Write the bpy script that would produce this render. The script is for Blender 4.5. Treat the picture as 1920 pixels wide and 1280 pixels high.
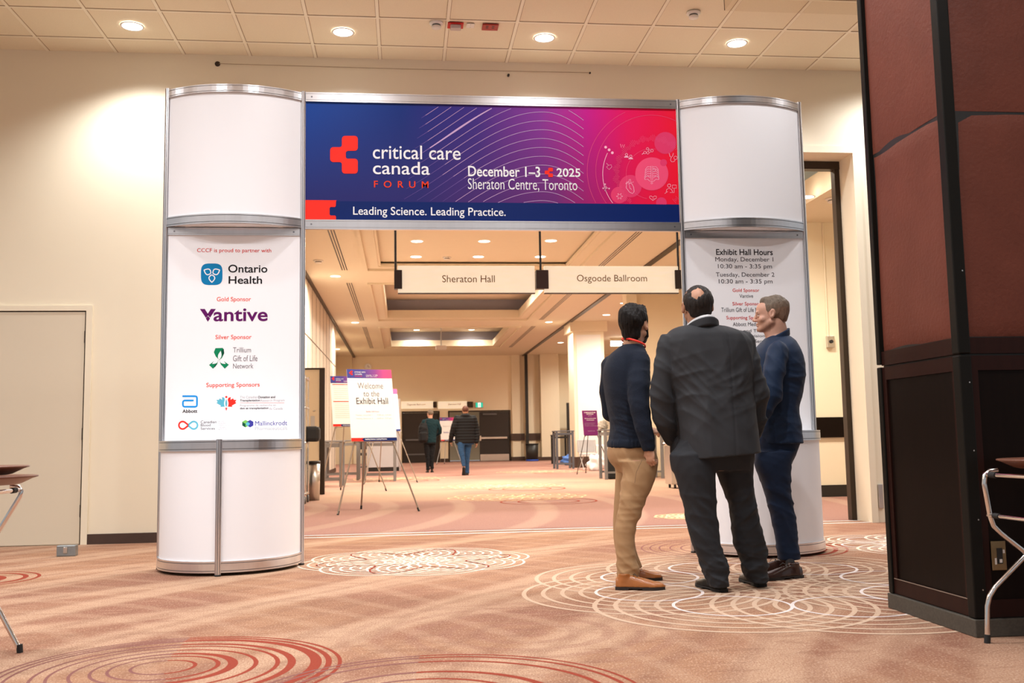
import bpy, bmesh, math, random
import numpy as np
from mathutils import Vector, Matrix
PI = math.pi
scene = bpy.context.scene
for _o in list(bpy.data.objects):
    bpy.data.objects.remove(_o)

# ------------------------------------------------------------------ camera
FPX = 1829.6                       # focal length in pixels of the 1920 x 1280 frame
YAW, PITCH, ROLL = 0.111126, 0.100766, -0.017358
EYE = Vector((0, 0, 0.88))
_fwd = Vector((math.sin(YAW) * math.cos(PITCH), math.cos(YAW) * math.cos(PITCH), math.sin(PITCH)))
_r0 = Vector((math.cos(YAW), -math.sin(YAW), 0)); _u0 = _r0.cross(_fwd)
_rt = math.cos(ROLL) * _r0 + math.sin(ROLL) * _u0
_up = -math.sin(ROLL) * _r0 + math.cos(ROLL) * _u0
cam_data = bpy.data.cameras.new('camera'); cam = bpy.data.objects.new('camera', cam_data)
scene.collection.objects.link(cam)
cam.matrix_world = Matrix(((_rt.x, _up.x, -_fwd.x, EYE.x), (_rt.y, _up.y, -_fwd.y, EYE.y), (_rt.z, _up.z, -_fwd.z, EYE.z), (0, 0, 0, 1)))
cam_data.sensor_width = 36; cam_data.sensor_fit = 'HORIZONTAL'; cam_data.lens = FPX * 36 / 1920
cam_data.clip_start = 0.05; cam_data.clip_end = 200
cam_data.dof.use_dof = True; cam_data.dof.focus_distance = 6.3; cam_data.dof.aperture_fstop = 5.0
scene.camera = cam

# ------------------------------------------------------------------ world and exposure
world = bpy.data.worlds.new('world'); scene.world = world; world.use_nodes = True
_bg = world.node_tree.nodes['Background']
_bg.inputs[0].default_value = (0.95, 0.97, 1.0, 1); _bg.inputs[1].default_value = 0.45
scene.view_settings.view_transform = 'Standard'; scene.view_settings.look = 'None'
scene.view_settings.gamma = 1; scene.view_settings.use_curve_mapping = False
scene.view_settings.exposure = 0.0
FOYER_W = 200.0                    # watts of one foyer downlight
FOYER_C = (0.97, 0.975, 1.0)
HALL_W = 500.0                     # watts of one hall downlight

# ------------------------------------------------------------------ measuring helpers: a pixel of the photo to a point at a known distance
def ray(px, py):
    return _rt * ((px - 960) / FPX) - _up * ((py - 640) / FPX) + _fwd
def at(px, py, Y):
    d = ray(px, py); return EYE + d * (Y / d.y)
def fl(px, py):
    d = ray(px, py); return EYE + d * (-EYE.z / d.z)
def atz(px, py, z):
    d = ray(px, py); return EYE + d * ((z - EYE.z) / d.z)

# ------------------------------------------------------------------ object helpers
def link(o):
    scene.collection.objects.link(o); return o
def tag(o, label=None, cat=None, group=None, kind=None):
    if label: o['label'] = label
    if cat: o['category'] = cat
    if group: o['group'] = group
    if kind: o['kind'] = kind
    return o
def empty(name, loc=(0, 0, 0), rz=0.0, label=None, cat=None, group=None):
    o = bpy.data.objects.new(name, None); o.location = loc; o.rotation_euler = (0, 0, rz); o.empty_display_size = 0.1
    return tag(link(o), label, cat, group)
def dup(root, loc=None, rz=None, label=None, group=None):
    r = root.copy(); link(r)
    if loc is not None: r.location = loc
    if rz is not None: r.rotation_euler = (0, 0, rz)
    if label: r['label'] = label
    if group: r['group'] = group
    for ch in list(root.children):
        c = ch.copy(); link(c); c.parent = r
        for g in ch.children:
            d = g.copy(); link(d); d.parent = c
    return r
class MB:
    """collects shapes into one mesh; m = material slot of what follows"""
    def __init__(s): s.v = []; s.f = []; s.mi = []; s.sm = []; s.m = 0; s.smooth = False
    def add(s, vs, fs, smooth=None):
        b = len(s.v); s.v += [tuple(v) for v in vs]
        for f in fs:
            s.f.append([b + i for i in f]); s.mi.append(s.m); s.sm.append(s.smooth if smooth is None else smooth)
        return s
    def box(s, x0, x1, y0, y1, z0, z1):
        vs = [(x, y, z) for x in (x0, x1) for y in (y0, y1) for z in (z0, z1)]
        return s.add(vs, [(0, 1, 3, 2), (4, 6, 7, 5), (0, 4, 5, 1), (2, 3, 7, 6), (0, 2, 6, 4), (1, 5, 7, 3)], False)
    def bev(s, x0, x1, y0, y1, z0, z1, r=0.005):
        bm = bmesh.new(); bmesh.ops.create_cube(bm, size=1)
        for v in bm.verts: v.co = Vector(((x0 + x1) / 2 + v.co.x * (x1 - x0), (y0 + y1) / 2 + v.co.y * (y1 - y0), (z0 + z1) / 2 + v.co.z * (z1 - z0)))
        bmesh.ops.bevel(bm, geom=list(bm.edges), offset=r, segments=2, affect='EDGES', profile=0.5)
        return s.bm(bm)
    def bm(s, bm, mat=None, smooth=False):
        if mat is not None: bmesh.ops.transform(bm, matrix=mat, verts=bm.verts)
        bm.verts.index_update()
        s.add([v.co.copy() for v in bm.verts], [[v.index for v in f.verts] for f in bm.faces], smooth); bm.free(); return s
    def tube(s, pts, r, n=10, closed=False, cap=True):
        pts = [Vector(p) for p in pts]; rs = r if isinstance(r, (list, tuple)) else [r] * len(pts)
        N = len(pts); vs = []; nrm = None
        for i, p in enumerate(pts):
            a = pts[(i - 1) % N] if (closed or i > 0) else p; b = pts[(i + 1) % N] if (closed or i < N - 1) else p
            t = (b - a).normalized()
            if nrm is None:
                nrm = t.orthogonal().normalized()
            nrm = (nrm - t * nrm.dot(t)).normalized(); bn = t.cross(nrm)
            for k in range(n):
                an = 2 * PI * k / n; vs.append(p + (nrm * math.cos(an) + bn * math.sin(an)) * rs[i])
        fs = []
        for i in range(N if closed else N - 1):
            j = (i + 1) % N
            for k in range(n): fs.append((i * n + k, i * n + (k + 1) % n, j * n + (k + 1) % n, j * n + k))
        s.add(vs, fs, True)
        if cap and not closed: s.add([vs[k] for k in range(n)], [tuple(range(n))[::-1]], False); s.add(vs[-n:], [tuple(range(n))], False)
        return s
    def lathe(s, prof, c=(0, 0, 0), n=32, ax=1.0, ay=1.0, smooth=True):
        vs = []; P = len(prof)
        for (r, z) in prof:
            for k in range(n):
                a = 2 * PI * k / n; vs.append((c[0] + r * ax * math.cos(a), c[1] + r * ay * math.sin(a), c[2] + z))
        fs = [(i * n + k, i * n + (k + 1) % n, (i + 1) * n + (k + 1) % n, (i + 1) * n + k) for i in range(P - 1) for k in range(n)]
        return s.add(vs, fs, smooth)
    def prism(s, poly, h, mat=None):
        """flat polygon in local XY extruded by h along local Z"""
        n = len(poly); vs = [Vector((x, y, 0)) for x, y in poly] + [Vector((x, y, h)) for x, y in poly]
        fs = [tuple(range(n))[::-1], tuple(range(n, 2 * n))] + [(i, (i + 1) % n, n + (i + 1) % n, n + i) for i in range(n)]
        if mat is not None: vs = [mat @ v for v in vs]
        return s.add(vs, fs, False)
    def build(s, name, mats, parent=None, loc=None):
        me = bpy.data.meshes.new(name); me.from_pydata(s.v, [], s.f)
        for m in (mats if isinstance(mats, (list, tuple)) else [mats]): me.materials.append(m)
        me.polygons.foreach_set('material_index', s.mi); me.polygons.foreach_set('use_smooth', s.sm); me.update()
        o = link(bpy.data.objects.new(name, me))
        if parent: o.parent = parent
        if loc is not None: o.location = loc
        return o
def recess(o):
    """make normals consistent"""
    bm = bmesh.new(); bm.from_mesh(o.data); bmesh.ops.recalc_face_normals(bm, faces=bm.faces); bm.to_mesh(o.data); bm.free(); return o

# ------------------------------------------------------------------ materials
def lin(r, g, b):
    f = lambda c: c / 12.92 if c <= 0.04045 else ((c + 0.055) / 1.055) ** 2.4
    return (f(r / 255), f(g / 255), f(b / 255), 1)
def mk(name, col, rough=0.6, metal=0.0, spec=0.5, var=0.0, vscale=8.0, bump=0.0, bscale=60.0, emit=None, estr=0.0, stretch=None, sheen=0.0, alpha=1.0, trans=0.0):
    m = bpy.data.materials.new(name); m.use_nodes = True; nt = m.node_tree; b = nt.nodes['Principled BSDF']
    col = tuple(col) if len(col) == 4 else tuple(col) + (1,)
    b.inputs['Base Color'].default_value = col; b.inputs['Roughness'].default_value = rough; b.inputs['Metallic'].default_value = metal
    b.inputs['Specular IOR Level'].default_value = spec
    if sheen: b.inputs['Sheen Weight'].default_value = sheen
    if alpha < 1: b.inputs['Alpha'].default_value = alpha
    if trans: b.inputs['Transmission Weight'].default_value = trans
    if emit: b.inputs['Emission Color'].default_value = tuple(emit[:3]) + (1,); b.inputs['Emission Strength'].default_value = estr
    if var or bump:
        tc = nt.nodes.new('ShaderNodeTexCoord'); mp = nt.nodes.new('ShaderNodeMapping'); nt.links.new(tc.outputs['Object'], mp.inputs[0])
        if stretch: mp.inputs['Scale'].default_value = stretch
    if var:
        nz = nt.nodes.new('ShaderNodeTexNoise'); nz.inputs['Scale'].default_value = vscale; nz.inputs['Detail'].default_value = 5
        nt.links.new(mp.outputs[0], nz.inputs['Vector'])
        mr = nt.nodes.new('ShaderNodeMapRange'); mr.inputs[3].default_value = 1 - var; mr.inputs[4].default_value = 1 + var
        nt.links.new(nz.outputs['Fac'], mr.inputs[0])
        mx = nt.nodes.new('ShaderNodeMix'); mx.data_type = 'RGBA'; mx.blend_type = 'MULTIPLY'; mx.inputs[0].default_value = 1
        mx.inputs[6].default_value = col; nt.links.new(mr.outputs[0], mx.inputs[7]); nt.links.new(mx.outputs[2], b.inputs['Base Color'])
    if bump:
        nz2 = nt.nodes.new('ShaderNodeTexNoise'); nz2.inputs['Scale'].default_value = bscale; nz2.inputs['Detail'].default_value = 4
        nt.links.new(mp.outputs[0], nz2.inputs['Vector'])
        bp = nt.nodes.new('ShaderNodeBump'); bp.inputs['Strength'].default_value = bump; bp.inputs['Distance'].default_value = 0.01
        nt.links.new(nz2.outputs['Fac'], bp.inputs['Height']); nt.links.new(bp.outputs[0], b.inputs['Normal'])
    if emit: m.cycles.emission_sampling = 'NONE' if estr < 50 else 'AUTO'
    return m
M = {}
M['wall'] = mk('cream_wall', (0.80, 0.72, 0.55), 0.6, var=0.025, vscale=1.5, bump=0.04, bscale=300)
M['wall2'] = mk('beige_wallcovering', (0.74, 0.63, 0.45), 0.65, var=0.03, vscale=2, bump=0.05, bscale=200)
M['ceil'] = mk('plaster_ceiling', (0.74, 0.655, 0.49), 0.75, var=0.02)
M['tile'] = mk('ceiling_tile', (0.78, 0.71, 0.54), 0.85, var=0.10, vscale=160, bump=0.15, bscale=160)
M['tbar'] = mk('ceiling_grid', (0.84, 0.79, 0.64), 0.55, var=0.02)
M['groove'] = mk('ceiling_groove_shadow', (0.40, 0.30, 0.20), 0.9, var=0.1)  # shadow line beside each grid bar, painted as a dark strip
M['door'] = mk('beige_door', (0.66, 0.58, 0.44), 0.5, var=0.03, vscale=1.2, bump=0.02, bscale=200)
M['brown'] = mk('brown_baseboard', (0.055, 0.028, 0.018), 0.55, var=0.2, vscale=10)
M['alu'] = mk('brushed_aluminium', (0.74, 0.74, 0.76), 0.28, 1.0, var=0.06, vscale=30, stretch=(1, 1, 0.05))
M['alud'] = mk('aluminium_groove', (0.22, 0.22, 0.24), 0.4, 1.0, var=0.05)
M['white'] = mk('white_laminate', (0.86, 0.86, 0.88), 0.5, var=0.01, vscale=1)
M['blk'] = mk('black_metal', (0.012, 0.011, 0.010), 0.45, var=0.1)
M['rub'] = mk('black_rubber', (0.01, 0.01, 0.01), 0.7, var=0.1)
M['chrome'] = mk('chrome', (0.78, 0.76, 0.74), 0.12, 1.0, var=0.03)
M['steel'] = mk('stainless_steel', (0.62, 0.60, 0.57), 0.3, 1.0, var=0.08, vscale=6)
M['grey'] = mk('grey_painted_metal', (0.12, 0.12, 0.125), 0.45, var=0.08)
M['lgrey'] = mk('light_grey_plastic', (0.5, 0.5, 0.5), 0.5, var=0.04)
M['plastic'] = mk('white_plastic', (0.80, 0.77, 0.72), 0.4, var=0.02)
M['red'] = mk('red_print', lin(243, 48, 36), 0.45, spec=0.15, var=0.02)
M['redpl'] = mk('red_plastic', lin(200, 20, 12), 0.35, var=0.03)
M['reddk'] = mk('dull_red_plastic', lin(165, 45, 30), 0.5, var=0.05)
M['redtx'] = mk('red_lettering', lin(205, 32, 20), 0.5, spec=0.15, var=0.02)
M['ortx'] = mk('orange_red_lettering', lin(230, 62, 28), 0.5, spec=0.15, var=0.02)
M['blacktx'] = mk('black_lettering', lin(22, 18, 22), 0.5, spec=0.15, var=0.02)
M['greytx'] = mk('grey_lettering', lin(112, 104, 112), 0.5, spec=0.15, var=0.02)
M['dgreytx'] = mk('dark_grey_lettering', lin(62, 55, 62), 0.5, spec=0.15, var=0.02)
M['paletx'] = mk('pale_grey_lettering', lin(182, 180, 184), 0.5, spec=0.15, var=0.02)
M['purptx'] = mk('purple_lettering', lin(92, 14, 92), 0.5, spec=0.15, var=0.02)
M['whitetx'] = mk('white_lettering', (0.86, 0.86, 0.88), 0.5, var=0.01)
M['bluetx'] = mk('blue_lettering', lin(60, 58, 150), 0.5, spec=0.15, var=0.02)
M['navy'] = mk('navy_print', lin(8, 34, 98), 0.4, spec=0.15, var=0.05, vscale=3)
M['oblue'] = mk('blue_badge', lin(10, 122, 176), 0.45, spec=0.15, var=0.04)
M['ablue'] = mk('bright_blue_print', lin(20, 145, 222), 0.45, spec=0.15, var=0.02)
M['teal'] = mk('teal_print', lin(92, 178, 200), 0.45, spec=0.15, var=0.03)
M['green'] = mk('green_print', lin(10, 128, 84), 0.45, spec=0.15, var=0.05)
M['dgreen'] = mk('dark_green_print', lin(8, 76, 52), 0.45, spec=0.15, var=0.05)
M['lime'] = mk('lime_print', lin(120, 190, 90), 0.45, spec=0.15, var=0.05)
M['brlet'] = mk('bronze_lettering', lin(120, 78, 30), 0.5, var=0.03)
M['board'] = mk('white_foam_board', (0.88, 0.88, 0.88), 0.5, var=0.01)
M['wood'] = mk('brown_tray', (0.16, 0.065, 0.040), 0.35, var=0.12, vscale=12)
M['brass'] = mk('dull_brass', (0.32, 0.24, 0.13), 0.35, 1.0, var=0.1)
M['easel'] = mk('bronze_easel_metal', (0.33, 0.27, 0.22), 0.38, 0.9, var=0.06)
M['dwood'] = mk('dark_wood', (0.0065, 0.0032, 0.0022), 0.42, spec=0.10, var=0.35, vscale=6, stretch=(6, 6, 0.7))
M['dkdoor'] = mk('dark_bronze_door', (0.020, 0.014, 0.011), 0.5, var=0.15)
M['bronze'] = mk('dark_bronze_frame', (0.035, 0.022, 0.012), 0.4, 0.3, var=0.1)
def lamp_mat(name, col, s): return mk(name, (0.9, 0.9, 0.9), 0.5, emit=col, estr=s)
M['lens'] = lamp_mat('lit_lens', (1, 0.97, 0.93), 9.0)
M['lensw'] = lamp_mat('lit_warm_lens', (1, 0.90, 0.74), 8.0)

# ------------------------------------------------------------------ lettering
_font_cache = {}
def text_geo(body, bold=0.0, spacing=1.0):
    key = (body, bold, spacing)
    if key in _font_cache: return _font_cache[key]
    cu = bpy.data.curves.new('t', 'FONT'); cu.body = body; cu.resolution_u = 4; cu.offset = bold; cu.space_character = spacing
    o = link(bpy.data.objects.new('t', cu)); dg = bpy.context.evaluated_depsgraph_get(); ev = o.evaluated_get(dg); me = ev.to_mesh()
    vs = [v.co.copy() for v in me.vertices]; fs = [list(p.vertices) for p in me.polygons]
    ev.to_mesh_clear(); bpy.data.objects.remove(o); bpy.data.curves.remove(cu)
    x0 = min(v.x for v in vs); x1 = max(v.x for v in vs); y0 = min(v.y for v in vs); y1 = max(v.y for v in vs)
    out = ([((v.x - x0) / (x1 - x0), (v.y - y0) / (y1 - y0)) for v in vs], fs); _font_cache[key] = out; return out
def quadmap(box, Y, lift):
    """pixel box on a wall-parallel plane at Y to a function (u,v) -> point, lifted toward the viewer"""
    a, b, c, d = box
    p00 = at(a, d, Y); p10 = at(c, d, Y); p01 = at(a, b, Y)
    w = math.hypot(p10.x - p00.x, 0); h = p01.z - p00.z
    ctr = at((a + c) / 2, (b + d) / 2, Y)
    return lambda u, v: Vector((ctr.x + (u - 0.5) * w, Y - lift, ctr.z + (v - 0.5) * h))
def put_text(mb, body, box, Y, lift=0.001, bold=0.0, spacing=1.0):
    uv, fs = text_geo(body, bold, spacing); f = quadmap(box, Y, lift)
    mb.add([f(u, v) for u, v in uv], fs, False)
def put_text_on(mb, body, mat, x0, z0, x1, z1, lift=0.003, bold=0.0, spacing=1.0):
    """same on a board with local x right, z up, -y to the viewer, mat = board matrix"""
    uv, fs = text_geo(body, bold, spacing)
    mb.add([mat @ Vector((x0 + u * (x1 - x0), -lift, z0 + v * (z1 - z0))) for u, v in uv], fs, False)
def ribbon(mb, pts, w, fn=None):
    """flat line of width w along 2-D points; fn maps (x, z) to 3-D"""
    n = len(pts); vs = []
    for i, p in enumerate(pts):
        a = pts[max(i - 1, 0)]; b = pts[min(i + 1, n - 1)]; dx, dz = b[0] - a[0], b[1] - a[1]; L = math.hypot(dx, dz) or 1
        ww = w[i] if isinstance(w, (list, tuple)) else w
        nx, nz = -dz / L * ww / 2, dx / L * ww / 2
        vs += [fn(p[0] + nx, p[1] + nz), fn(p[0] - nx, p[1] - nz)]
    mb.add(vs, [(2 * i, 2 * i + 1, 2 * i + 3, 2 * i + 2) for i in range(n - 1)], False)
def poly(mb, pts, fn):
    """filled concave polygon"""
    from mathutils.geometry import tessellate_polygon
    vs = [Vector((p[0], p[1], 0)) for p in pts]; tris = tessellate_polygon([vs])
    mb.add([fn(p[0], p[1]) for p in pts], [list(t) for t in tris], False)
def arc(cx, cz, r, a0, a1, n=24): return [(cx + r * math.cos(math.radians(a0 + (a1 - a0) * i / n)), cz + r * math.sin(math.radians(a0 + (a1 - a0) * i / n))) for i in range(n + 1)]
def rrect(x0, z0, x1, z1, r, n=5):
    return arc(x1 - r, z1 - r, r, 0, 90, n) + arc(x0 + r, z1 - r, r, 90, 180, n) + arc(x0 + r, z0 + r, r, 180, 270, n) + arc(x1 - r, z0 + r, r, 270, 360, n)
# ================================================================== THE SETTING
YW = 9.43; ZC = 4.66; ZH = 4.55; XL = -2.13; YF = 42.0
def structure(mb, name, mats, parent=None):
    return tag(mb.build(name, mats, parent), kind='structure')
# ---- carpet
def carpet_material():
    m = bpy.data.materials.new('patterned_carpet'); m.use_nodes = True; nt = m.node_tree; N = nt.nodes; L = nt.links; b = N['Principled BSDF']
    b.inputs['Roughness'].default_value = 0.95; b.inputs['Specular IOR Level'].default_value = 0.15
    tc = N.new('ShaderNodeTexCoord')
    def noise(scale, detail=4, dist=0.0, vec=None):
        n = N.new('ShaderNodeTexNoise'); n.inputs['Scale'].default_value = scale; n.inputs['Detail'].default_value = detail; n.inputs['Distortion'].default_value = dist
        L.new(vec or tc.outputs['Object'], n.inputs['Vector']); return n.outputs['Fac']
    def ramp(src, a, c, lo=0.0, hi=1.0):
        r = N.new('ShaderNodeMapRange'); r.inputs[1].default_value = a; r.inputs[2].default_value = c; r.inputs[3].default_value = lo; r.inputs[4].default_value = hi
        r.interpolation_type = 'SMOOTHSTEP'; L.new(src, r.inputs[0]); return r.outputs[0]
    def mix(f, c1, c2):
        x = N.new('ShaderNodeMix'); x.data_type = 'RGBA'
        if isinstance(f, float): x.inputs[0].default_value = f
        else: L.new(f, x.inputs[0])
        for s, c in ((6, c1), (7, c2)):
            if isinstance(c, tuple): x.inputs[s].default_value = c
            else: L.new(c, x.inputs[s])
        return x.outputs[2]
    def wave(cx, cy, scale, dist, dscale):
        mp = N.new('ShaderNodeMapping'); mp.inputs['Location'].default_value = (-cx, -cy, 0); L.new(tc.outputs['Object'], mp.inputs[0])
        w = N.new('ShaderNodeTexWave'); w.wave_type = 'RINGS'; w.rings_direction = 'Z'; w.inputs['Scale'].default_value = scale
        w.inputs['Distortion'].default_value = dist; w.inputs['Detail'].default_value = 1; w.inputs['Detail Scale'].default_value = dscale
        L.new(mp.outputs[0], w.inputs['Vector']); return w.outputs['Fac']
    tan = (0.345, 0.188, 0.108, 1); rose = (0.245, 0.112, 0.072, 1); pale = (0.48, 0.315, 0.205, 1); brown = (0.205, 0.098, 0.060, 1)
    col = mix(ramp(noise(0.55, 2, 0.6), 0.40, 0.62), tan, rose)
    a1 = wave(6.5, 1.0, 0.34, 4.0, 0.45); a2 = wave(-6.0, 13.0, 0.30, 5.0, 0.4); a3 = wave(0.55, 4.55, 2.1, 2.0, 0.5)
    col = mix(ramp(a1, 0.66, 0.95, 0, 0.75), col, pale)
    col = mix(ramp(a2, 0.76, 1.0, 0, 0.65), col, pale)
    dist = N.new('ShaderNodeVectorMath'); dist.operation = 'DISTANCE'; L.new(tc.outputs['Object'], dist.inputs[0]); dist.inputs[1].default_value = (0.55, 4.55, 0)
    fade = N.new('ShaderNodeMath'); fade.operation = 'MULTIPLY'; L.new(ramp(a3, 0.45, 0.9, 0, 0.45), fade.inputs[0]); L.new(ramp(dist.outputs['Value'], 1.15, 0.5), fade.inputs[1])
    col = mix(fade.outputs[0], col, (0.255, 0.120, 0.085, 1))
    a4 = wave(6.5, 1.0, 1.25, 5.0, 0.5); a5 = wave(-3.5, 3.0, 1.0, 5.0, 0.6)
    col = mix(ramp(a4, 0.62, 1.0, 0, 0.34), col, brown); col = mix(ramp(a5, 0.66, 1.0, 0, 0.30), col, pale)
    mpz = N.new('ShaderNodeMapping'); mpz.inputs['Rotation'].default_value = (0, 0, 0.5); mpz.inputs['Scale'].default_value = (3.5, 14, 1); L.new(tc.outputs['Object'], mpz.inputs[0])
    col = mix(ramp(noise(1.0, 5, 1.2, mpz.outputs[0]), 0.50, 0.70, 0, 0.40), col, brown)
    col = mix(ramp(noise(1.6, 5, 0.8, mpz.outputs[0]), 0.55, 0.75, 0, 0.40), col, pale)
    # the hall beyond the threshold strips: rose field then a peach field
    sp = N.new('ShaderNodeSeparateXYZ'); L.new(tc.outputs['Object'], sp.inputs[0])
    col = mix(ramp(sp.outputs[0], 0.6, 3.4, 0, 0.45), col, (0.25, 0.118, 0.072, 1))
    inh = ramp(sp.outputs[1], 9.66, 9.70); far = ramp(sp.outputs[1], 14.3, 15.3); far2 = ramp(sp.outputs[1], 20, 24)
    hall = mix(ramp(a2, 0.75, 0.95, 0, 0.7), (0.30, 0.165, 0.140, 1), (0.40, 0.27, 0.21, 1))
    hall = mix(far, hall, mix(ramp(noise(0.35, 3, 0.5), 0.42, 0.6), (0.42, 0.28, 0.20, 1), (0.36, 0.21, 0.165, 1)))
    hall = mix(far2, hall, mix(ramp(noise(0.25, 3, 0.5), 0.42, 0.6), (0.40, 0.225, 0.18, 1), (0.34, 0.17, 0.14, 1)))
    col = mix(inh, col, hall)
    # yarn speckle
    mp2 = N.new('ShaderNodeMapping'); mp2.inputs['Scale'].default_value = (1, 0.6, 1); L.new(tc.outputs['Object'], mp2.inputs[0])
    col = mix(ramp(noise(170, 2, 0, mp2.outputs[0]), 0.42, 0.66, 0, 0.60), col, (0.20, 0.085, 0.055, 1))
    col = mix(ramp(noise(120, 2, 0, mp2.outputs[0]), 0.52, 0.72, 0, 0.45), col, (0.62, 0.45, 0.32, 1))
    L.new(col, b.inputs['Base Color'])
    bp = N.new('ShaderNodeBump'); bp.inputs['Strength'].default_value = 0.35; bp.inputs['Distance'].default_value = 0.004; L.new(noise(300, 2), bp.inputs['Height']); L.new(bp.outputs[0], b.inputs['Normal'])
    return m
def yarn(name, col): return mk(name, col, 0.95, spec=0.1, var=0.28, vscale=150, bump=0.2, bscale=300)
fb = MB()
fb.add([(-14, -6, 0), (16, -6, 0), (16, 44, 0), (-14, 44, 0)], [(0, 1, 2, 3)], False)
RED, MAUVE, CREAM, WHITE, BLUEW, STRIP, PEACH = 1, 2, 3, 4, 5, 6, 7
_lay = [0]
def ring(cx, cy, ro, icx, icy, ri, slot, a0=0, a1=360, n=96):
    _lay[0] += 1; z = 0.0003 + 0.00001 * _lay[0]
    k = max(6, int(n * abs(a1 - a0) / 360)); vs = []
    for i in range(k + 1):
        a = math.radians(a0 + (a1 - a0) * i / k); c, s = math.cos(a), math.sin(a)
        vs += [(cx + ro * c, cy + ro * s, z), (icx + ri * c, icy + ri * s, z)]
    fb.m = slot; fb.add(vs, [(2 * i, 2 * i + 2, 2 * i + 3, 2 * i + 1) for i in range(k)], False)
def eccentric(c_out, R, c_in, rin, ks, wR, wL, red, mau):
    for k, w in ks:
        cx = c_in[0] + (c_out[0] - c_in[0]) * k; cy = c_in[1] + (c_out[1] - c_in[1]) * k; r = rin + (R - rin) * k
        t = wR * w; u = wL
        ring(cx, cy, r, cx - (t - u) / 2, cy, r - (t + u) / 2, red, -75, 95); ring(cx, cy, r, cx - (t - u) / 2, cy, r - (t + u) / 2, mau, 95, 285)
eccentric((-0.93, 4.08), 0.675, (-0.965, 4.15), 0.13, [(0, 0.6), (0.16, 0.7), (0.28, 1.5), (0.42, 0.7), (0.57, 0.7), (0.68, 1.2), (0.86, 1.7), (0.93, 0.9), (1.0, 0.6)], 0.027, 0.013, RED, MAUVE)
eccentric((0.12, 3.45), 0.72, (0.05, 3.40), 0.2, [(0.3, 1), (0.5, 1.4), (0.8, 1.0), (0.93, 0.8), (1.0, 0.6)], 0.024, 0.013, RED, MAUVE)
eccentric((-2.92, 7.12), 0.42, (-2.98, 7.08), 0.10, [(0, 3), (0.45, 1.6), (0.8, 1.2), (1.0, 0.8)], 0.03, 0.014, RED, MAUVE)
eccentric((2.66, 7.62), 0.80, (2.62, 7.60), 0.2, [(0.3, 0.8), (0.45, 1.2), (0.6, 0.7), (0.75, 1.3), (0.88, 1.5), (1.0, 0.8)], 0.024, 0.012, RED, MAUVE)
eccentric((3.2, 2.6), 0.9, (3.2, 2.6), 0.2, [(0.4, 1), (0.7, 1), (1.0, 1)], 0.03, 0.02, MAUVE, MAUVE)
def rosette(cx, cy, R, n, radii, w, slot, r0, w0, slot0, ph):
    for k in range(n):
        a = math.radians(ph + 360 / n * k); px, py = cx + R * math.cos(a), cy + R * math.sin(a)
        for r in radii: ring(px, py, r, px, py, r - w, slot, n=72)
    for k in range(n):
        a = math.radians(ph + 360 / n * k); px, py = cx + R * math.cos(a), cy + R * math.sin(a)
        ring(px, py, r0, px, py, r0 - w0, slot0, n=72)
rosette(2.18, 5.70, 0.80, 8, (0.73, 0.62, 0.51, 0.405), 0.026, CREAM, 0.312, 0.018, BLUEW, 8)
rosette(0.08, 7.45, 0.44, 8, (0.43, 0.36, 0.29, 0.22), 0.018, WHITE, 0.15, 0.014, WHITE, 10)
rosette(4.05, 7.55, 0.42, 6, (0.40, 0.32, 0.24), 0.022, WHITE, 0.17, 0.018, BLUEW, 0)
for (hx, hy, rr) in ((1.75, 15.3, 1.1), (3.2, 10.75, 0.45), (1.9, 19.0, 1.2), (-0.2, 24.0, 1.2), (3.8, 27.0, 1.3)):
    rosette(hx, hy, rr * 0.5, 8, (rr * 0.5, rr * 0.36), 0.03, PEACH, rr * 0.22, 0.02, WHITE, 5)
    if hy > 14: eccentric((hx + 0.3, hy - 1.3), 0.7, (hx + 0.3, hy - 1.3), 0.2, [(0.5, 1), (1.0, 1)], 0.03, 0.03, RED, RED)
# wavy red line of the white rosette
_lay[0] += 1
pts = []
for i in range(241):
    a = 2 * PI * i / 240; r = 0.56 + 0.17 * math.sin(6 * a + 0.5); pts.append((0.08 + r * math.cos(a), 7.45 + r * math.sin(a)))
fb.m = RED; ribbon(fb, pts, 0.013, lambda x, y: (x, y, 0.0003 + 0.00001 * _lay[0]))
fb.m = STRIP
for y in (9.46, 9.69): fb.box(-1.8, 9, y - 0.022, y + 0.022, -0.01, 0.0022)
floor = structure(fb, 'floor', [carpet_material(), yarn('red_yarn', (0.25, 0.045, 0.026)), yarn('mauve_yarn', (0.21, 0.090, 0.078)), yarn('cream_yarn', (0.51, 0.36, 0.255)), yarn('white_yarn', (0.70, 0.55, 0.44)), yarn('cool_white_yarn', (0.66, 0.58, 0.55)), mk('threshold_strip', (0.80, 0.80, 0.82), 0.4, 0.3, var=0.03), yarn('peach_yarn', (0.72, 0.47, 0.28))])

# ---- front wall with the wide opening
OX0, OX1, OZ = -1.8, 4.635, 3.78
w = MB(); w.box(-9, OX0, YW, YW + 0.4, 0, ZC + 0.1); w.box(OX1, 9.5, YW, YW + 0.4, 0, ZC + 0.1); w.box(OX0, OX1, YW, YW + 0.4, OZ, ZC + 0.1)
structure(w, 'wall_front', M['wall'])
t = MB()                                       # the thin casing step round the opening
t.box(OX1, OX1 + 0.07, YW - 0.015, YW, 0, OZ); t.box(OX0 - 0.07, OX1 + 0.07, YW - 0.015, YW, OZ, OZ + 0.07)
structure(t, 'trim_1', M['wall'])
t = MB(); t.box(OX1 - 0.055, OX1, YW + 0.31, YW + 0.40, 0, OZ - 0.085); t.box(OX0, OX1, YW + 0.30, YW + 0.40, OZ - 0.085, OZ)
structure(t, 'trim_2', M['bronze'])
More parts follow.
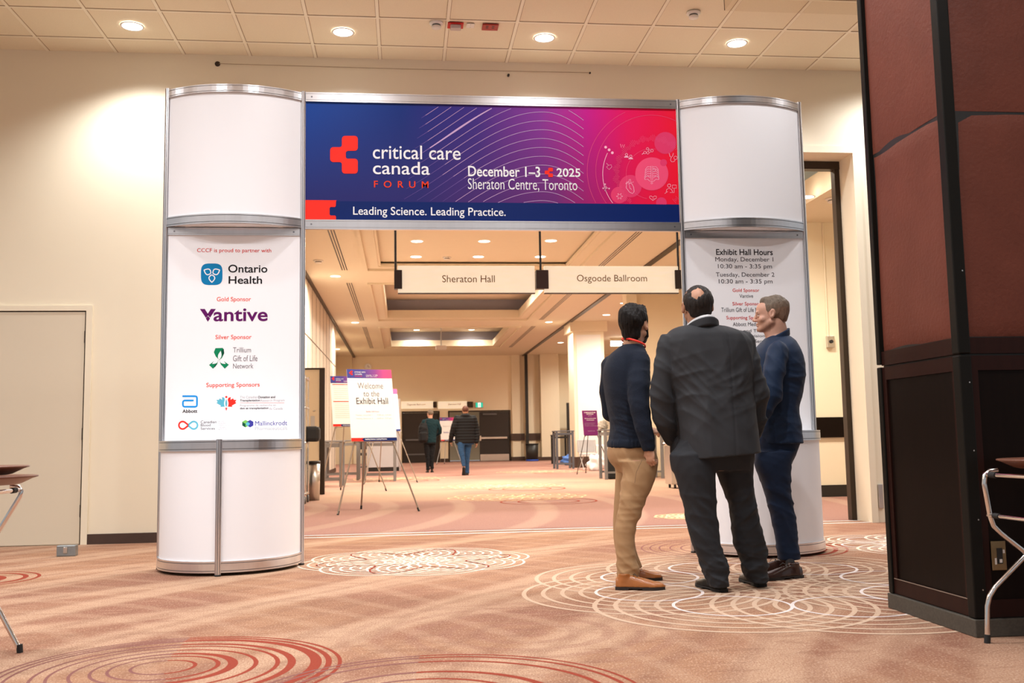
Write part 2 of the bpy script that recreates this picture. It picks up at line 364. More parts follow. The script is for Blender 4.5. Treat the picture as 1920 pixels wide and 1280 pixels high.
# ---- foyer ceiling of lay-in tiles
c = MB(); c.box(-9, 9.5, -2.5, YW, ZC + 0.004, ZC + 0.1)
x = -3.365 - 0.63 * 9
while x < 9.4:
    c.m = 1; c.box(x - 0.014, x + 0.014, -2.5, YW, ZC - 0.003, ZC + 0.006); c.m = 2
    c.box(x + 0.014, x + 0.019, -2.5, YW, ZC + 0.001, ZC + 0.006); c.box(x - 0.018, x - 0.014, -2.5, YW, ZC + 0.001, ZC + 0.006); x += 0.63
y = 9.105
while y > -2.5:
    c.m = 1; c.box(-9, 9.5, y - 0.012, y + 0.012, ZC - 0.0025, ZC + 0.006); c.m = 2; c.box(-9, 9.5, y - 0.017, y - 0.012, ZC + 0.001, ZC + 0.006); c.box(-9, 9.5, y + 0.012, y + 0.0145, ZC + 0.001, ZC + 0.006); y -= 0.63
structure(c, 'ceiling', [M['tile'], M['tbar'], M['groove']])
# ---- flush door in the front wall, far left
dz = 2.14
dr = MB(); dr.box(-4.1, -2.955, YW - 0.012, YW + 0.03, 0.008, dz)
door1 = structure(dr, 'door_1', M['door'])
fr = MB(); fr.box(-2.942, -2.885, YW - 0.022, YW + 0.02, 0, dz + 0.012); fr.box(-4.2, -2.885, YW - 0.022, YW + 0.02, dz + 0.012, dz + 0.06)
structure(fr, 'trim_3', M['wall'])
gp = MB(); gp.box(-2.955, -2.942, YW - 0.004, YW + 0.01, 0, dz + 0.012); gp.box(-4.1, -2.942, YW - 0.004, YW + 0.01, dz, dz + 0.012)
for hz in (0.25, 0.95, 1.85): gp.tube([(-2.949, YW - 0.016, hz), (-2.949, YW - 0.016, hz + 0.11)], 0.007, 8)
structure(gp, 'hinge', M['bronze'], door1)
bb = MB(); bb.box(-2.885, OX0, YW - 0.014, YW, 0, 0.092); bb.box(-9, -4.2, YW - 0.014, YW, 0, 0.092); bb.box(4.90, 9.5, YW - 0.014, YW, 0, 0.092)
structure(bb, 'baseboard_front', M['brown'])
# ---- hall walls
w = MB(); w.box(XL - 0.25, XL, YW + 0.4, 31.0, 0, ZH)
lw = structure(w, 'wall_hall_left', mk('panel_wallcovering', (0.70, 0.63, 0.53), 0.6, var=0.03, vscale=3, bump=0.04, bscale=200))
g = MB()
for k in range(20): g.box(XL, XL + 0.006, 10.5 + k * 1.05 - 0.008, 10.5 + k * 1.05 + 0.008, 0, ZH)
for zz in (3.27,): g.box(XL, XL + 0.007, 9.9, 31, zz - 0.012, zz + 0.012)
structure(g, 'trim_4', mk('panel_seam', (0.16, 0.12, 0.09), 0.7, var=0.1))
tr = MB(); tr.box(XL - 0.02, XL + 0.07, YW + 0.4, YF, ZH - 0.05, ZH); structure(tr, 'trim_5', M['bronze'])
tr = MB(); tr.box(5.12, 5.24, YW + 0.4, YF, ZH - 0.035, ZH); structure(tr, 'trim_6', M['bronze'])
b_ = MB(); b_.box(XL, XL + 0.014, YW + 0.4, 31, 0, 0.12); structure(b_, 'baseboard_hall_left', M['brown'])
w = MB(); w.box(XL - 1.2, XL - 0.85, 31, YF, 0, ZH); w.box(XL - 0.9, XL - 0.25, 30.7, 31.0, 0, ZH); w.box(XL - 0.85, XL - 0.05, YF - 0.35, YF, 0, ZH); structure(w, 'wall_alcove', M['wall2'])
# far wall with a double door, a wide opening and a door leaf
DX = [(-0.12, 1.30), (1.94, 3.18)]
d1 = (at(756, 800, YF).x, at(822, 800, YF).x); d2 = (at(843, 800, YF).x, at(955, 800, YF).x); DH = 2.12
w = MB()
w.box(-6, d1[0], YF, YF + 0.3, 0, ZH); w.box(d1[1], d2[0], YF, YF + 0.3, 0, ZH); w.box(d2[1], 16, YF, YF + 0.3, 0, ZH)
w.box(d1[0], d1[1], YF, YF + 0.3, DH, ZH); w.box(d2[0], d2[1], YF, YF + 0.3, DH, ZH)
structure(w, 'wall_far', mk('far_wallcovering', (0.86, 0.76, 0.57), 0.65, var=0.03, vscale=2))
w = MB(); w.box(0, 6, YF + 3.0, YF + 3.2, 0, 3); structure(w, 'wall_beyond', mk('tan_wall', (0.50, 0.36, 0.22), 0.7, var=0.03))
w = MB(); w.m = 0; w.box(d1[0], d1[1], YF + 0.02, YF + 0.07, 0.01, DH - 0.02)
dd = structure(w, 'door_2', M['dkdoor'])
h = MB(); h.box(d1[0] + 0.1, d1[1] - 0.1, YF - 0.05, YF + 0.0, 0.93, 1.0); h.box(d1[0] + 0.1, d1[1] - 0.4, YF, YF + 0.022, 0.32, 0.38); structure(h, 'panic_bar', M['grey'], dd)
def frame(x0, x1, name):
    f = MB(); f.box(x0 - 0.06, x0, YF - 0.02, YF + 0.1, 0, DH + 0.06); f.box(x1, x1 + 0.06, YF - 0.02, YF + 0.1, 0, DH + 0.06); f.box(x0, x1, YF - 0.02, YF + 0.1, DH, DH + 0.06); structure(f, name, M['bronze'])
frame(d1[0], d1[1], 'trim_7'); frame(d2[0], d2[1], 'trim_8')
xl = at(899, 800, YF).x
w = MB(); w.box(xl, d2[1] - 0.01, YF + 0.0, YF + 0.05, 0.01, DH - 0.01); d3 = structure(w, 'door_3', M['dkdoor'])
h = MB(); h.bev(xl + 0.02, d2[1] - 0.1, YF - 0.07, YF - 0.005, 0.95, 1.04, 0.012); h.box(xl + 0.0, xl + 0.06, YF - 0.09, YF, 0.88, 1.1); structure(h, 'panic_bar', M['steel'], d3)
h = MB(); h.box(xl + 0.02, d2[1] - 0.03, YF - 0.008, YF, 0.02, 0.30); structure(h, 'kick_plate', M['steel'], d3)
h = MB(); h.box(xl + 0.15, xl + 0.75, YF - 0.06, YF, DH - 0.14, DH - 0.07); structure(h, 'door_closer', M['grey'], d3)
# pilasters, rails and baseboards of the far wall
w = MB()
for a, b2 in ((985, 1004), (1012, 1046)):
    w.box(at(a, 800, YF).x, at(b2, 800, YF).x, YF - (0.15 if a == 985 else 0.55), YF, 0, ZH)
w.box(at(960, 800, YF).x, at(976, 800, YF).x, YF - 0.15, YF, 0, ZH)
structure(w, 'trim_9', M['wall'])
w = MB(); w.box(5.18, 5.30, YF - 0.4, YF - 0.28, 0, ZH); structure(w, 'trim_10', M['blk'])
w = MB(); w.box(at(957, 800, YF).x, 5.15, YF - 0.19, YF - 0.15, 0.86, 1.16); w.box(5.33, 5.95, YF - 0.19, YF - 0.15, 0.86, 1.16); w.box(d1[1] + 0.07, d2[0] - 0.07, YF - 0.03, YF, 0.86, 1.16)
structure(w, 'trim_11', M['brown'])
w = MB(); w.box(d2[1] + 0.06, 5.15, YF - 0.17, YF, 0, 0.17); w.box(5.33, 12, YF - 0.57, YF, 0, 0.15); w.box(d1[1] + 0.07, d2[0] - 0.07, YF - 0.03, YF, 0, 0.15); structure(w, 'baseboard_far', M['brown'])
w = MB(); w.box(at(1063, 800, 41).x, at(1074, 800, 41).x + 0.8, 40.95, 41.05, 0.01, 2.42); structure(w, 'door_4', M['blk'])
# square column on the right and the block walls
w = MB(); w.box(5.27, 6.25, 30, 31, 0, ZH - 0.32); w.box(5.17, 6.35, 29.9, 31.1, ZH - 0.32, ZH)
w.m = 1; w.box(5.37, 6.15, 29.985, 30.02, 0.35, ZH - 0.42)
structure(w, 'trim_12', [M['wall'], mk('pale_column_panel', (0.78, 0.76, 0.72), 0.55, var=0.02)])
w = MB(); w.box(5.25, 6.27, 29.98, 31.02, 0, 0.33); structure(w, 'baseboard_right', M['brown'])
w = MB(); w.box(5.36, 12, 22, 22.3, 0, ZH); w.m = 1; w.box(5.12, 5.36, 21.9, 22.3, 0, ZH); structure(w, 'wall_block', [M['wall2'], M['wall']])
w = MB(); w.box(5.6, 12, 13.5, 13.7, 0, ZH); w.box(9.4, 9.6, YW + 0.4, 13.5, 0, ZH); structure(w, 'wall_hall_right', M['wall'])
w = MB(); w.box(5.6, 12, 13.47, 13.5, 0, 0.166); structure(w, 'baseboard_hall_right', M['blk'])
w = MB(); w.box(5.6, 12, 13.46, 13.5, 0.84, 1.13); structure(w, 'trim_13', M['dwood'])
w = MB(); w.box(12, 12.3, 13.5, YF, 0, ZH); structure(w, 'wall_hall_end', M['wall2'])
# ---- hall ceiling with three coffers
CX0, CX1 = -0.82, 3.82
COF = [(13.8, 20.8, 0.12), (22.5, 29.5, 0.62), (31.2, 38.3, 0.62)]
c = MB(); T = 0.9
c.box(XL - 1.3, CX0, YW + 0.4, YF, ZH, ZH + T); c.box(CX1, 12.3, 13.5, YF, ZH, ZH + T); c.box(CX1, 5.4, YW + 0.4, 13.5, ZH, ZH + T)
ys = [YW + 0.4] + [v for a in COF for v in a[:2]] + [YF]
for i in range(0, len(ys), 2): c.box(CX0, CX1, ys[i], ys[i + 1], ZH, ZH + T)
for (a, b2, dp) in COF:
    c.m = 0; c.box(CX0 - 0.5, CX1 + 0.5, a - 0.5, b2 + 0.5, ZH + dp, ZH + dp + 0.1)
c.box(5.4, 12.3, YW + 0.4, 13.5, 3.98, 4.3)
structure(c, 'ceiling_hall', M['ceil'])
t = MB()
def frame4(t, x0, x1, y0, y1, wd, z0, z1):
    t.box(x0, x0 + wd, y0, y1, z0, z1); t.box(x1 - wd, x1, y0, y1, z0, z1); t.box(x0 + wd, x1 - wd, y0, y0 + wd, z0, z1); t.box(x0 + wd, x1 - wd, y1 - wd, y1, z0, z1)
for (a, b2, dp) in COF:                        # stepped moulding and lip of each coffer
    frame4(t, CX0 + 0.001, CX1 - 0.001, a + 0.001, b2 - 0.001, 0.07, ZH - 0.035, ZH + 0.0151)
    frame4(t, CX0 + 0.001, CX1 - 0.001, a + 0.001, b2 - 0.001, 0.30, ZH + 0.015, ZH + 0.03)
    frame4(t, CX0 + 0.26, CX1 - 0.26, a + 0.26, b2 - 0.26, 0.09, ZH + 0.0301, ZH + (0.08 if dp < 0.3 else 0.26))
structure(t, 'trim_14', M['ceil'])
t = MB(); 
for (a, b2, dp) in COF[1:]: frame4(t, CX0 + 0.002, CX1 - 0.002, a + 0.002, b2 - 0.002, 0.02, ZH + 0.031, ZH + dp - 0.001)
structure(t, 'trim_15', mk('cove_cool_light_tint', (0.36, 0.35, 0.42), 0.7, var=0.03))  # the bluish light in the coffer cove is painted into this colour
# ---- slot diffusers
def slot(X, y0, y1, label):
    s = MB()
    for k in (-1, 0, 1): s.box(X + k * 0.05 - 0.011, X + k * 0.05 + 0.011, y0, y1, ZH - 0.006, ZH - 0.0001)
    s.m = 1; s.box(X - 0.09, X + 0.09, y0 - 0.02, y1 + 0.02, ZH - 0.003, ZH - 0.0001)
    tag(s.build('slot_diffuser', [M['bronze'], M['ceil']]), label, 'ceiling vent', 'slot vents in the hall ceiling')
_n = ('nearest', 'second', 'farthest')
for k, (a, b2, dp) in enumerate(COF):
    slot(-1.24, a, b2, 'triple-slot ceiling vent along the panelled hall wall, beside the %s coffer' % _n[k])
    slot(4.20, a, b2, 'triple-slot ceiling vent on the column side of the %s coffer' % _n[k])
# ================================================================== LAMPS
def downlight(x, y, z, r, lens, watts, col, label, group, size=2.7, blend=1.0, lamp_r=0.06):
    e = empty('downlight', (x, y, z), 0, label, 'ceiling light', group)
    t = MB(); t.lathe([(r * 1.0, 0.0), (r * 1.0, -0.004), (r * 1.16, -0.004), (r * 1.18, 0.0)], n=28); t.build('trim_ring', M['plastic'], e)
    l = MB(); l.lathe([(0.0001, -0.002), (r, -0.002), (r, 0.0), (0.0001, 0.0)], n=28, smooth=False); l.build('lens', lens, e)
    ld = bpy.data.lights.new('lamp', 'SPOT'); ld.energy = watts; ld.color = col; ld.spot_size = size; ld.spot_blend = blend; ld.shadow_soft_size = lamp_r
    lo = link(bpy.data.objects.new('lamp', ld)); lo.parent = e; lo.location = (0, 0, -0.05)
    return e
_fx = (-2.42, -0.54, 1.34, 3.22)
_where = ('above the beige door side of the wall', 'above the left end of the printed banner', 'above the banner, right of the alarm plates', 'above the right display column')
for i, x in enumerate(_fx):
    downlight(x, 8.80, ZC - 0.003, 0.088, M['lens'], FOYER_W, FOYER_C, 'round lit downlight in the tiled ceiling ' + _where[i], 'downlights of the tiled ceiling', size=2.36, blend=0.8)
for y, pw in ((6.4, 0.5), (4.4, 1.3), (2.4, 0.75), (0.4, 0.25)):      # the rows over the visitors and the photographer, above the frame
    for x in (-6.2, -4.3) + _fx + (5.1, 7.0):
        if x > 4.5 and y < 6: continue
        downlight(x, y, ZC - 0.003, 0.088, M['lens'], FOYER_W * pw, FOYER_C, 'round downlight of the tiled ceiling rows nearer the photographer', 'downlights nearer the photographer')
for x in (5.1, 7.0):
    downlight(x, 8.80, ZC - 0.003, 0.088, M['lens'], FOYER_W, FOYER_C, 'round downlight of the tiled ceiling rows nearer the photographer', 'downlights nearer the photographer')
WARM = (1, 0.90, 0.76)
def hall_lights(pix, z, where, pw=1.0):
    for k, (px, py) in enumerate(pix):
        p = atz(px, py, z)
        downlight(p.x, p.y, z - 0.002, 0.11, M['lensw'], HALL_W * pw, WARM, 'round warm lit downlight ' + where[k], 'downlights of the hall', size=2.95, lamp_r=0.09)
hall_lights([(782, 452), (908, 452), (1033, 451), (780, 481), (897, 481), (1013, 481)], ZH + 0.12,
    ['in the nearest coffer, front row, nearest the sign rod', 'in the nearest coffer, front row, above the first hanging sign', 'in the nearest coffer, front row, right of the middle sign rod', 'in the nearest coffer, back row, left end', 'in the nearest coffer, back row, middle', 'in the nearest coffer, back row, behind the middle sign rod'])
hall_lights([(781, 618.5), (884, 618), (780, 628), (878, 627)], ZH + 0.62,
    ['in the farthest coffer, near row, left', 'in the farthest coffer, near row, right', 'in the farthest coffer, far row, left', 'in the farthest coffer, far row, right'], 0.45)
hall_lights([(629, 517.5), (666, 604.5), (1029, 603.5), (1137, 590), (1170.5, 568), (1051, 642)], ZH,
    ['beside the panelled wall near the first hanging sign', 'beside the panelled wall above the poster easels', 'in the flat ceiling left of the track before the square column', 'right of the track, in front of the square column', 'right of the track, above the black-haired man', 'left of the square column, far down the hall'])
for x, y, z in [(-1.75, 11.3, ZH), (1.5, 11.3, ZH), (4.3, 11.3, ZH), (0.7, 24.2, ZH + 0.62), (2.5, 24.2, ZH + 0.62), (0.7, 26.0, ZH + 0.62), (2.5, 26.0, ZH + 0.62), (7.6, 15.5, ZH), (7.6, 19.0, ZH), (7.6, 25.0, ZH), (7.6, 29.0, ZH), (8.8, 36.5, ZH), (7.4, 39.2, ZH), (-2.6, 38.6, ZH), (-2.6, 34.0, ZH), (5.8, 33.0, ZH)]:  # extra unseen lamps added to brighten the hall and its far wall
    downlight(x, y, z - 0.002, 0.11, M['lensw'], HALL_W, WARM, 'unseen warm lamp added to brighten the hall, hidden behind the banner, the signs or the tower', 'added hall lamps out of sight', size=2.95, lamp_r=0.09)
downlight(atz(1513, 369, 3.98).x, atz(1513, 369, 3.98).y, 3.978, 0.09, M['lensw'], HALL_W * 0.45, WARM, 'round lit downlight seen through the side opening', 'side opening fittings')
downlight(7.6, 11.6, 3.978, 0.09, M['lensw'], HALL_W * 0.5, WARM, 'downlight of the side bay ceiling behind the dark pillar', 'side opening fittings')
# long linear fitting far right
p = at(1145, 636, 35); l = MB(); l.box(p.x, p.x + 0.55, 34.95, 35.05, ZH - 0.3, ZH - 0.12); l.m = 1; l.box(p.x - 0.02, p.x + 0.57, 34.93, 35.07, ZH - 0.12, ZH - 0.0005)
tag(l.build('linear_light', [M['lensw'], M['ceil']]), 'long glowing linear ceiling light past the square column, left of the black-haired man', 'ceiling light')
# ================================================================== THE ENTRANCE ARCH
YA = 7.40
def band(mb, pts, z0, z1, th=0.012, groove=True):
    """curved aluminium rail following plan points (front side = smaller y)"""
    n = len(pts)
    def off(i, d):
        a = Vector(pts[max(i - 1, 0)]); b = Vector(pts[min(i + 1, n - 1)]); t = (b - a).normalized(); return Vector(pts[i]) + Vector((t.y, -t.x)) * d
    h = z1 - z0
    prof = [(z0, 0.0), (z0, th), (z0 + h * 0.14, th), (z0 + h * 0.15, th * 0.5), (z0 + h * 0.19, th * 0.5), (z0 + h * 0.20, th), (z0 + h * 0.80, th), (z0 + h * 0.81, th * 0.5), (z0 + h * 0.85, th * 0.5), (z0 + h * 0.86, th), (z1, th), (z1, 0.0)]
    vs = []; P = len(prof)
    for i in range(n):
        for (z, d) in prof: q = off(i, d); vs.append((q.x, q.y, z))
    for j in range(P - 1):
        mb.m = 1 if j in (3, 7) else 0
        mb.add(vs, [], None) if False else None
    base = len(mb.v); mb.v += vs
    for i in range(n - 1):
        for j in range(P - 1):
            mb.f.append([base + i * P + j, base + (i + 1) * P + j, base + (i + 1) * P + j + 1, base + i * P + j + 1]); mb.mi.append(1 if j in (3, 7) else 0); mb.sm.append(False)
    mb.m = 0
    return mb
def sheet(mb, pts, z0, z1, th=0.008):
    n = len(pts); fr = []; bk = []
    for i in range(n):
        a = Vector(pts[max(i - 1, 0)]); b = Vector(pts[min(i + 1, n - 1)]); t = (b - a).normalized(); nn = Vector((t.y, -t.x))
        p = Vector(pts[i]); q = p - nn * th; fr += [(p.x, p.y, z0), (p.x, p.y, z1)]; bk += [(q.x, q.y, z0), (q.x, q.y, z1)]
    mb.add(fr, [(2 * i, 2 * i + 2, 2 * i + 3, 2 * i + 1) for i in range(n - 1)], True); mb.add(bk, [(2 * i, 2 * i + 1, 2 * i + 3, 2 * i + 2) for i in range(n - 1)], True)
    mb.add(fr + bk, [(2 * i + 1, 2 * i + 3, 2 * n + 2 * i + 3, 2 * n + 2 * i + 1) for i in range(n - 1)] + [(2 * i, 2 * n + 2 * i, 2 * n + 2 * i + 2, 2 * i + 2) for i in range(n - 1)], False)
    return mb
def weld(o, d=0.0002):
    bm = bmesh.new(); bm.from_mesh(o.data); bmesh.ops.remove_doubles(bm, verts=bm.verts, dist=d); bmesh.ops.recalc_face_normals(bm, faces=bm.faces); bm.to_mesh(o.data); bm.free(); return o
def post(x, y, z0, z1, parent, label=None):
    p = MB(); n = 8; r = 0.021; prof = []
    for k in range(8):                                  # octagonal system profile with a slot in every face
        a0 = 2 * PI * (k - 0.5) / 8; a1 = 2 * PI * (k + 0.5) / 8
        c0 = Vector((math.cos(a0), math.sin(a0))) * r; c1 = Vector((math.cos(a1), math.sin(a1))) * r
        for s, d in ((0.0, 1), (0.36, 1), (0.38, 0.72), (0.62, 0.72), (0.64, 1)):
            q = (c0 * (1 - s) + c1 * s) * d; prof.append((x + q.x, y + q.y))
    N = len(prof); vs = [(a, b, z0) for a, b in prof] + [(a, b, z1) for a, b in prof]
    for k in range(N):
        p.m = 1 if k % 5 == 2 else 0; p.add([vs[k], vs[(k + 1) % N], vs[N + (k + 1) % N], vs[N + k]], [(0, 1, 2, 3)], False)
    p.m = 0; p.add(vs[N:], [tuple(range(N))], False); p.add(vs[:N], [tuple(range(N))[::-1]], False)
    return p.build('post', [M['alu'], M['alud']], parent)
def screw(mb, x, z, y): mb.lathe([(0.0001, 0), (0.007, 0), (0.007, 0.004), (0.0001, 0.004)], n=10)
def rail_box(name, x0, x1, y0, y1, z0, z1, parent):
    r = MB(); h = z1 - z0
    pr = [(y1, z0), (y0, z0), (y0, z0 + h * 0.16), (y0 + 0.004, z0 + h * 0.17), (y0 + 0.004, z0 + h * 0.21), (y0, z0 + h * 0.22), (y0, z0 + h * 0.80), (y0 + 0.004, z0 + h * 0.81), (y0 + 0.004, z0 + h * 0.85), (y0, z0 + h * 0.86), (y0, z1), (y1, z1)]
    n = len(pr); vs = [(x, y, z) for x in (x0, x1) for y, z in pr]
    r.add(vs, [(i, (i + 1) % n, n + (i + 1) % n, n + i) for i in range(n)], False)
    from mathutils.geometry import tessellate_polygon
    tr = tessellate_polygon([[Vector((y, z, 0)) for y, z in pr]]); r.add(vs, [tuple(t) for t in tr] + [tuple(k + n for k in t) for t in tr], False)
    r.m = 1
    o = r.build(name, [M['alu'], M['alud']], parent)
    for x in (x0 + 0.045, x1 - 0.045):
        q = MB(); q.add([(x + 0.007 * math.cos(2 * PI * k / 10), y0 - 0.0015, (z0 + z1) / 2 + 0.007 * math.sin(2 * PI * k / 10)) for k in range(10)], [tuple(range(10))], False); q.build('screw', M['alud'], o)
    return o
Z_TOP, Z_CAP, Z_RAIL, Z_MID, Z_MIDB = 3.56, 2.505, 2.445, 0.917, 0.842
def tower(cx, label):
    e = empty('display_column', (0, 0, 0), 0, label, 'display stand')
    hw = 0.495
    R = (hw * hw + 0.16 ** 2) / (2 * 0.16); half = math.asin(hw / R)
    shallow = [(cx + R * math.sin(-half + 2 * half * i / 28), YA + R - 0.16 - R * math.cos(-half + 2 * half * i / 28)) for i in range(29)]
    rr = 0.495
    round_ = [(cx - rr * math.cos(PI * i / 48), YA - rr * math.sin(PI * i / 48)) for i in range(49)]
    for sx in (-1, 1): post(cx + sx * 0.503, YA, 0.012, Z_TOP + 0.012, e)
    post(cx, YA - rr - 0.012, 0.012, Z_MID + 0.004, e)
    m = MB(); m.smooth = True; sheet(m, shallow, Z_CAP + 0.02, Z_TOP - 0.01); m.build('upper_panel', M['white'], e)
    m = MB(); band(m, shallow, Z_TOP - 0.062, Z_TOP); m.build('curved_rail', [M['alu'], M['alud']], e)
    m = MB(); band(m, shallow, Z_CAP, Z_CAP + 0.072); m.build('curved_rail', [M['alu'], M['alud']], e)
    m = MB(); pl = shallow; m.add([(a, b, Z_CAP + 0.006) for a, b in pl], [tuple(range(len(pl)))], False)
    m.tube([(cx + (a - cx) * 0.72, YA + (b - YA) * 0.8, Z_CAP + 0.004) for a, b in pl], 0.0035, 6); m.build('soffit', M['white'], e)
    m = MB(); m.box(cx - hw, cx + hw, YA + 0.014, YA + 0.022, 0.03, Z_TOP - 0.01); m.build('back_panel', M['white'], e)
    rail_box('rail', cx - 0.482, cx + 0.482, YA - 0.012, YA + 0.014, Z_RAIL, Z_CAP - 0.004, e)
    m = MB(); m.smooth = True; sheet(m, round_, 0.04, Z_MID - 0.02); m.build('lower_panel', M['white'], e)
    m = MB(); band(m, round_, Z_MIDB, Z_MID); m.build('curved_rail', [M['alu'], M['alud']], e)
    m = MB(); band(m, round_, 0.022, 0.098); m.build('curved_rail', [M['alu'], M['alud']], e)
    m = MB(); m.add([(a, b, Z_MID - 0.004) for a, b in round_], [tuple(range(49))[::-1]], False); m.build('counter_top', M['white'], e)
    m = MB()
    for px, py in ((cx - 0.503, YA), (cx + 0.503, YA), (cx, YA - rr - 0.012)): m.lathe([(0.0001, 0), (0.022, 0), (0.022, 0.012), (0.0001, 0.012)], (px, py, 0), 12)
    m.build('foot', M['rub'], e)
    m = MB(); m.box(cx - 0.482, cx + 0.482, YA - 0.002, YA + 0.012, Z_MID, Z_RAIL); sp = m.build('sign_panel', M['white'], e)
    return e, sp
TL, panelL = tower(-1.258, 'tall white display column listing partner and sponsor logos, left of the entrance')
TR, panelR = tower(2.70, 'tall white display column with exhibit hall hours, behind the three men')
YP = YA - 0.002
# ---- lettering of the left column
def letters(items, mat, parent, name='lettering', Y=YP):
    m = MB()
    for it in items:
        put_text(m, it[0], it[1], Y, bold=it[2] if len(it) > 2 else 0.0, spacing=it[3] if len(it) > 3 else 1.0)
    return m.build(name, mat, parent)
letters([('CCCF is proud to partner with', (369.8, 465.6, 509, 475), 0.006)], M['redtx'], panelL)
letters([('Gold Sponsor', (406.5, 556.5, 470.8, 567), 0.006), ('Silver Sponsor', (404, 627.5, 471.8, 638), 0.006), ('Supporting Sponsors', (387, 717, 487, 727.5), 0.006)], M['ortx'], panelL)
letters([('Ontario', (428, 496, 501.5, 511), 0.014), ('Health', (428.7, 517.6, 491.5, 532), 0.014)], M['blacktx'], panelL)
letters([('antive', (400.5, 578, 502.2, 602.2), 0.018)], M['purptx'], panelL)
letters([('Trillium', (437, 651, 470.6, 660.5)), ('Gift of Life', (437, 666, 482.8, 677)), ('Network', (437, 681.3, 475, 690.6))], M['greytx'], panelL)
letters([('Abbott', (342, 767.2, 370, 773.8), 0.02)], M['blacktx'], panelL)
letters([('The Canadian', (450, 741.8, 483, 746.6)), ('Research Program', (489, 748.4, 533.6, 753.4)), ('Programme de recherche en', (450, 757.6, 517.5, 762.6)), ('du Canada', (505, 763.3, 530, 767.8))], M['paletx'], panelL)
letters([('Donation and', (484.5, 741.8, 516, 746.4), 0.02), ('Transplantation', (450, 748.4, 487.5, 753.4), 0.02), ('don et transplantation', (450, 763, 503.5, 768), 0.02)], M['dgreytx'], panelL)
letters([('Canadian', (376.4, 788, 406, 793.4)), ('Blood', (376.4, 794.3, 395, 799.2)), ('Services', (376.4, 800.5, 403, 805.4))], M['dgreytx'], panelL)
letters([('BLOOD', (410, 788.5, 420, 791)), ('PLASMA', (410, 792.3, 423, 794.8)), ('STEM CELLS', (410, 796, 430, 798.5)), ('ORGANS', (410, 799.8, 424, 802.3)), ('& TISSUES', (410, 803.3, 427, 805.8)), ('Pharmaceuticals', (478.4, 799.5, 538.6, 806.2))], M['paletx'], panelL)
letters([('Mallinckrodt', (478.4, 788.8, 538.6, 797.2), 0.0)], M['bluetx'], panelL)
def pixfn(Y, lift): return lambda x, y: (lambda p: Vector((p.x, Y - lift, p.z)))(at(x, y, Y))
f1 = pixfn(YP, 0.0008); f2 = pixfn(YP, 0.0014); f3 = pixfn(YP, 0.002)
def pxr(x0, y0, x1, y1, r, n=5): return rrect(x0, y0, x1, y1, r, n)
def logo(layers, name, parent):
    m = MB(); mats = []
    for mt, fn in layers:
        mats.append(mt); m.m = len(mats) - 1; fn(m)
    return m.build(name, mats, parent)
def superell(cx, cy, r, n=3.6, k=60): return [(cx + r * math.copysign(abs(math.cos(2 * PI * i / k)) ** (2 / n), math.cos(2 * PI * i / k)), cy + r * math.copysign(abs(math.sin(2 * PI * i / k)) ** (2 / n), math.sin(2 * PI * i / k))) for i in range(k)]
def petal(cx, cy, a, L, wd, n=14):
    a = math.radians(a); pts = []
    for i in range(2 * n + 1):
        t = i / n if i <= n else 2 - i / n; s = 1 if i <= n else -1
        w_ = wd * math.sin(PI * min(t, 1) ** 0.8) * s; l = L * t
        pts.append((cx + l * math.cos(a) - w_ * math.sin(a), cy + l * math.sin(a) + w_ * math.cos(a)))
    return pts
def trillium_badge(m):
    pass
logo([(M['oblue'], lambda m: poly(m, superell(397, 514, 20.2), f1)),
      (M['whitetx'], lambda m: [ribbon(m, petal(397.3 + 2.2 * math.cos(math.radians(a)), 513 + 2.2 * math.sin(math.radians(a)), a, 14, 5.4), 1.9, pixfn(YP, l)) for a, l in ((90, 0.0012), (205, 0.0015), (335, 0.0018))])], 'logo', panelL)
def vee(m):
    poly(m, [(374.8, 579), (384, 579), (391, 590), (386.3, 596)], f1); poly(m, [(404.8, 579), (395.5, 579), (388.8, 589), (393.8, 595.5)], f1); poly(m, [(390, 592), (394, 597), (389.6, 603), (386, 597)], f1)
logo([(M['purptx'], vee)], 'logo', panelL)
def gift(m):
    poly(m, [(404, 652.5), (418, 652), (420.5, 662), (416, 671), (411, 674.5), (404.5, 668), (401, 660)], f1)
    poly(m, [(409.5, 675), (401, 677), (392, 684), (399.5, 691), (407, 683)], f1); poly(m, [(411.5, 675), (420, 677), (429.2, 683.5), (421.5, 691), (414, 683)], f1)
def gift_w(m): poly(m, petal(410.5, 674, -78, 17, 3.2), f2); poly(m, petal(409, 675.5, 150, 13, 2.8), f2); poly(m, petal(412, 675.5, 30, 13, 2.8), f2)
def gift_d(m): poly(m, [(415, 657), (419.5, 653.5), (420.5, 662), (417, 669)], f2); poly(m, [(400, 690), (403, 684), (408, 681), (404, 687)], f2)
logo([(M['green'], gift), (M['whitetx'], gift_w), (M['dgreen'], gift_d)], 'logo', panelL)
logo([(M['ablue'], lambda m: ribbon(m, [(342, 742.5), (366, 742.5), (368.5, 743.3), (369.4, 745.5), (369.4, 759), (368.6, 761.4), (366, 762.3), (346, 762.3), (343.8, 761.4), (343, 759), (343, 754), (343.8, 751.6), (346, 750.6), (363, 750.6)], 3.2, f1))], 'logo', panelL)
_leaf = [(0, -1.0), (0.18, -0.72), (0.42, -0.80), (0.38, -0.42), (0.66, -0.62), (0.72, -0.42), (1.0, -0.40), (0.86, -0.12), (1.0, 0.02), (0.52, 0.38), (0.58, 0.56), (0.1, 0.52), (0, 0.5)]
def leafR(m): poly(m, [(424.5 + 18 * x + 0.8, 755 + 13.5 * y) for x, y in _leaf[1:-1]] + [(428, 760), (428.5, 755), (427, 749)], f1); poly(m, [(424.3, 741.6), (427, 744), (424.3, 746.4), (421.8, 744)], f1); poly(m, [(424.3, 763.6), (427, 766), (425.2, 766), (425.2, 769), (423.5, 769), (423.5, 766), (421.6, 766)], f1)
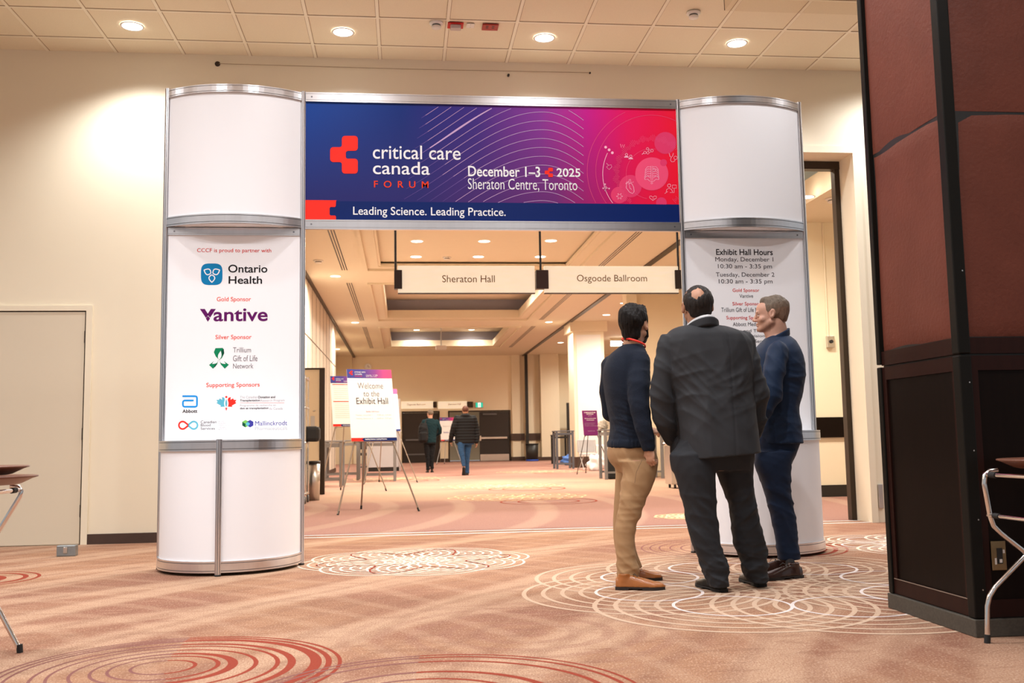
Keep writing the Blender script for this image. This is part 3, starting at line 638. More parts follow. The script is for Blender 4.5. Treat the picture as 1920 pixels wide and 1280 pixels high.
def leafL(m): poly(m, [(424.5 - 18 * x - 0.8, 755 + 13.5 * y) for x, y in _leaf[1:-1]] + [(420.5, 760), (420, 755), (421.5, 749)], f1); poly(m, petal(424.3, 762.5, -90, 15, 1.8), f1)
logo([(M['red'], leafR), (M['teal'], leafL)], 'logo', panelL)
logo([(M['ortx'], lambda m: ribbon(m, [(450, 755), (533, 755)], 0.5, f1))], 'logo', panelL)
def inf(cx, s):
    p = arc(cx, 797, 7.2, 35, 325, 26)
    p = [(cx + (x - cx) * s, y) for x, y in p]; return [(352.8, 798.8)] + p + [(353.2, 795.2)]
logo([(M['red'], lambda m: ribbon(m, [(353, 797.6)] + [(342.5 - 7.0 * math.cos(a), 797 - 7 * math.sin(a)) for a in [math.radians(-130 + 260 * i / 26) for i in range(27)]] + [(353, 796.4)], 3.2, f1)),
      (M['teal'], lambda m: ribbon(m, [(353, 797.6)] + [(363.3 + 7.0 * math.cos(a), 797 - 7 * math.sin(a)) for a in [math.radians(-130 + 260 * i / 26) for i in range(27)]] + [(353, 796.4)], 3.2, f1))], 'logo', panelL)
hexa = lambda cx, cy, r: [(cx + r * math.sin(PI / 3 * k), cy - r * math.cos(PI / 3 * k)) for k in range(6)]
logo([(M['lime'], lambda m: poly(m, hexa(460.3, 794, 7), f1)), (M['bluetx'], lambda m: poly(m, hexa(469, 794, 7), f1)), (M['dgreen'], lambda m: poly(m, [(454.3, 791), (460.3, 794.2), (460.3, 801), (454.3, 797.5)], f2)), (M['teal'], lambda m: poly(m, [(460.3, 794.2), (464.7, 790.5), (469, 794.2), (464.7, 799)], f2))], 'logo', panelL)
# ---- lettering of the right column
letters([('Exhibit Hall Hours', (1342.8, 467, 1448.9, 478.2), 0.014)], M['blacktx'], panelR)
letters([('Monday, December 1', (1341.3, 482, 1450, 492.6)), ('10:30 am - 3:35 pm', (1346.3, 495, 1447.4, 505.4)), ('Tuesday, December 2', (1342.4, 510.6, 1452.2, 521)), ('10:30 am - 3:35 pm', (1347.8, 523.2, 1448.5, 533.6)),
         ('Vantive', (1386.3, 551.2, 1412, 558)), ('Trillium Gift of Life Network', (1352.6, 576.4, 1445, 584.6)), ('Abbott Medical', (1374, 604, 1428, 611)), ('Donation and Transplantation', (1352, 617, 1478, 624.6)), ('Division', (1400, 624.8 + 2, 1434, 632)), ('Canadian Blood Services', (1352, 636.4, 1446, 642.6))], M['dgreytx'], panelR)
letters([('Gold Sponsor', (1373.6, 540.8, 1423.7, 549), 0.006), ('Silver Sponsor', (1373.4, 566, 1427, 574.4), 0.006), ('Supporting Sponsors', (1362, 592, 1437, 600.4), 0.006)], M['redtx'], panelR)

# ---- the printed header between the columns
hb = empty('header_banner', (0, 0, 0), 0, 'wide blue to magenta printed banner spanning the two white display columns', 'banner')
HX0, HX1 = -1.258 + 0.503 + 0.02, 2.70 - 0.503 - 0.02
rail_box('rail', HX0, HX1, YA - 0.016, YA + 0.016, 3.492, 3.565, hb); rail_box('rail', HX0, HX1, YA - 0.016, YA + 0.016, 2.497, 2.570, hb)
def banner_mat():
    m = bpy.data.materials.new('banner_print'); m.use_nodes = True; nt = m.node_tree; N = nt.nodes; L = nt.links; b = N['Principled BSDF']; b.inputs['Roughness'].default_value = 0.5; b.inputs['Specular IOR Level'].default_value = 0.2
    tc = N.new('ShaderNodeTexCoord'); sp = N.new('ShaderNodeSeparateXYZ'); L.new(tc.outputs['Object'], sp.inputs[0])
    mr = N.new('ShaderNodeMapRange'); mr.inputs[1].default_value = HX0; mr.inputs[2].default_value = HX1; L.new(sp.outputs[0], mr.inputs[0])
    def ramp(stops):
        r = N.new('ShaderNodeValToRGB'); r.color_ramp.interpolation = 'LINEAR'
        while len(r.color_ramp.elements) < len(stops): r.color_ramp.elements.new(0.5)
        for e_, (p, c) in zip(r.color_ramp.elements, stops): e_.position = p; e_.color = lin(*c)
        L.new(mr.outputs[0], r.inputs[0]); return r.outputs[0]
    top = ramp([(0, (10, 62, 146)), (0.25, (14, 44, 120)), (0.45, (60, 40, 130)), (0.62, (130, 44, 146)), (0.75, (190, 8, 136)), (0.86, (226, 6, 92)), (1, (240, 6, 48))])
    bot = ramp([(0, (30, 36, 104)), (0.3, (38, 34, 104)), (0.5, (74, 34, 108)), (0.66, (104, 36, 112)), (0.78, (168, 12, 104)), (0.88, (222, 6, 72)), (1, (240, 6, 44))])
    mz = N.new('ShaderNodeMapRange'); mz.inputs[1].default_value = 3.45; mz.inputs[2].default_value = 2.75; L.new(sp.outputs[2], mz.inputs[0])
    x = N.new('ShaderNodeMix'); x.data_type = 'RGBA'; L.new(mz.outputs[0], x.inputs[0]); L.new(top, x.inputs[6]); L.new(bot, x.inputs[7]); L.new(x.outputs[2], b.inputs['Base Color'])
    return m
m = MB(); m.box(HX0 - 0.004, HX1 + 0.004, YA - 0.004, YA + 0.010, 2.56, 3.50); bp = m.build('printed_panel', banner_mat(), hb)
YB = YA - 0.004
g0 = pixfn(YB, 0.0008); g1 = pixfn(YB, 0.0014); g2 = pixfn(YB, 0.0020); g3 = pixfn(YB, 0.0026)
m = MB(); zb = 0.5 * (at(600, 375.2, YB).z + at(1250, 384.4, YB).z); m.box(HX0, HX1, YB - 0.0008, YB, 2.571, zb); m.build('navy_band', M['navy'], bp)
def pt(px, py): return (px, py)
def cross_logo(m, x0, y0, x1, y1, fn):
    sx, sy = (x1 - x0) / 52.0, (y1 - y0) / 70.5
    k = arc(28, 6, 6, 180, 270, 4) + arc(46, 6, 6, 270, 360, 4) + arc(46, 22, 6, 0, 90, 4) + [(33, 28)] + arc(33, 32, 3.5, 270, 180, 4) + arc(33, 39, 3.5, 180, 90, 4) + arc(46, 48.5, 6, 270, 360, 4) + arc(46, 64.5, 6, 0, 90, 4) + arc(28, 64.5, 6, 90, 180, 4) + arc(18, 53, 4, 0, -90, 4) + arc(6, 43, 6, 90, 180, 4) + arc(6, 27, 6, 180, 270, 4) + arc(18, 17, 4, 90, 0, 4)
    poly(m, [(x0 + a * sx, y0 + b * sy) for a, b in k], fn)
m = MB(); cross_logo(m, 619, 254.7, 671, 325.5, g2); cross_logo(m, 1021.3, 314.5, 1036.8, 332, g2)
poly(m, [(572.4, 375), (631, 375.4), (630, 378), (629.6, 386.5), (628, 388), (620, 388), (618, 390), (618, 402), (620, 404), (628.5, 404), (630, 406), (630, 412.5), (572.4, 412.5)], g2)
m.build('logo', M['red'], bp)
letters([('critical care', (699.4, 272.8, 864, 298.8), 0.005), ('canada', (699.4, 303, 806, 327.2), 0.005), ('December 1\u20133', (878, 311.5, 1013, 331.4), 0.014), ('2025', (1043.7, 315.5, 1088, 331.5), 0.014), ('Leading Science. Leading Practice.', (663.3, 388.3, 949.3, 408.6), 0.006)], M['whitetx'], bp, Y=YB - 0.0008)
letters([('Sheraton Centre, Toronto', (878, 335.2, 1083, 358.8), -0.004)], M['whitetx'], bp, Y=YB - 0.0008)
letters([('FORUM', (701.3, 339.2, 803.6, 352), 0.010, 2.0)], M['ortx'], bp, Y=YB - 0.0008)
M['wave'] = mk('pale_violet_line', lin(196, 160, 206), 0.45, var=0.02); M['wavedim'] = mk('violet_line', lin(112, 84, 160), 0.45, var=0.02)
M['pinkdisc'] = mk('pink_print', lin(240, 70, 118), 0.45, var=0.02); M['pinkdisc2'] = mk('rose_print', lin(226, 44, 104), 0.45, var=0.02); M['pinkline'] = mk('pale_pink_line', lin(250, 176, 206), 0.45, var=0.02); M['pinkdim'] = mk('pink_line', lin(232, 78, 130), 0.45, var=0.02)
mw = MB(); md = MB()
for k in range(-7, 13):
    pk = 210 + 16.6 * k; segs = []; cur = []
    for i in range(90):
        x = 742 + i * 4.0; dx = x - 1019; s = 178 if dx < 0 else 132
        y = pk + 205 * (1 - math.exp(-dx * dx / (2 * s * s))) + (0.02 * (x - 1019))
        top = 193 + 0.0273 * (x - 572); botm = 375 + 0.0136 * (x - 572)
        if top < y < botm and 755 + 4 * abs(k - 2) < x < 1096: cur.append((x, y))
        elif cur: segs.append(cur); cur = []
    if cur: segs.append(cur)
    for sgm in segs:
        if len(sgm) < 3: continue
        nd = max(2, int(len(sgm) * 0.22)); wd = 0.75
        th = [(3.0 * max(0, 1 - abs(p[0] - 862) / 95) + 0.6) if k == -2 and p[0] < 1000 else wd for p in sgm]
        if sgm[0][0] < 850: ribbon(md, sgm[:nd + 1], [0.35 + (t - 0.35) * j / nd for j, t in enumerate(th[:nd + 1])], g1); ribbon(mw, sgm[nd:], th[nd:], g1)
        else: ribbon(mw, sgm, th, g1)
mw.build('wave_line', M['wave'], bp); md.build('wave_line', M['wavedim'], bp)
def inside(x, y): return 560 < x < 1268 + (y - 200) * 0.037 and 193 + 0.0273 * (x - 572) < y < 374.5 + 0.0136 * (x - 572)
def clip_ring(mb, cx, cy, r, wd, fn, a0=0, a1=360):
    cur = []
    for p in arc(cx, cy, r, a0, a1, 120):
        if inside(*p): cur.append(p)
        else:
            if len(cur) > 2: ribbon(mb, cur, wd, fn)
            cur = []
    if len(cur) > 2: ribbon(mb, cur, wd, fn)
def clip_disc(mb, cx, cy, r, fn):
    pts = []
    for x, y in arc(cx, cy, r, 0, 360, 64)[:-1]:
        x = min(x, 1266.5 + (y - 200) * 0.037); y = min(max(y, 194 + 0.0273 * (x - 572)), 374 + 0.0136 * (x - 572)); pts.append((x, y))
    poly(mb, pts, fn)
for cx_, cy_, r_, l_ in ((1182, 349, 21, 0.0010), (1161, 365.5, 15.6, 0.0007), (1247.5, 268, 20.5, 0.0010), (1240, 380, 10, 0.0010), (1244, 305, 6.5, 0.0017)):
    m = MB(); clip_disc(m, cx_, cy_, r_, pixfn(YB, l_)); m.build('disc', M['pinkdisc2'], bp)
m = MB(); clip_disc(m, 1222, 326, 31, g1); m.build('disc', M['pinkdisc'], bp)
m = MB(); clip_ring(m, 1221, 320, 104, 0.6, g1, 120, 300); clip_ring(m, 1221, 320, 120, 0.6, g1, 120, 300); clip_ring(m, 1221, 326, 47, 0.6, g1, 100, 280)
for i in range(150):
    a = math.radians(i * 2.4); r0 = 62 + 1.5 * math.sin(i * 1.7); r1 = 71 + 3 * math.sin(i * 0.9)
    p, q = (1222 + r0 * math.cos(a), 326 + r0 * math.sin(a)), (1222 + r1 * math.cos(a), 326 + r1 * math.sin(a))
    if inside(*p) and inside(*q): ribbon(m, [p, q], 0.55, g1)
m.build('dial_line', M['pinkdim'], bp)
m = MB()
clip_ring(m, 1219, 326, 89, 1.1, g2, 142, 206)
def line(pts, wd=0.8): ribbon(m, pts, wd, g2)
def disc(x, y, r): poly(m, arc(x, y, r, 0, 360, 14)[:-1], g2)
def circ(x, y, r, wd=0.7): line(arc(x, y, r, 0, 360, 16), wd)
for x, y in ((1135.5, 276), (1142, 281), (1148, 286.5)): disc(x, y, 2.6)                     # linked beads
for x, y in ((1214, 279), (1218, 283.5), (1209, 286), (1222.5, 282.5), (1214.5, 286.5)): circ(x, y, 2.3)
line([(1203.5, 289.5), (1207, 287)], 1.2)
for x, y in ((1174.5, 290), (1182.5, 293)): circ(x, y, 2.2, 0.9); poly(m, [(x - 4.5, y + 5.5), (x - 3.5, y + 3.2), (x, y + 2.4), (x + 3.5, y + 3.2), (x + 4.5, y + 5.5)], g2)
circ(1136, 352, 2); 
for dx, dy in ((-1.5, -6.5), (6, 1.5), (-5, 1), (-1, 5)): disc(1136 + dx, 352 + dy, 1.5); line([(1136, 352), (1136 + dx, 352 + dy)], 0.6)
for s in (-1, 1):                                                                             # rib cage
    for k in range(5): line([(1222 + s * 2, 313 + k * 4.2), (1222 + s * 8, 312.5 + k * 4.2), (1222 + s * (11 + 0.6 * k), 316 + k * 4.4), (1222 + s * (12.5 + 0.2 * k), 319.5 + k * 4.2)], 0.75)
    line([(1222 + s * 3, 333), (1222 + s * 8, 330), (1222 + s * 13.5, 331), (1222 + s * 12.5, 337), (1222 + s * 8, 336), (1222 + s * 3, 340)], 0.8)
line([(1220.6, 311), (1220.6, 337), (1223.4, 337), (1223.4, 311)], 0.7); circ(1226, 319, 3, 0.8)
for k in range(3): line([(1219.8, 339 + k * 2.3), (1222, 340 + k * 2.3), (1224.2, 339 + k * 2.3)], 0.7)
line([(1179, 340), (1175, 344), (1174, 352), (1180, 360), (1186, 363), (1189, 359), (1188, 351), (1185, 345), (1181, 343), (1179, 346)], 0.9)   # heart with vessels
line([(1179, 346), (1179.5, 336.5), (1182, 336), (1183, 343), (1188, 341)], 0.8); line([(1176, 340), (1173, 345)], 0.8); line([(1180, 347), (1181, 353), (1184, 355)], 0.7)
line([(1224, 376), (1217.5, 370.5), (1218, 368), (1221, 367.4), (1224, 370), (1227, 367.4), (1230.5, 368), (1231, 371), (1224, 376)], 0.7); line([(1223, 373), (1226, 372), (1227, 373.5), (1229, 372)], 0.6)
line([(1254.5, 287), (1256, 293), (1258.5, 295), (1261, 292.5), (1262.5, 287)], 0.9); line([(1258.5, 295), (1257, 300), (1259, 303.5), (1264, 303), (1266, 299)], 0.8); circ(1266.5, 296, 3.2, 0.7)
circ(1254.5, 348, 3, 0.9); line([(1249, 360), (1250, 355), (1254.5, 353), (1259, 355), (1261, 360)], 0.8); line([(1260.5, 347), (1268, 347), (1268, 353), (1260.5, 353), (1260.5, 347)], 0.7); line([(1264, 353), (1264, 361), (1256, 361)], 0.7); line([(1246, 363), (1252, 359)], 0.7)
circ(1161.5, 368, 3.5, 0.6); 
for a in range(0, 360, 60): disc(1161.5 + 5.2 * math.cos(math.radians(a)), 368 + 5.2 * math.sin(math.radians(a)), 0.9)
line([(1137, 306), (1141, 310), (1146, 309), (1147, 313), (1142, 318), (1137, 313), (1141, 310)], 0.6); line([(1163, 270), (1165, 277), (1167, 271), (1169, 277), (1171, 271)], 0.7)
m.build('icon', M['pinkline'], bp)
# ================================================================== FOYER OBJECTS
def onX(px, py, X):
    d = ray(px, py); return EYE + d * (X / d.x)
# ---- dark leather and wood clad pillar
PX, PY0, PY1, PX1 = 2.45, 4.07, 4.82, 3.9
M['leather'] = mk('red_brown_leather', (0.130, 0.036, 0.022), 0.55, spec=0.2, var=0.22, vscale=5, bump=0.25, bscale=55)
M['dwood2'] = mk('dark_red_wood', (0.020, 0.006, 0.0042), 0.4, spec=0.14, var=0.3, vscale=5, stretch=(6, 6, 0.6))
M['granite'] = mk('grey_brown_granite', (0.06, 0.052, 0.04), 0.55, var=0.5, vscale=90)
M['bpost'] = mk('black_corner_trim', (0.007, 0.006, 0.0045), 0.45, spec=0.15, var=0.15, vscale=5)
pil = tag(empty('pillar', (PX, PY0, 0)), 'square pillar clad in dark wood below and red-brown leather above, standing on the right', 'pillar', kind='structure')
pil.location = (0, 0, 0)
ZL = 1.225; ZS = onX(1747, 221, PX).z
m = MB(); m.bev(PX - 0.012, PX1, PY0 - 0.012, PY1 + 0.012, 0, 0.076, 0.004); m.build('stone_base', M['granite'], pil)
m = MB(); m.box(PX + 0.02, PX1, PY0 + 0.02, PY1 - 0.02, 0.076, ZC - 0.01); m.build('core', M['blk'], pil)
def panel_face(z0, z1, inset, mat, name, frame_mat, fw, fwb):
    """framed panels on the left (x = PX) and front (y = PY0) faces"""
    m = MB()
    m.box(PX + 0.004, PX + 0.02, PY0 + 0.05, PY1 - 0.03, z0, z0 + fwb); m.box(PX + 0.004, PX + 0.02, PY0 + 0.05, PY1 - 0.03, z1 - fw, z1)
    m.box(PX + 0.05, PX1, PY0 + 0.004, PY0 + 0.02, z0, z0 + fwb); m.box(PX + 0.05, PX1, PY0 + 0.004, PY0 + 0.02, z1 - fw, z1)
    if fw > 0.03:
        m.box(PX + 0.004, PX + 0.02, PY0 + 0.05, PY0 + 0.075, z0 + fwb, z1 - fw); m.box(PX + 0.004, PX + 0.02, PY1 - 0.07, PY1 - 0.03, z0 + fwb, z1 - fw)
        m.box(PX + 0.05, PX + 0.085, PY0 + 0.004, PY0 + 0.02, z0 + fwb, z1 - fw)
    m.build('panel_frame', frame_mat, pil)
    return m
panel_face(0.08, ZL - 0.006, 0, M['dwood2'], 'lower', M['dwood2'], 0.065, 0.075)
m = MB(); m.box(PX + 0.012, PX + 0.019, PY0 + 0.075, PY1 - 0.07, 0.155, ZL - 0.07); m.build('lower_panel', M['dwood'], pil)
m = MB(); m.box(PX + 0.085, PX1, PY0 + 0.012, PY0 + 0.019, 0.155, ZL - 0.07); m.build('lower_panel', M['dwood'], pil)
m = MB(); m.box(PX + 0.013, PX + 0.0135, PY0 + 0.075, PY1 - 0.07, 0.153, 0.158) if False else m.box(PX + 0.002, PX + 0.005, PY0 + 0.06, PY1 - 0.04, 0.152, 0.1555); m.build('edge_strip', mk('worn_edge', (0.22, 0.16, 0.12), 0.6, var=0.3), pil)
m = MB(); m.box(PX + 0.004, PX + 0.02, PY0 + 0.05, PY1 - 0.03, ZL + 0.004, ZL + 0.075); m.box(PX + 0.05, PX1, PY0 + 0.004, PY0 + 0.02, ZL + 0.004, ZL + 0.075); m.build('ledge', M['dwood2'], pil)
def cushion(mb, axis, a0, a1, z0, z1, base):
    """slightly puffed leather panel with stitched border"""
    nu, nv = 16, 24; vs = []
    for i in range(nu + 1):
        for j in range(nv + 1):
            u, v = i / nu, j / nv; e = min(u, 1 - u) * (a1 - a0); f = min(v, 1 - v) * (z1 - z0); d = min(e, f)
            p = 0.010 * (1 - math.exp(-d / 0.02)) - (0.004 if 0.018 < d < 0.03 else 0) + 0.002 * math.sin(7 * u + 5 * v)
            a = a0 + (a1 - a0) * u; z = z0 + (z1 - z0) * v
            vs.append((base - p, a, z) if axis == 'x' else (a, base - p, z))
    W = nv + 1
    mb.add(vs, [(i * W + j, i * W + j + 1, (i + 1) * W + j + 1, (i + 1) * W + j) for i in range(nu) for j in range(nv)], True)
for z0, z1 in ((ZL + 0.08, ZS - 0.006), (ZS + 0.006, ZC - 0.02)):
    m = MB(); cushion(m, 'x', PY0 + 0.055, PY1 - 0.035, z0, z1, PX + 0.02); m.build('leather_panel', M['leather'], pil)
    m = MB(); cushion(m, 'y', PX + 0.058, PX1, z0, z1, PY0 + 0.02); m.build('leather_panel', M['leather'], pil)
m = MB(); m.bev(PX - 0.006, PX + 0.052, PY0 - 0.006, PY0 + 0.052, 0.078, ZL - 0.004, 0.006); m.build('corner_trim', M['bpost'], pil)
m = MB(); m.bev(PX - 0.006, PX + 0.052, PY0 - 0.006, PY0 + 0.052, ZL + 0.002, ZC - 0.01, 0.006); m.build('corner_trim', M['bpost'], pil)
m = MB(); m.bev(PX - 0.006, PX + 0.03, PY1 - 0.034, PY1 + 0.006, 0.078, ZL - 0.004, 0.004); m.bev(PX - 0.006, PX + 0.03, PY1 - 0.034, PY1 + 0.006, ZL + 0.01, ZC - 0.01, 0.004); m.build('corner_trim', M['bpost'], pil)
m = MB()
for z in (0.2, 0.5, 0.8, 1.1, 1.6):
    for y in (PY0 - 0.0065,): m.add([(PX + 0.036 + 0.0035 * math.cos(k * PI / 3), y, z + 0.0035 * math.sin(k * PI / 3)) for k in range(6)], [tuple(range(6))], False)
m.build('screw_cap', M['steel'], pil)
# brass data outlet on the pillar's front face
a = at(1856, 1014, PY0 + 0.003); b = at(1887, 1068, PY0 + 0.003)
o = empty('wall_outlet', (a.x, PY0 + 0.003, b.z), 0, 'brass data outlet plate low on the dark pillar behind the tray stand', 'outlet')
W_, H_ = b.x - a.x, a.z - b.z
m = MB(); m.bev(0, W_, -0.006, 0.001, 0, H_, 0.002); m.build('face_plate', M['brass'], o)
m = MB(); m.box(W_ * 0.36, W_ * 0.74, -0.008, -0.005, H_ * 0.22, H_ * 0.76); m.build('insert', M['blk'], o)
m = MB(); m.box(W_ * 0.50, W_ * 0.68, -0.0095, -0.0075, H_ * 0.26, H_ * 0.38); m.build('port', M['plastic'], o)
m = MB(); m.box(W_ * 0.2, W_ * 0.32, -0.0075, -0.0055, H_ * 0.2, H_ * 0.42); m.box(W_ * 0.78, W_ * 0.9, -0.0075, -0.0055, H_ * 0.58, H_ * 0.7); m.build('label_plate', M['plastic'], o)

# ---- folding tray stands with oval trays
def tray_stand(cx, cy, label, straight=False):
    e = empty('tray_stand', (cx, cy, 0), 0, label, 'tray stand', None)
    prof = [(-0.20, 0.012), (-0.19, 0.15), (-0.178, 0.19), (-0.15, 0.228), (0, 0.357), (0.12, 0.452), (0.152, 0.485), (0.166, 0.53), (0.182, 0.66), (0.178, 0.695), (0.155, 0.715), (0.12, 0.718)]
    if straight: prof = [(-0.20, 0.012), (-0.10, 0.20), (0, 0.372), (0.10, 0.545), (0.172, 0.672), (0.178, 0.694), (0.166, 0.712), (0.13, 0.718)]
    for y in (-0.2, 0.2):
        for s in (-1, 1):
            m = MB(); m.tube([(s * x, y + s * 0.011, z) for x, z in prof], 0.0105, 12); m.build('leg', M['chrome'], e)
            m = MB(); m.tube([(s * -0.2012, y + s * 0.011, 0.0), (s * -0.198, y + s * 0.011, 0.035)], 0.013, 12); m.build('foot_cap', M['rub'], e)
        m = MB(); m.tube([(0, y - 0.024, 0.357), (0, y + 0.024, 0.357)], 0.007, 10); m.build('pivot', M['steel'], e)
    for s in (-1, 1):
        m = MB(); m.tube([(s * 0.17, -0.2, 0.70), (s * 0.17, 0.2, 0.70)], 0.0095, 12); m.tube([(s * 0.166, -0.2, 0.53), (s * 0.166, 0.2, 0.53)], 0.009, 12) if not straight else None; m.build('cross_bar', M['chrome'], e)
        m = MB()
        for y in (-0.14, 0.14): m.tube([(s * 0.17, y - 0.022, 0.70), (s * 0.17, y + 0.022, 0.70)], 0.013, 10)
        if not straight:
            for y in (-0.14, 0.14): m.tube([(s * 0.166, y - 0.02, 0.53), (s * 0.166, y + 0.02, 0.53)], 0.0115, 10)
        m.build('clamp', M['rub'], e)
    return e
def tray(x, y, z, rx, ry, label, rz=0):
    t = MB(); R = 1.0
    prof = [(0.0001, 0.0), (0.74, 0.0), (0.80, 0.004), (0.94, 0.026), (1.0, 0.032), (1.005, 0.036), (0.99, 0.0385), (0.93, 0.033), (0.79, 0.011), (0.73, 0.007), (0.0001, 0.007)]
    t.lathe([(r, zz) for r, zz in prof], (0, 0, 0), 64, rx, ry)
    o = t.build('serving_tray', M['wood']); o.location = (x, y, z); o.rotation_euler = (0, 0, rz)
    return tag(o, label, 'tray')
tray_stand(2.625, 3.745, 'folding chrome tray stand in front of the dark pillar')
tray(2.74, 3.72, 0.7305, 0.335, 0.26, 'oval brown serving tray on the tray stand beside the dark pillar')
tray_stand(-1.865, 4.37, 'folding chrome tray stand at the left edge, in front of the beige door', True)
tray(-1.875, 4.34, 0.7305, 0.33, 0.26, 'oval brown serving tray, lower of two stacked on the left tray stand')
tray(-1.905, 4.32, 0.772, 0.33, 0.26, 'oval brown serving tray, upper of two stacked on the left tray stand')

# ---- floor door holder
p = fl(126, 1042); m = MB(); m.bev(-0.075, 0.075, -0.035, 0.035, 0, 0.088, 0.006); o = m.build('door_stop', mk('galvanised_steel', (0.30, 0.33, 0.34), 0.4, 0.8, var=0.15, vscale=30)); o.location = (p.x, p.y, 0.001); tag(o, 'small galvanised metal door stop on the carpet near the beige door', 'door stop')
m = MB(); m.bev(-0.02, 0.012, -0.042, -0.034, 0.025, 0.075, 0.003); m.build('latch', M['steel'], o)
# ---- fittings in the tiled ceiling
def detector(px, py, z, label, r=0.062):
    p = atz(px, py, z); e = empty('smoke_detector', (p.x, p.y, z - 0.003), 0, label, 'smoke detector')
    m = MB(); m.lathe([(0.0001, 0), (r, 0), (r, -0.012), (r * 0.86, -0.02), (0.0001, -0.02)], n=28); m.build('base', M['plastic'], e)
    m = MB(); m.lathe([(0.0001, -0.02), (r * 0.62, -0.02), (r * 0.62, -0.034), (r * 0.70, -0.036), (r * 0.66, -0.052), (0.0001, -0.056)], n=28); m.build('head', M['plastic'], e)
    m = MB(); m.lathe([(r * 0.63, -0.024), (r * 0.63, -0.032)], n=28); m.build('grille', M['blk'], e)
    return e
detector(818, 42, ZC, 'round white smoke detector in the tiled ceiling beside the red strobe')
detector(1300, 23, ZC, 'round white smoke detector in the tiled ceiling above the right column')
p = atz(854, 46, ZC); e = empty('alarm_strobe', (p.x, p.y, ZC - 0.003), 0, 'red alarm plate with clear strobe lens in the tiled ceiling', 'fire alarm')
m = MB(); m.bev(-0.072, 0.072, -0.06, 0.06, -0.012, 0, 0.004); m.build('plate', M['redpl'], e)
m = MB(); m.bev(-0.048, 0.048, -0.045, 0.02, -0.05, -0.012, 0.008); m.build('strobe_lens', mk('clear_grey_lens', (0.55, 0.47, 0.45), 0.2, var=0.15, vscale=30), e)
p = atz(882, 47, ZC); m = MB(); m.bev(-0.036, 0.036, -0.045, 0.045, -0.006, 0, 0.002); m.m = 1; m.box(-0.004, 0.004, -0.03, -0.022, -0.008, -0.006); m.box(-0.004, 0.004, 0.022, 0.03, -0.008, -0.006)
o = m.build('blank_plate', [M['plastic'], M['lgrey']]); o.location = (p.x, p.y, ZC - 0.003); tag(o, 'small white square cover plate between the two red ceiling alarms', 'cover plate')
p = atz(919, 49, ZC); e = empty('alarm_speaker', (p.x, p.y, ZC - 0.003), 0, 'dull red slotted alarm speaker plate in the tiled ceiling', 'fire alarm')
m = MB(); m.bev(-0.074, 0.074, -0.062, 0.062, -0.014, 0, 0.004); m.build('plate', M['reddk'], e)
m = MB()
for x in (-0.03, 0.025):
    for y in (-0.035, 0.0): m.box(x - 0.012, x + 0.012, y - 0.006, y + 0.006, -0.016, -0.0135)
m.build('sound_slot', M['blk'], e)
# clear air deflector under the ceiling
gl = bpy.data.materials.new('clear_acrylic'); gl.use_nodes = True; _b = gl.node_tree.nodes['Principled BSDF']; _b.inputs['Base Color'].default_value = (0.94, 0.92, 0.88, 1); _b.inputs['Transmission Weight'].default_value = 1; _b.inputs['Roughness'].default_value = 0.05; _b.inputs['IOR'].default_value = 1.02
yd = 7.7; a = at(1358, 19.5, yd); m = MB(); m.box(a.x, a.x + 1.4, yd, yd + 0.006, a.z, ZC - 0.004); m.box(a.x, a.x + 0.006, yd - 0.5, yd, a.z, ZC - 0.004)
o = m.build('air_deflector', gl); tag(o, 'clear acrylic air deflector hanging under the tiled ceiling at upper right', 'air deflector')
# wall fixings high on the front wall
a = at(408, 120, YW); b = at(1106, 137, YW)
e = empty('wall_wire', (0, 0, 0), 0, 'thin wire strung between two small anchors high on the cream wall', 'wire')
m = MB(); m.tube([(a.x, YW - 0.012, a.z), ((a.x + b.x) / 2, YW - 0.010, (a.z + b.z) / 2 - 0.008), (b.x, YW - 0.012, b.z)], 0.0022, 6); m.build('wire', mk('tan_wire', (0.35, 0.25, 0.15), 0.6, var=0.1), e)
for q, s in ((a, 0.026), (b, 0.010)):
    m = MB(); k = 16; vs = []
    for (r, y) in ((0.0001, -0.02), (s * 0.55, -0.02), (s * 0.6, -0.008), (s, -0.006), (s, 0.0)):
        for i in range(k): vs.append((q.x + r * math.cos(2 * PI * i / k), YW + y - 0.0005, q.z + r * math.sin(2 * PI * i / k)))
    m.add(vs, [(j * k + i, j * k + (i + 1) % k, (j + 1) * k + (i + 1) % k, (j + 1) * k + i) for j in range(4) for i in range(k)], True); m.build('anchor', M['bronze'], e)
q = at(953, 142, YW); m = MB(); m.tube([(q.x, YW - 0.028, q.z), (q.x, YW, q.z)], 0.012, 12); tag(m.build('wall_stud', M['blk']), 'small black stud on the cream wall above the printed banner', 'wall fixing')
q = at(1649, 930, YW); m = MB(); m.bev(q.x - 0.02, q.x + 0.03, YW - 0.022, YW, q.z - 0.12, q.z + 0.12, 0.004); tag(m.build('corner_guard', M['steel']), 'short steel plate at the foot of the wall beside the pillar', 'wall plate')
# ---- fittings seen through the side opening
q = at(1555, 641, 13.5); e = empty('wall_box', (q.x, 13.5, q.z), 0, 'small metal box with conduit on the wall seen through the side opening', 'electrical box')
m = MB(); m.bev(-0.055, 0.055, -0.06, 0, -0.085, 0.085, 0.006); m.build('box', M['steel'], e)
m = MB(); m.tube([(0, -0.085, 0.0), (0, -0.06, 0.0)], 0.025, 14); m.build('knob', M['rub'], e)
m = MB(); q2 = at(1545, 420, 13.5); m.tube([(-0.02, -0.015, 0.085), (-0.02, -0.015, 3.975 - q.z)], 0.012, 10); m.build('conduit', M['wall'], e)
detector(1560, 372, 3.98, 'white smoke detector on the low ceiling seen through the side opening', 0.085)
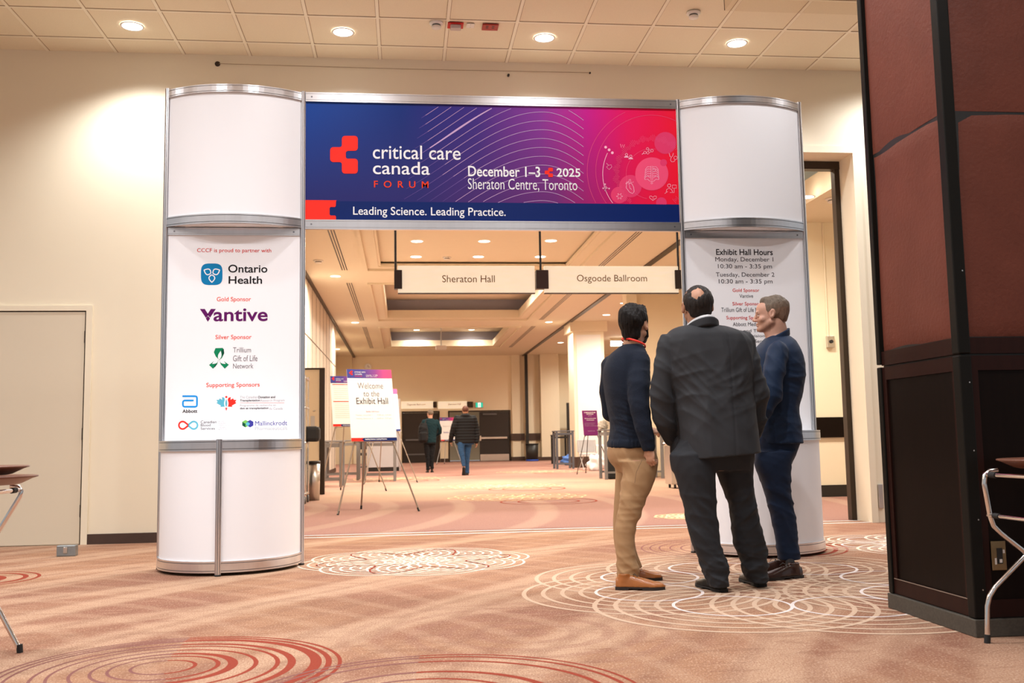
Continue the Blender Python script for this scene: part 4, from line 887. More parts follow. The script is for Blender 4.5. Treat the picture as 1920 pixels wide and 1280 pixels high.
# ================================================================== HALL OBJECTS
# ---- hanging direction signs
def onyx():
    m = mk('backlit_onyx', (0.80, 0.70, 0.52), 0.35, emit=(1.0, 0.80, 0.52), estr=0.6, var=0.12, vscale=5, stretch=(1, 1, 5))
    nt = m.node_tree; b = nt.nodes['Principled BSDF']; mx = [n for n in nt.nodes if n.type == 'MIX'][0]
    nt.links.new(mx.outputs[2], b.inputs['Emission Color']); return m
M['onyx'] = onyx()
YS = 10.6
def hanging_sign(x0, x1, txt, box, label, clamps, rods):
    a = at(x0, 498, YS); b = at(x1, 549, YS)
    e = empty('hanging_sign', (0, 0, 0), 0, label, 'sign')
    m = MB(); m.bev(a.x, b.x, YS, YS + 0.05, 2.498, 2.80, 0.004); p = m.build('sign_panel', M['onyx'], e)
    letters([(txt, box)], M['brlet'], p, Y=YS - 0.001)
    m = MB(); m.box(a.x, b.x, YS - 0.002, YS + 0.052, 2.490, 2.498); m.build('bottom_edge', M['bronze'], e)
    for c0, c1 in clamps:
        u = at(c0, 506, YS - 0.02); v = at(c1, 541, YS - 0.02); m = MB(); m.bev(u.x, v.x, YS - 0.025, YS + 0.075, v.z, u.z, 0.003); m.build('bracket', M['bronze'], e)
    for r in rods:
        u = at(r, 480, YS + 0.025); m = MB(); m.tube([(u.x, YS + 0.025, 2.74), (u.x, YS + 0.025, ZH - 0.002)], 0.013, 10); m.build('rod', M['blk'], e)
    return e
hanging_sign(745.8, 1003.5, 'Sheraton Hall', (829.3, 515.8, 927.9, 529.2), 'cream backlit hanging sign reading Sheraton Hall', [(739, 754)], [741.5])
hanging_sign(1020, 1273, 'Osgoode Ballroom', (1082, 515, 1213.4, 531.4), 'cream backlit hanging sign reading Osgoode Ballroom', [(1005, 1029), (1265.5, 1279)], [1013, 1271])
# ---- poster boards on easels
def frame_at(px, py, Y, yaw, lean):
    p = at(px, py, Y); return Matrix.Translation(p) @ Matrix.Rotation(yaw, 4, 'Z') @ Matrix.Rotation(-lean, 4, 'X')
def easel(mt, w, h, label, group='display easels', mat=None, drop=0.10):
    """three-legged easel standing behind the board whose bottom centre is mt"""
    e = empty('display_easel', (0, 0, 0), 0, label, 'easel', group); mat = mat or M['easel']
    top = mt @ Vector((0, 0.035, h * 0.86)); base_l = mt @ Vector((-w * 0.42, 0.03, 0)); base_r = mt @ Vector((w * 0.42, 0.03, 0))
    fwd = (mt.to_3x3() @ Vector((0, -1, 0))); fwd.z = 0; fwd.normalize(); side = Vector((-fwd.y, fwd.x, 0))
    for s, q in ((-1, base_l), (1, base_r)):
        d = q - top; ft = top + d * ((top.z - 0.02) / -d.z); ft = Vector((ft.x, ft.y, 0.0)) + fwd * 0.0
        m = MB(); m.tube([top + side * 0.02 * s, q, ft + Vector((0, 0, 0.012))], [0.009, 0.010, 0.011], 10); m.build('leg', mat, e)
        m = MB(); m.tube([ft + (q - ft).normalized() * 0.05, ft], 0.014, 10); m.build('foot_cap', M['rub'], e)
        m = MB(); m.tube([q + Vector((0, 0, -0.012)), q + fwd * 0.075 + Vector((0, 0, -0.022))], 0.008, 8); m.build('peg', mat, e)
    bk = Vector((top.x, top.y, 0)) - fwd * 0.42
    m = MB(); m.tube([top, bk + Vector((0, 0, 0.012))], [0.009, 0.011], 10); m.build('leg', mat, e)
    m = MB(); m.tube([bk + (top - bk).normalized() * 0.05, bk], 0.014, 10); m.build('foot_cap', M['rub'], e)
    m = MB(); m.tube([base_l, base_r], 0.007, 8); m.build('cross_bar', mat, e)
    return e
def hdr_mat():
    m = bpy.data.materials.new('header_print'); m.use_nodes = True; nt = m.node_tree; N = nt.nodes; L = nt.links; b = N['Principled BSDF']; b.inputs['Roughness'].default_value = 0.5
    tc = N.new('ShaderNodeTexCoord'); sp = N.new('ShaderNodeSeparateXYZ'); L.new(tc.outputs['Generated'], sp.inputs[0])
    r = N.new('ShaderNodeValToRGB'); els = r.color_ramp.elements
    for p, c in ((0.35, (60, 46, 140)), (0.62, (130, 44, 140))): e_ = els.new(p); e_.color = lin(*c)
    els[0].color = lin(36, 48, 140); els[-1].color = lin(226, 60, 120); L.new(sp.outputs[0], r.inputs[0]); L.new(r.outputs[0], b.inputs['Base Color']); return m
M['hdr'] = hdr_mat()
def board_logo(mb, mt, x, z, s):
    f = lambda a, b: mt @ Vector((x + a * s, -0.004, z - b * s)); k = [(22, 5), (27, 0), (47, 0), (52, 5), (52, 23), (47, 28), (34, 28), (30, 32), (30, 39), (34, 43), (47, 43), (52, 48), (52, 65), (47, 70), (27, 70), (22, 65), (22, 49), (5, 49), (0, 44), (0, 26), (5, 21), (22, 21)]
    poly(mb, [(a / 70, b / 70) for a, b in k], f)
def board(mt, w, h, label, name='poster_board', mat=None):
    o = MB(); vs = [(x, y, z) for x in (-w / 2, w / 2) for y in (0, 0.008) for z in (0, h)]
    o.add([mt @ Vector(v) for v in vs], [(0, 1, 3, 2), (4, 6, 7, 5), (0, 4, 5, 1), (2, 3, 7, 6), (0, 2, 6, 4), (1, 5, 7, 3)], False)
    return tag(o.build(name, mat or M['board']), label, 'poster', 'poster boards')
def patch(mt, x0, z0, x1, z1, mat, parent, name, lift=0.002):
    o = MB(); o.add([mt @ Vector(v) for v in ((x0, -lift, z0), (x1, -lift, z0), (x1, -lift, z1), (x0, -lift, z1))], [(0, 1, 2, 3)], False); return o.build(name, mat, parent)
def btext(mt, items, mat, parent):
    o = MB()
    for it in items: put_text_on(o, it[0], mt, it[1], it[2], it[3], it[4], 0.004, it[5] if len(it) > 5 else 0)
    return o.build('lettering', mat, parent)
def header(mt, w, h, b, hh=0.125):
    hd = patch(mt, -w / 2, h * (1 - hh), w / 2, h, M['hdr'], b, 'header_print')
    o = MB(); board_logo(o, mt, -w * 0.45, h * 0.978, h * 0.062); o.build('logo', M['red'], hd)
    z = h * (1 - hh)
    btext(mt, [('critical care', -w * 0.33, z + h * 0.075, -w * 0.09, z + h * 0.10), ('canada', -w * 0.33, z + h * 0.045, -w * 0.17, z + h * 0.068), ('December 1\u20133  2025', -w * 0.08, z + h * 0.034, w * 0.18, z + h * 0.05), ('Sheraton Centre, Toronto', -w * 0.08, z + h * 0.014, w * 0.16, z + h * 0.028)], M['whitetx'], hd)
    btext(mt, [('FORUM', -w * 0.33, z + h * 0.018, -w * 0.17, z + h * 0.034)], M['ortx'], hd)
    return hd
def footer(mt, w, h, b):
    f = patch(mt, -w / 2, 0.0, w / 2, h * 0.045, M['navy'], b, 'footer_print')
    o = MB(); fn = lambda x, z: mt @ Vector((x, -0.0035, z)); poly(o, [(-w / 2, 0), (-w * 0.24, 0), (-w * 0.24, h * 0.012), (-w * 0.27, h * 0.016), (-w * 0.27, h * 0.03), (-w * 0.24, h * 0.034), (-w * 0.24, h * 0.045), (-w / 2, h * 0.045)], fn); o.build('red_corner', M['red'], f)
    btext(mt, [('Leading Science. Leading Practice.', -w * 0.2, h * 0.012, w * 0.28, h * 0.034, 0.03)], M['whitetx'], f)
W0, H0 = 0.60, 0.97
mt = frame_at(702, 826.5, 12.7, 0.30, 0.26); b = board(mt, W0, H0, 'poster board reading Welcome to the Exhibit Hall on an easel')
easel(mt, W0, H0, 'bronze easel carrying the Welcome to the Exhibit Hall board'); header(mt, W0, H0, b); footer(mt, W0, H0, b)
btext(mt, [('Welcome', -0.17, 0.705, 0.17, 0.785, -0.012), ('to the', -0.10, 0.60, 0.11, 0.675, -0.012)], M['greytx'], b); btext(mt, [('Exhibit Hall', -0.20, 0.495, 0.22, 0.58, -0.004)], M['dgreytx'], b)
btext(mt, [('Exhibit Hall Hours', -0.08, 0.385, 0.09, 0.402)], M['pinkdisc'], b); btext(mt, [('Monday, December 1', -0.22, 0.335, 0.0, 0.355), ('10:30 am - 3:35 pm', 0.06, 0.335, 0.25, 0.355), ('Tuesday, December 2', -0.22, 0.29, 0.0, 0.31), ('10:30 am - 3:35 pm', 0.06, 0.29, 0.25, 0.31)], M['paletx'], b)
mt = frame_at(655, 799, 18.2, 0.30, 0.26); b = board(mt, W0, H0, 'white timetable board with orange rules on an easel behind the welcome board')
easel(mt, W0, H0, 'bronze easel carrying the white timetable board'); header(mt, W0, H0, b, 0.14); footer(mt, W0, H0, b)
btext(mt, [('Schedule', 0.02, H0 * 0.885, 0.22, H0 * 0.94, 0.03)], M['whitetx'], b)
for z in (0.80, 0.47): patch(mt, -0.27, z, 0.27, z + 0.014, M['ortx'], b, 'orange_rule')
o = MB(); 
for z in [0.76 - 0.038 * k for k in range(7)] + [0.43 - 0.038 * k for k in range(8)]:
    o.m = 0; f = lambda x, zz: mt @ Vector((x, -0.002, zz)); poly(o, [(-0.25, z), (0.24, z), (0.24, z + 0.010), (-0.25, z + 0.010)], f)
o.build('text_rows', mk('faint_print', lin(222, 220, 214), 0.5, var=0.02), b)
mt = frame_at(726, 808, 21.6, 0.30, 0.26); b = board(mt, W0, H0, 'white board mostly hidden behind the welcome board, on the easel by the grey table')
easel(mt, W0, H0, 'bronze easel standing behind the welcome board, near the booth counter'); header(mt, W0, H0, b); footer(mt, W0, H0, b)
mt = frame_at(840, 826, 38, 0.2, 0.2); b = board(mt, 0.56, 0.92, 'small white poster board far down the hall between the two walkers')
easel(mt, 0.56, 0.92, 'pale easel far down the hall between the two walkers', mat=M['lgrey']); header(mt, 0.56, 0.92, b, 0.14); footer(mt, 0.56, 0.92, b)
btext(mt, [('Exhibit Hall', -0.16, 0.3, 0.2, 0.36)], M['bluetx'], b); btext(mt, [('Welcome to the', -0.18, 0.55, 0.18, 0.60)], M['paletx'], b)
M['purpb'] = mk('purple_board', lin(112, 16, 104), 0.5, var=0.03)
mt = frame_at(1109, 815.6, 24.6, 0.12, 0.2); b = board(mt, 0.40, 0.645, 'purple board with white lettering on an easel beside the square column', mat=M['purpb'])
easel(mt, 0.40, 0.645, 'dark easel carrying the purple board', mat=M['bronze'])
btext(mt, [('A MESSAGE FROM', -0.15, 0.575, 0.155, 0.605, 0.03), ('OUR SPONSOR', -0.09, 0.535, 0.10, 0.562, 0.03), ('please visit us', -0.04, 0.495, 0.05, 0.512)], M['whitetx'], b)
btext(mt, [('thank you to all of our partners', -0.15, 0.42, 0.16, 0.45, 0.02), ('in the exhibit hall this year', -0.10, 0.375, 0.11, 0.405, 0.02)], M['whitetx'], b)
btext(mt, [('open both days of the forum', -0.16, 0.30, 0.12, 0.318), ('doors open at 10:30 am', -0.16, 0.265, 0.10, 0.283), ('and close at 3:35 pm each day', -0.16, 0.23, 0.17, 0.248), ('hosted by the forum', -0.09, 0.095, 0.10, 0.12)], M['paletx'], b)
# ---- open door leaf on the left hall wall
e = empty('door_leaf', (0, 0, 0), 0, 'beige door leaf with dark edge standing open from the panelled hall wall', 'door')
m = MB(); m.box(-2.10, -1.47, 17.35, 17.40, 0.02, 2.17); m.build('leaf_panel', M['wall2'], e)
m = MB(); m.box(-1.47, -1.38, 17.33, 17.42, 0.005, 2.20); m.box(-2.11, -1.47, 17.33, 17.42, 2.17, 2.20); m.build('edge_frame', M['bronze'], e)
m = MB(); m.box(-1.60, -1.49, 17.342, 17.35, 0.03, 0.27); m.box(-2.08, -1.60, 17.342, 17.35, 0.03, 0.27); m.build('kick_plate', M['steel'], e)
m = MB(); m.box(-1.62, -1.55, 17.34, 17.35, 0.92, 1.36); m.build('push_plate', M['lgrey'], e)
m = MB(); m.lathe([(0.0001, 0), (0.02, 0), (0.02, 0.02), (0.0001, 0.02)], (-1.56, 17.335, 1.44), 12); m.build('lock', M['steel'], e)
# ---- rolling rack, steel bins
e = empty('rolling_rack', (-1.70, 15.0, 0), 0, 'silver rolling rack beside the left display column', 'rack')
for x in (-0.24, 0.24):
    for y in (-0.22, 0.22):
        m = MB(); m.tube([(x, y, 0.12), (x, y, 1.90)], 0.014, 10); m.build('upright', M['chrome'], e)
        m = MB(); m.lathe([(0.0001, -0.016), (0.05, -0.016), (0.056, -0.008), (0.056, 0.008), (0.05, 0.016), (0.0001, 0.016)], n=20)
        for i, v in enumerate(m.v): m.v[i] = (x + v[2], y + v[1], 0.057 + v[0])
        m.build('caster', M['grey'], e)
for z in (0.13, 0.88, 1.40, 1.84):
    m = MB(); m.bev(-0.26, 0.26, -0.24, 0.24, z, z + 0.028, 0.006); m.build('shelf', M['steel'], e)
m = MB(); m.bev(-0.22, 0.22, -0.2, 0.2, 0.159, 0.82, 0.02); o = m.build('black_crate', M['blk']); o.location = (-1.70, 15.0, 0); tag(o, 'black plastic crate on the bottom shelf of the silver rolling rack', 'crate')
m = MB(); m.bev(-0.16, 0.36, -0.12, 0.12, 0.909, 1.14, 0.05); o = m.build('black_bag', M['rub']); o.location = (-1.62, 15.0, 0); tag(o, 'black bag on the middle shelf of the silver rolling rack', 'bag')
e2 = MB(); e2.bev(-0.07, 0.07, -0.235, -0.228, 1.46, 1.76, 0.002); e2.m = 1
for k in range(4): e2.add([(-0.068, -0.237, 1.48 + 0.07 * k), (-0.02, -0.237, 1.50 + 0.07 * k), (-0.02, -0.237, 1.53 + 0.07 * k), (-0.068, -0.237, 1.51 + 0.07 * k)], [(0, 1, 2, 3)], False)
o = e2.build('hazard_card', [mk('yellow_card', lin(226, 170, 30), 0.5, var=0.04), M['blk']]); o.location = (-1.58, 15.0, -0.03); tag(o, 'yellow and black hazard card on the silver rolling rack', 'sign')
def bin_(x, y, r, h, label, mat, lid=None):
    e = empty('trash_bin', (x, y, 0), 0, label, 'bin'); m = MB(); m.lathe([(0.0001, 0.001), (r * 0.9, 0.001), (r, h), (r * 0.94, h), (r * 0.86, 0.02), (0.0001, 0.02)], n=28); m.build('body', mat, e)
    m = MB(); m.lathe([(r * 0.95, h - 0.01), (r * 1.05, h - 0.008), (r * 1.05, h + 0.03), (r * 0.9, h + 0.03), (r * 0.9, h - 0.01)], n=28); m.build('rim', lid or M['blk'], e); return e
bin_(-1.42, 15.65, 0.11, 0.58, 'slim stainless bin with black rim beside the rolling rack', M['steel'])
e = bin_(at(998, 862, 40.6).x, 40.6, 0.27, 0.70, 'black bin with blue base against the far wall right of the door', M['blk'])
m = MB(); m.lathe([(0.255, 0.001), (0.262, 0.001), (0.262, 0.07), (0.255, 0.07)], n=28); m.build('blue_base', mk('blue_plastic', lin(30, 70, 170), 0.5, var=0.05), e)
# ---- tall grey tables
def high_table(x0, x1, y0, y1, h, label, mat=None, group='tall grey tables'):
    e = empty('high_table', ((x0 + x1) / 2, (y0 + y1) / 2, 0), 0, label, 'table', group); mat = mat or M['grey']; hx, hy = (x1 - x0) / 2, (y1 - y0) / 2
    m = MB(); m.bev(-hx - 0.05, hx + 0.05, -hy - 0.04, hy + 0.04, h - 0.03, h, 0.006); m.build('table_top', mat, e)
    for sx in (-1, 1):
        for sy in (-1, 1):
            m = MB(); m.bev(sx * hx - 0.032, sx * hx + 0.032, sy * hy - 0.032, sy * hy + 0.032, 0.001, h - 0.03, 0.004); m.build('leg', mat, e)
    for sy in (-1, 1): MB().box(-hx + 0.032, hx - 0.032, sy * hy - 0.02, sy * hy + 0.02, h - 0.13, h - 0.06).build('rail', mat, e); MB().box(-hx + 0.032, hx - 0.032, sy * hy - 0.015, sy * hy + 0.015, 0.13, 0.17).build('rail', mat, e)
    for sx in (-1, 1): MB().box(sx * hx - 0.015, sx * hx + 0.015, -hy + 0.032, hy - 0.032, h - 0.13, h - 0.06).build('rail', mat, e)
    return e
M['grey2'] = mk('warm_grey_metal', (0.16, 0.15, 0.145), 0.45, var=0.08)
high_table(-1.92, -1.28, 20.2, 20.9, 0.93, 'tall grey table just past the open door leaf on the left', M['grey2'])
high_table(-1.86, -1.10, 23.6, 24.3, 0.95, 'tall grey table behind the timetable easel, second from the door leaf', M['grey2'])
high_table(-0.93, -0.22, 22.6, 23.3, 0.93, 'tall grey table behind the welcome board legs', M['grey2'])
high_table(at(1045, 876, 29.0).x, at(1075, 876, 29.0).x, 29.0, 29.6, 1.14, 'tall dark grey table left of the square column', mk('slate_metal', (0.085, 0.09, 0.105), 0.45, var=0.08))
high_table(at(1040, 860, 35.0).x, at(1066, 860, 35.0).x, 35.0, 35.6, 1.05, 'tall dark table farther back, behind the table left of the column', M['blk'])
Xa, Xb = at(1137, 900, 20.9).x, at(1243, 900, 20.9).x
high_table(Xa, Xb, 20.9, 21.5, 1.08, 'tall dark table partly hidden behind the man in khaki trousers', M['grey2'])
m = MB(); m.bev(Xa + 0.10, Xb - 0.08, 21.16, 21.30, 0.19, 0.90, 0.02); tag(m.build('black_case', M['rub']), 'black case standing under the table behind the man in khaki trousers', 'case') if False else tag(MB().bev(Xa + 0.07, Xa + 0.55, 21.05, 21.4, 0.002, 0.60, 0.03).build('black_case', M['rub']), 'black case standing under the table behind the man in khaki trousers', 'case')
bm = bmesh.new(); bmesh.ops.create_icosphere(bm, subdivisions=4, radius=1)
rnd = random.Random(5)
for v in bm.verts:
    n = 1 + 0.16 * math.sin(5 * v.co.x + 3 * v.co.z) * math.cos(4 * v.co.y + 2) + 0.08 * math.sin(13 * v.co.z + 6 * v.co.x); v.co *= n; v.co.z = max(v.co.z, -0.55)
mb = MB(); mb.bm(bm, Matrix.Translation((Xa + 0.0, 21.15, 1.08 + 0.07)) @ Matrix.Diagonal((0.11, 0.11, 0.125, 1)), True)
tag(mb.build('camouflage_bag', mk('mottled_fabric', (0.30, 0.26, 0.21), 0.85, var=0.75, vscale=16)), 'mottled brown and grey bag on the table beside the man in khaki trousers', 'bag')
# ---- folding chair and white bags behind the purple board
e = empty('folding_chair', (at(1105, 878, 27.6).x, 27.6, 0), 0.1, 'light grey folding chair behind the purple board', 'chair')
M['chg'] = mk('chair_grey', (0.42, 0.42, 0.43), 0.45, var=0.04)
m = MB(); m.bev(-0.23, 0.23, -0.22, 0.2, 0.43, 0.46, 0.012); m.build('seat', M['chg'], e)
m = MB(); m.bev(-0.28, 0.28, 0.22, 0.245, 0.50, 0.86, 0.012); m.build('backrest', M['chg'], e)
for s in (-1, 1):
    m = MB(); m.tube([(s * 0.24, 0.23, 0.82), (s * 0.22, 0.18, 0.44), (s * 0.23, -0.26, 0.012)], 0.011, 8); m.build('leg', M['lgrey'], e)
    m = MB(); m.tube([(s * 0.21, -0.18, 0.42), (s * 0.22, 0.28, 0.012)], 0.011, 8); m.build('leg', M['lgrey'], e)
def lump(name, x, y, w, d, h, mat, label, cat, seed, z0=0.0):
    bm = bmesh.new(); bmesh.ops.create_icosphere(bm, subdivisions=4, radius=1); r = random.Random(seed); A = [r.uniform(3, 7) for _ in range(6)]
    for v in bm.verts:
        n = 1 + 0.13 * math.sin(A[0] * v.co.x + A[1] * v.co.z) + 0.1 * math.cos(A[2] * v.co.y + A[3] * v.co.z) + 0.06 * math.sin(2.3 * A[4] * v.co.x + 2 * A[5] * v.co.y); v.co *= n; v.co.z = max(v.co.z, -0.8)
    mb = MB(); mb.bm(bm, Matrix.Translation((x, y, z0 + h * 0.45)) @ Matrix.Diagonal((w / 2, d / 2, h * 0.55, 1)), True); return tag(mb.build(name, mat), label, cat)
M['bagw'] = mk('white_plastic_bag', (0.78, 0.79, 0.83), 0.35, var=0.06, vscale=10, bump=0.3, bscale=20)
lump('plastic_bag', at(1119, 880, 26.9).x, 26.9, 0.50, 0.4, 0.44, M['bagw'], 'crumpled white plastic bag on the carpet beside the folding chair', 'bag', 3)
m = MB(); m.bev(-0.2, 0.2, -0.2, 0.2, 0.002, 0.70, 0.02); o = m.build('white_carton', M['board']); o.location = (at(1130, 870, 28.3).x, 28.3, 0); tag(o, 'white carton standing behind the crumpled plastic bag', 'box')
lump('blue_bundle', at(1066, 858, 33.2).x, 33.2, 0.5, 0.4, 0.34, mk('blue_plastic_film', lin(70, 120, 200), 0.4, var=0.2, vscale=12), 'blue plastic bundle under the tall dark tables', 'bundle', 8)
# ---- stainless service cart between the two suited men
e = empty('service_cart', (at(1262, 918, 16.8).x + 0.12, 16.8, 0), 0, 'stainless service cart with white liner seen between the men', 'cart')
m = MB(); m.bev(-0.20, 0.30, -0.22, 0.22, 0.07, 0.74, 0.015); m.build('body', M['steel'], e)
m = MB(); m.tube([(-0.22, -0.24, 0.76), (0.32, -0.24, 0.76), (0.32, 0.24, 0.76), (-0.22, 0.24, 0.76)], 0.014, 8, closed=True); m.build('rim', M['chrome'], e)
m = MB(); m.bev(-0.22, 0.32, -0.235, 0.235, 0.745, 0.80, 0.02); m.build('liner', M['bagw'], e)
for x in (-0.13, 0.24):
    for y in (-0.17, 0.17):
        m = MB(); m.lathe([(0.0001, -0.014), (0.034, -0.014), (0.034, 0.014), (0.0001, 0.014)], n=16)
        for i, v in enumerate(m.v): m.v[i] = (x + v[2], y + v[1], 0.035 + v[0])
        m.build('caster', M['rub'], e)
# ---- office chair and booth counter
e = empty('office_chair', (at(690, 877, 33).x, 33, 0), 0.4, 'black swivel office chair behind the easels', 'chair')
for k in range(5):
    a = 2 * PI * k / 5; m = MB(); m.tube([(0, 0, 0.1), (0.3 * math.cos(a), 0.3 * math.sin(a), 0.075)], [0.028, 0.018], 8); m.lathe([(0.0001, 0), (0.03, 0.01), (0.03, 0.05), (0.0001, 0.06)], (0.3 * math.cos(a), 0.3 * math.sin(a), 0.0), 12); m.build('base_arm', M['blk'], e)
m = MB(); m.tube([(0, 0, 0.1), (0, 0, 0.46)], 0.028, 12); m.build('gas_lift', M['grey'], e)
m = MB(); m.bev(-0.26, 0.26, -0.25, 0.25, 0.46, 0.55, 0.035); m.build('seat', M['rub'], e)
m = MB(); m.bev(-0.24, 0.24, 0.22, 0.28, 0.66, 1.18, 0.025); m.tube([(0, 0.2, 0.5), (0, 0.3, 0.55), (0, 0.29, 0.75)], 0.02, 8); m.build('backrest', M['rub'], e)
e = empty('booth_counter', (0, 0, 0), 0, 'white exhibition booth counter with aluminium posts right of the welcome board', 'booth')
xr = at(751, 880, 30.4).x; 
for x in (xr - 0.02, xr - 1.0):
    m = MB(); m.bev(x - 0.025, x + 0.025, 30.38, 30.43, 0.001, 2.22, 0.006); m.build('post', M['alu'], e)
m = MB(); m.box(xr - 0.975, xr - 0.045, 30.39, 30.42, 1.86, 2.20); m.build('header_panel', M['white'], e)
m = MB(); m.bev(xr - 1.03, xr + 0.01, 30.45, 30.95, 0.12, 1.20, 0.01); m.build('counter', mk('pale_grey_counter', (0.55, 0.55, 0.57), 0.5, var=0.03), e)
m = MB(); m.bev(xr - 1.06, xr + 0.03, 30.44, 30.98, 1.20, 1.24, 0.006); m.build('counter_top', M['white'], e)
m = MB(); m.box(xr - 1.0, xr - 0.02, 30.47, 30.93, 0.001, 0.12); m.build('plinth', M['blk'], e)
# ---- far wall fittings
q = at(690, 688, YF - 0.03); e = empty('wall_clock', (q.x, YF - 0.03, q.z), 0, 'round white wall clock high on the far wall above the welcome board', 'clock')
def disc_y(r, y0, y1, n=28): 
    m = MB(); vs = [(r * math.cos(2 * PI * k / n), y, r * math.sin(2 * PI * k / n)) for y in (y0, y1) for k in range(n)]
    m.add(vs, [tuple(range(n))[::-1], tuple(range(n, 2 * n))] + [(k, (k + 1) % n, n + (k + 1) % n, n + k) for k in range(n)], False); return m
disc_y(0.155, -0.03, 0.028).build('rim', M['plastic'], e); disc_y(0.135, -0.034, -0.03).build('dial', M['board'], e)
m = MB(); m.box(-0.006, 0.006, -0.038, -0.034, 0, 0.09); m.box(0, 0.07, -0.038, -0.034, -0.006, 0.006); m.build('hands', M['blk'], e)
q = at(898.5, 759, YF - 0.06); e = empty('exit_sign', (q.x, YF - 0.001, q.z), 0, 'green and white running man exit sign above the far door', 'sign')
m = MB(); m.bev(-0.165, 0.165, -0.08, 0, -0.115, 0.115, 0.006); m.build('housing', M['lgrey'], e)
M['exitg'] = mk('lit_green', (0.0, 0.35, 0.22), 0.4, emit=lin(40, 205, 170), estr=0.8); M['exitw'] = mk('lit_white', (0.8, 0.8, 0.8), 0.4, emit=(0.95, 1, 1), estr=0.9)
m = MB(); m.box(-0.155, -0.055, -0.083, -0.08, -0.1, 0.1); m.box(0.065, 0.155, -0.083, -0.08, -0.1, 0.1); m.build('green_field', M['exitg'], e)
m = MB(); m.box(-0.055, 0.065, -0.083, -0.08, -0.1, 0.1); m.build('white_field', M['exitw'], e)
m = MB(); f = lambda x, z: Vector((x, -0.086, z)); poly(m, arc(0.01, 0.062, 0.016, 0, 360, 12)[:-1], f); ribbon(m, [(0.0, 0.045), (0.01, -0.01), (-0.02, -0.05), (-0.04, -0.07)], 0.022, f); ribbon(m, [(0.01, -0.01), (0.035, -0.04), (0.025, -0.085)], 0.018, f); ribbon(m, [(-0.035, 0.0), (-0.02, 0.03), (0.03, 0.025), (0.045, 0.0)], 0.014, f); m.build('running_figure', M['exitg'], e)
e = empty('far_sign', (0, 0, 0), 0, 'pale direction sign on the far wall above the left door', 'sign')
def far_sign(x0, x1, txt, tb, label, br):
    e = empty('wall_sign', (0, 0, 0), 0, label, 'sign'); a = at(x0, 752.5, YF - 0.1); b = at(x1, 765.5, YF - 0.1)
    m = MB(); m.bev(a.x, b.x, YF - 0.1, YF - 0.05, b.z, a.z, 0.004); p = m.build('sign_panel', M['onyx'], e); letters([(txt, tb)], M['brlet'], p, Y=YF - 0.101)
    u = at(br[0], 753, YF - 0.13); v = at(br[1], 763.5, YF - 0.13); m = MB(); m.bev(u.x, v.x, YF - 0.13, YF - 0.001, v.z, u.z, 0.004); m.build('bracket', M['bronze'], e)
bpy.data.objects.remove(e)
far_sign(752, 813, 'Osgoode Ballroom', (763, 756.2, 798, 760.6), 'pale direction sign on the far wall above the left dark door', (812, 819))
far_sign(821, 876, 'Sheraton Hall', (840, 755.6, 864, 759), 'pale direction sign on the far wall beside the exit sign', (875.5, 887))
# ---- small ceiling fittings of the hall
detector(597, 488, ZH, 'round white smoke detector in the hall ceiling beside the slot vent', 0.10)
detector(838, 482, ZH + 0.12, 'round smoke detector in the nearest coffer between the downlights', 0.09)
q = at(827, 647, 36.8); e = empty('ceiling_projector', (q.x, 36.8, q.z), 0, 'small white projector hanging under the farthest coffer', 'projector')
m = MB(); m.bev(-0.2, 0.2, -0.16, 0.16, -0.17, -0.02, 0.02); m.build('body', M['plastic'], e)
m = MB(); m.tube([(0, 0, -0.02), (0, 0, ZH + 0.62 - q.z - 0.002)], 0.02, 10); m.build('mount', M['lgrey'], e)
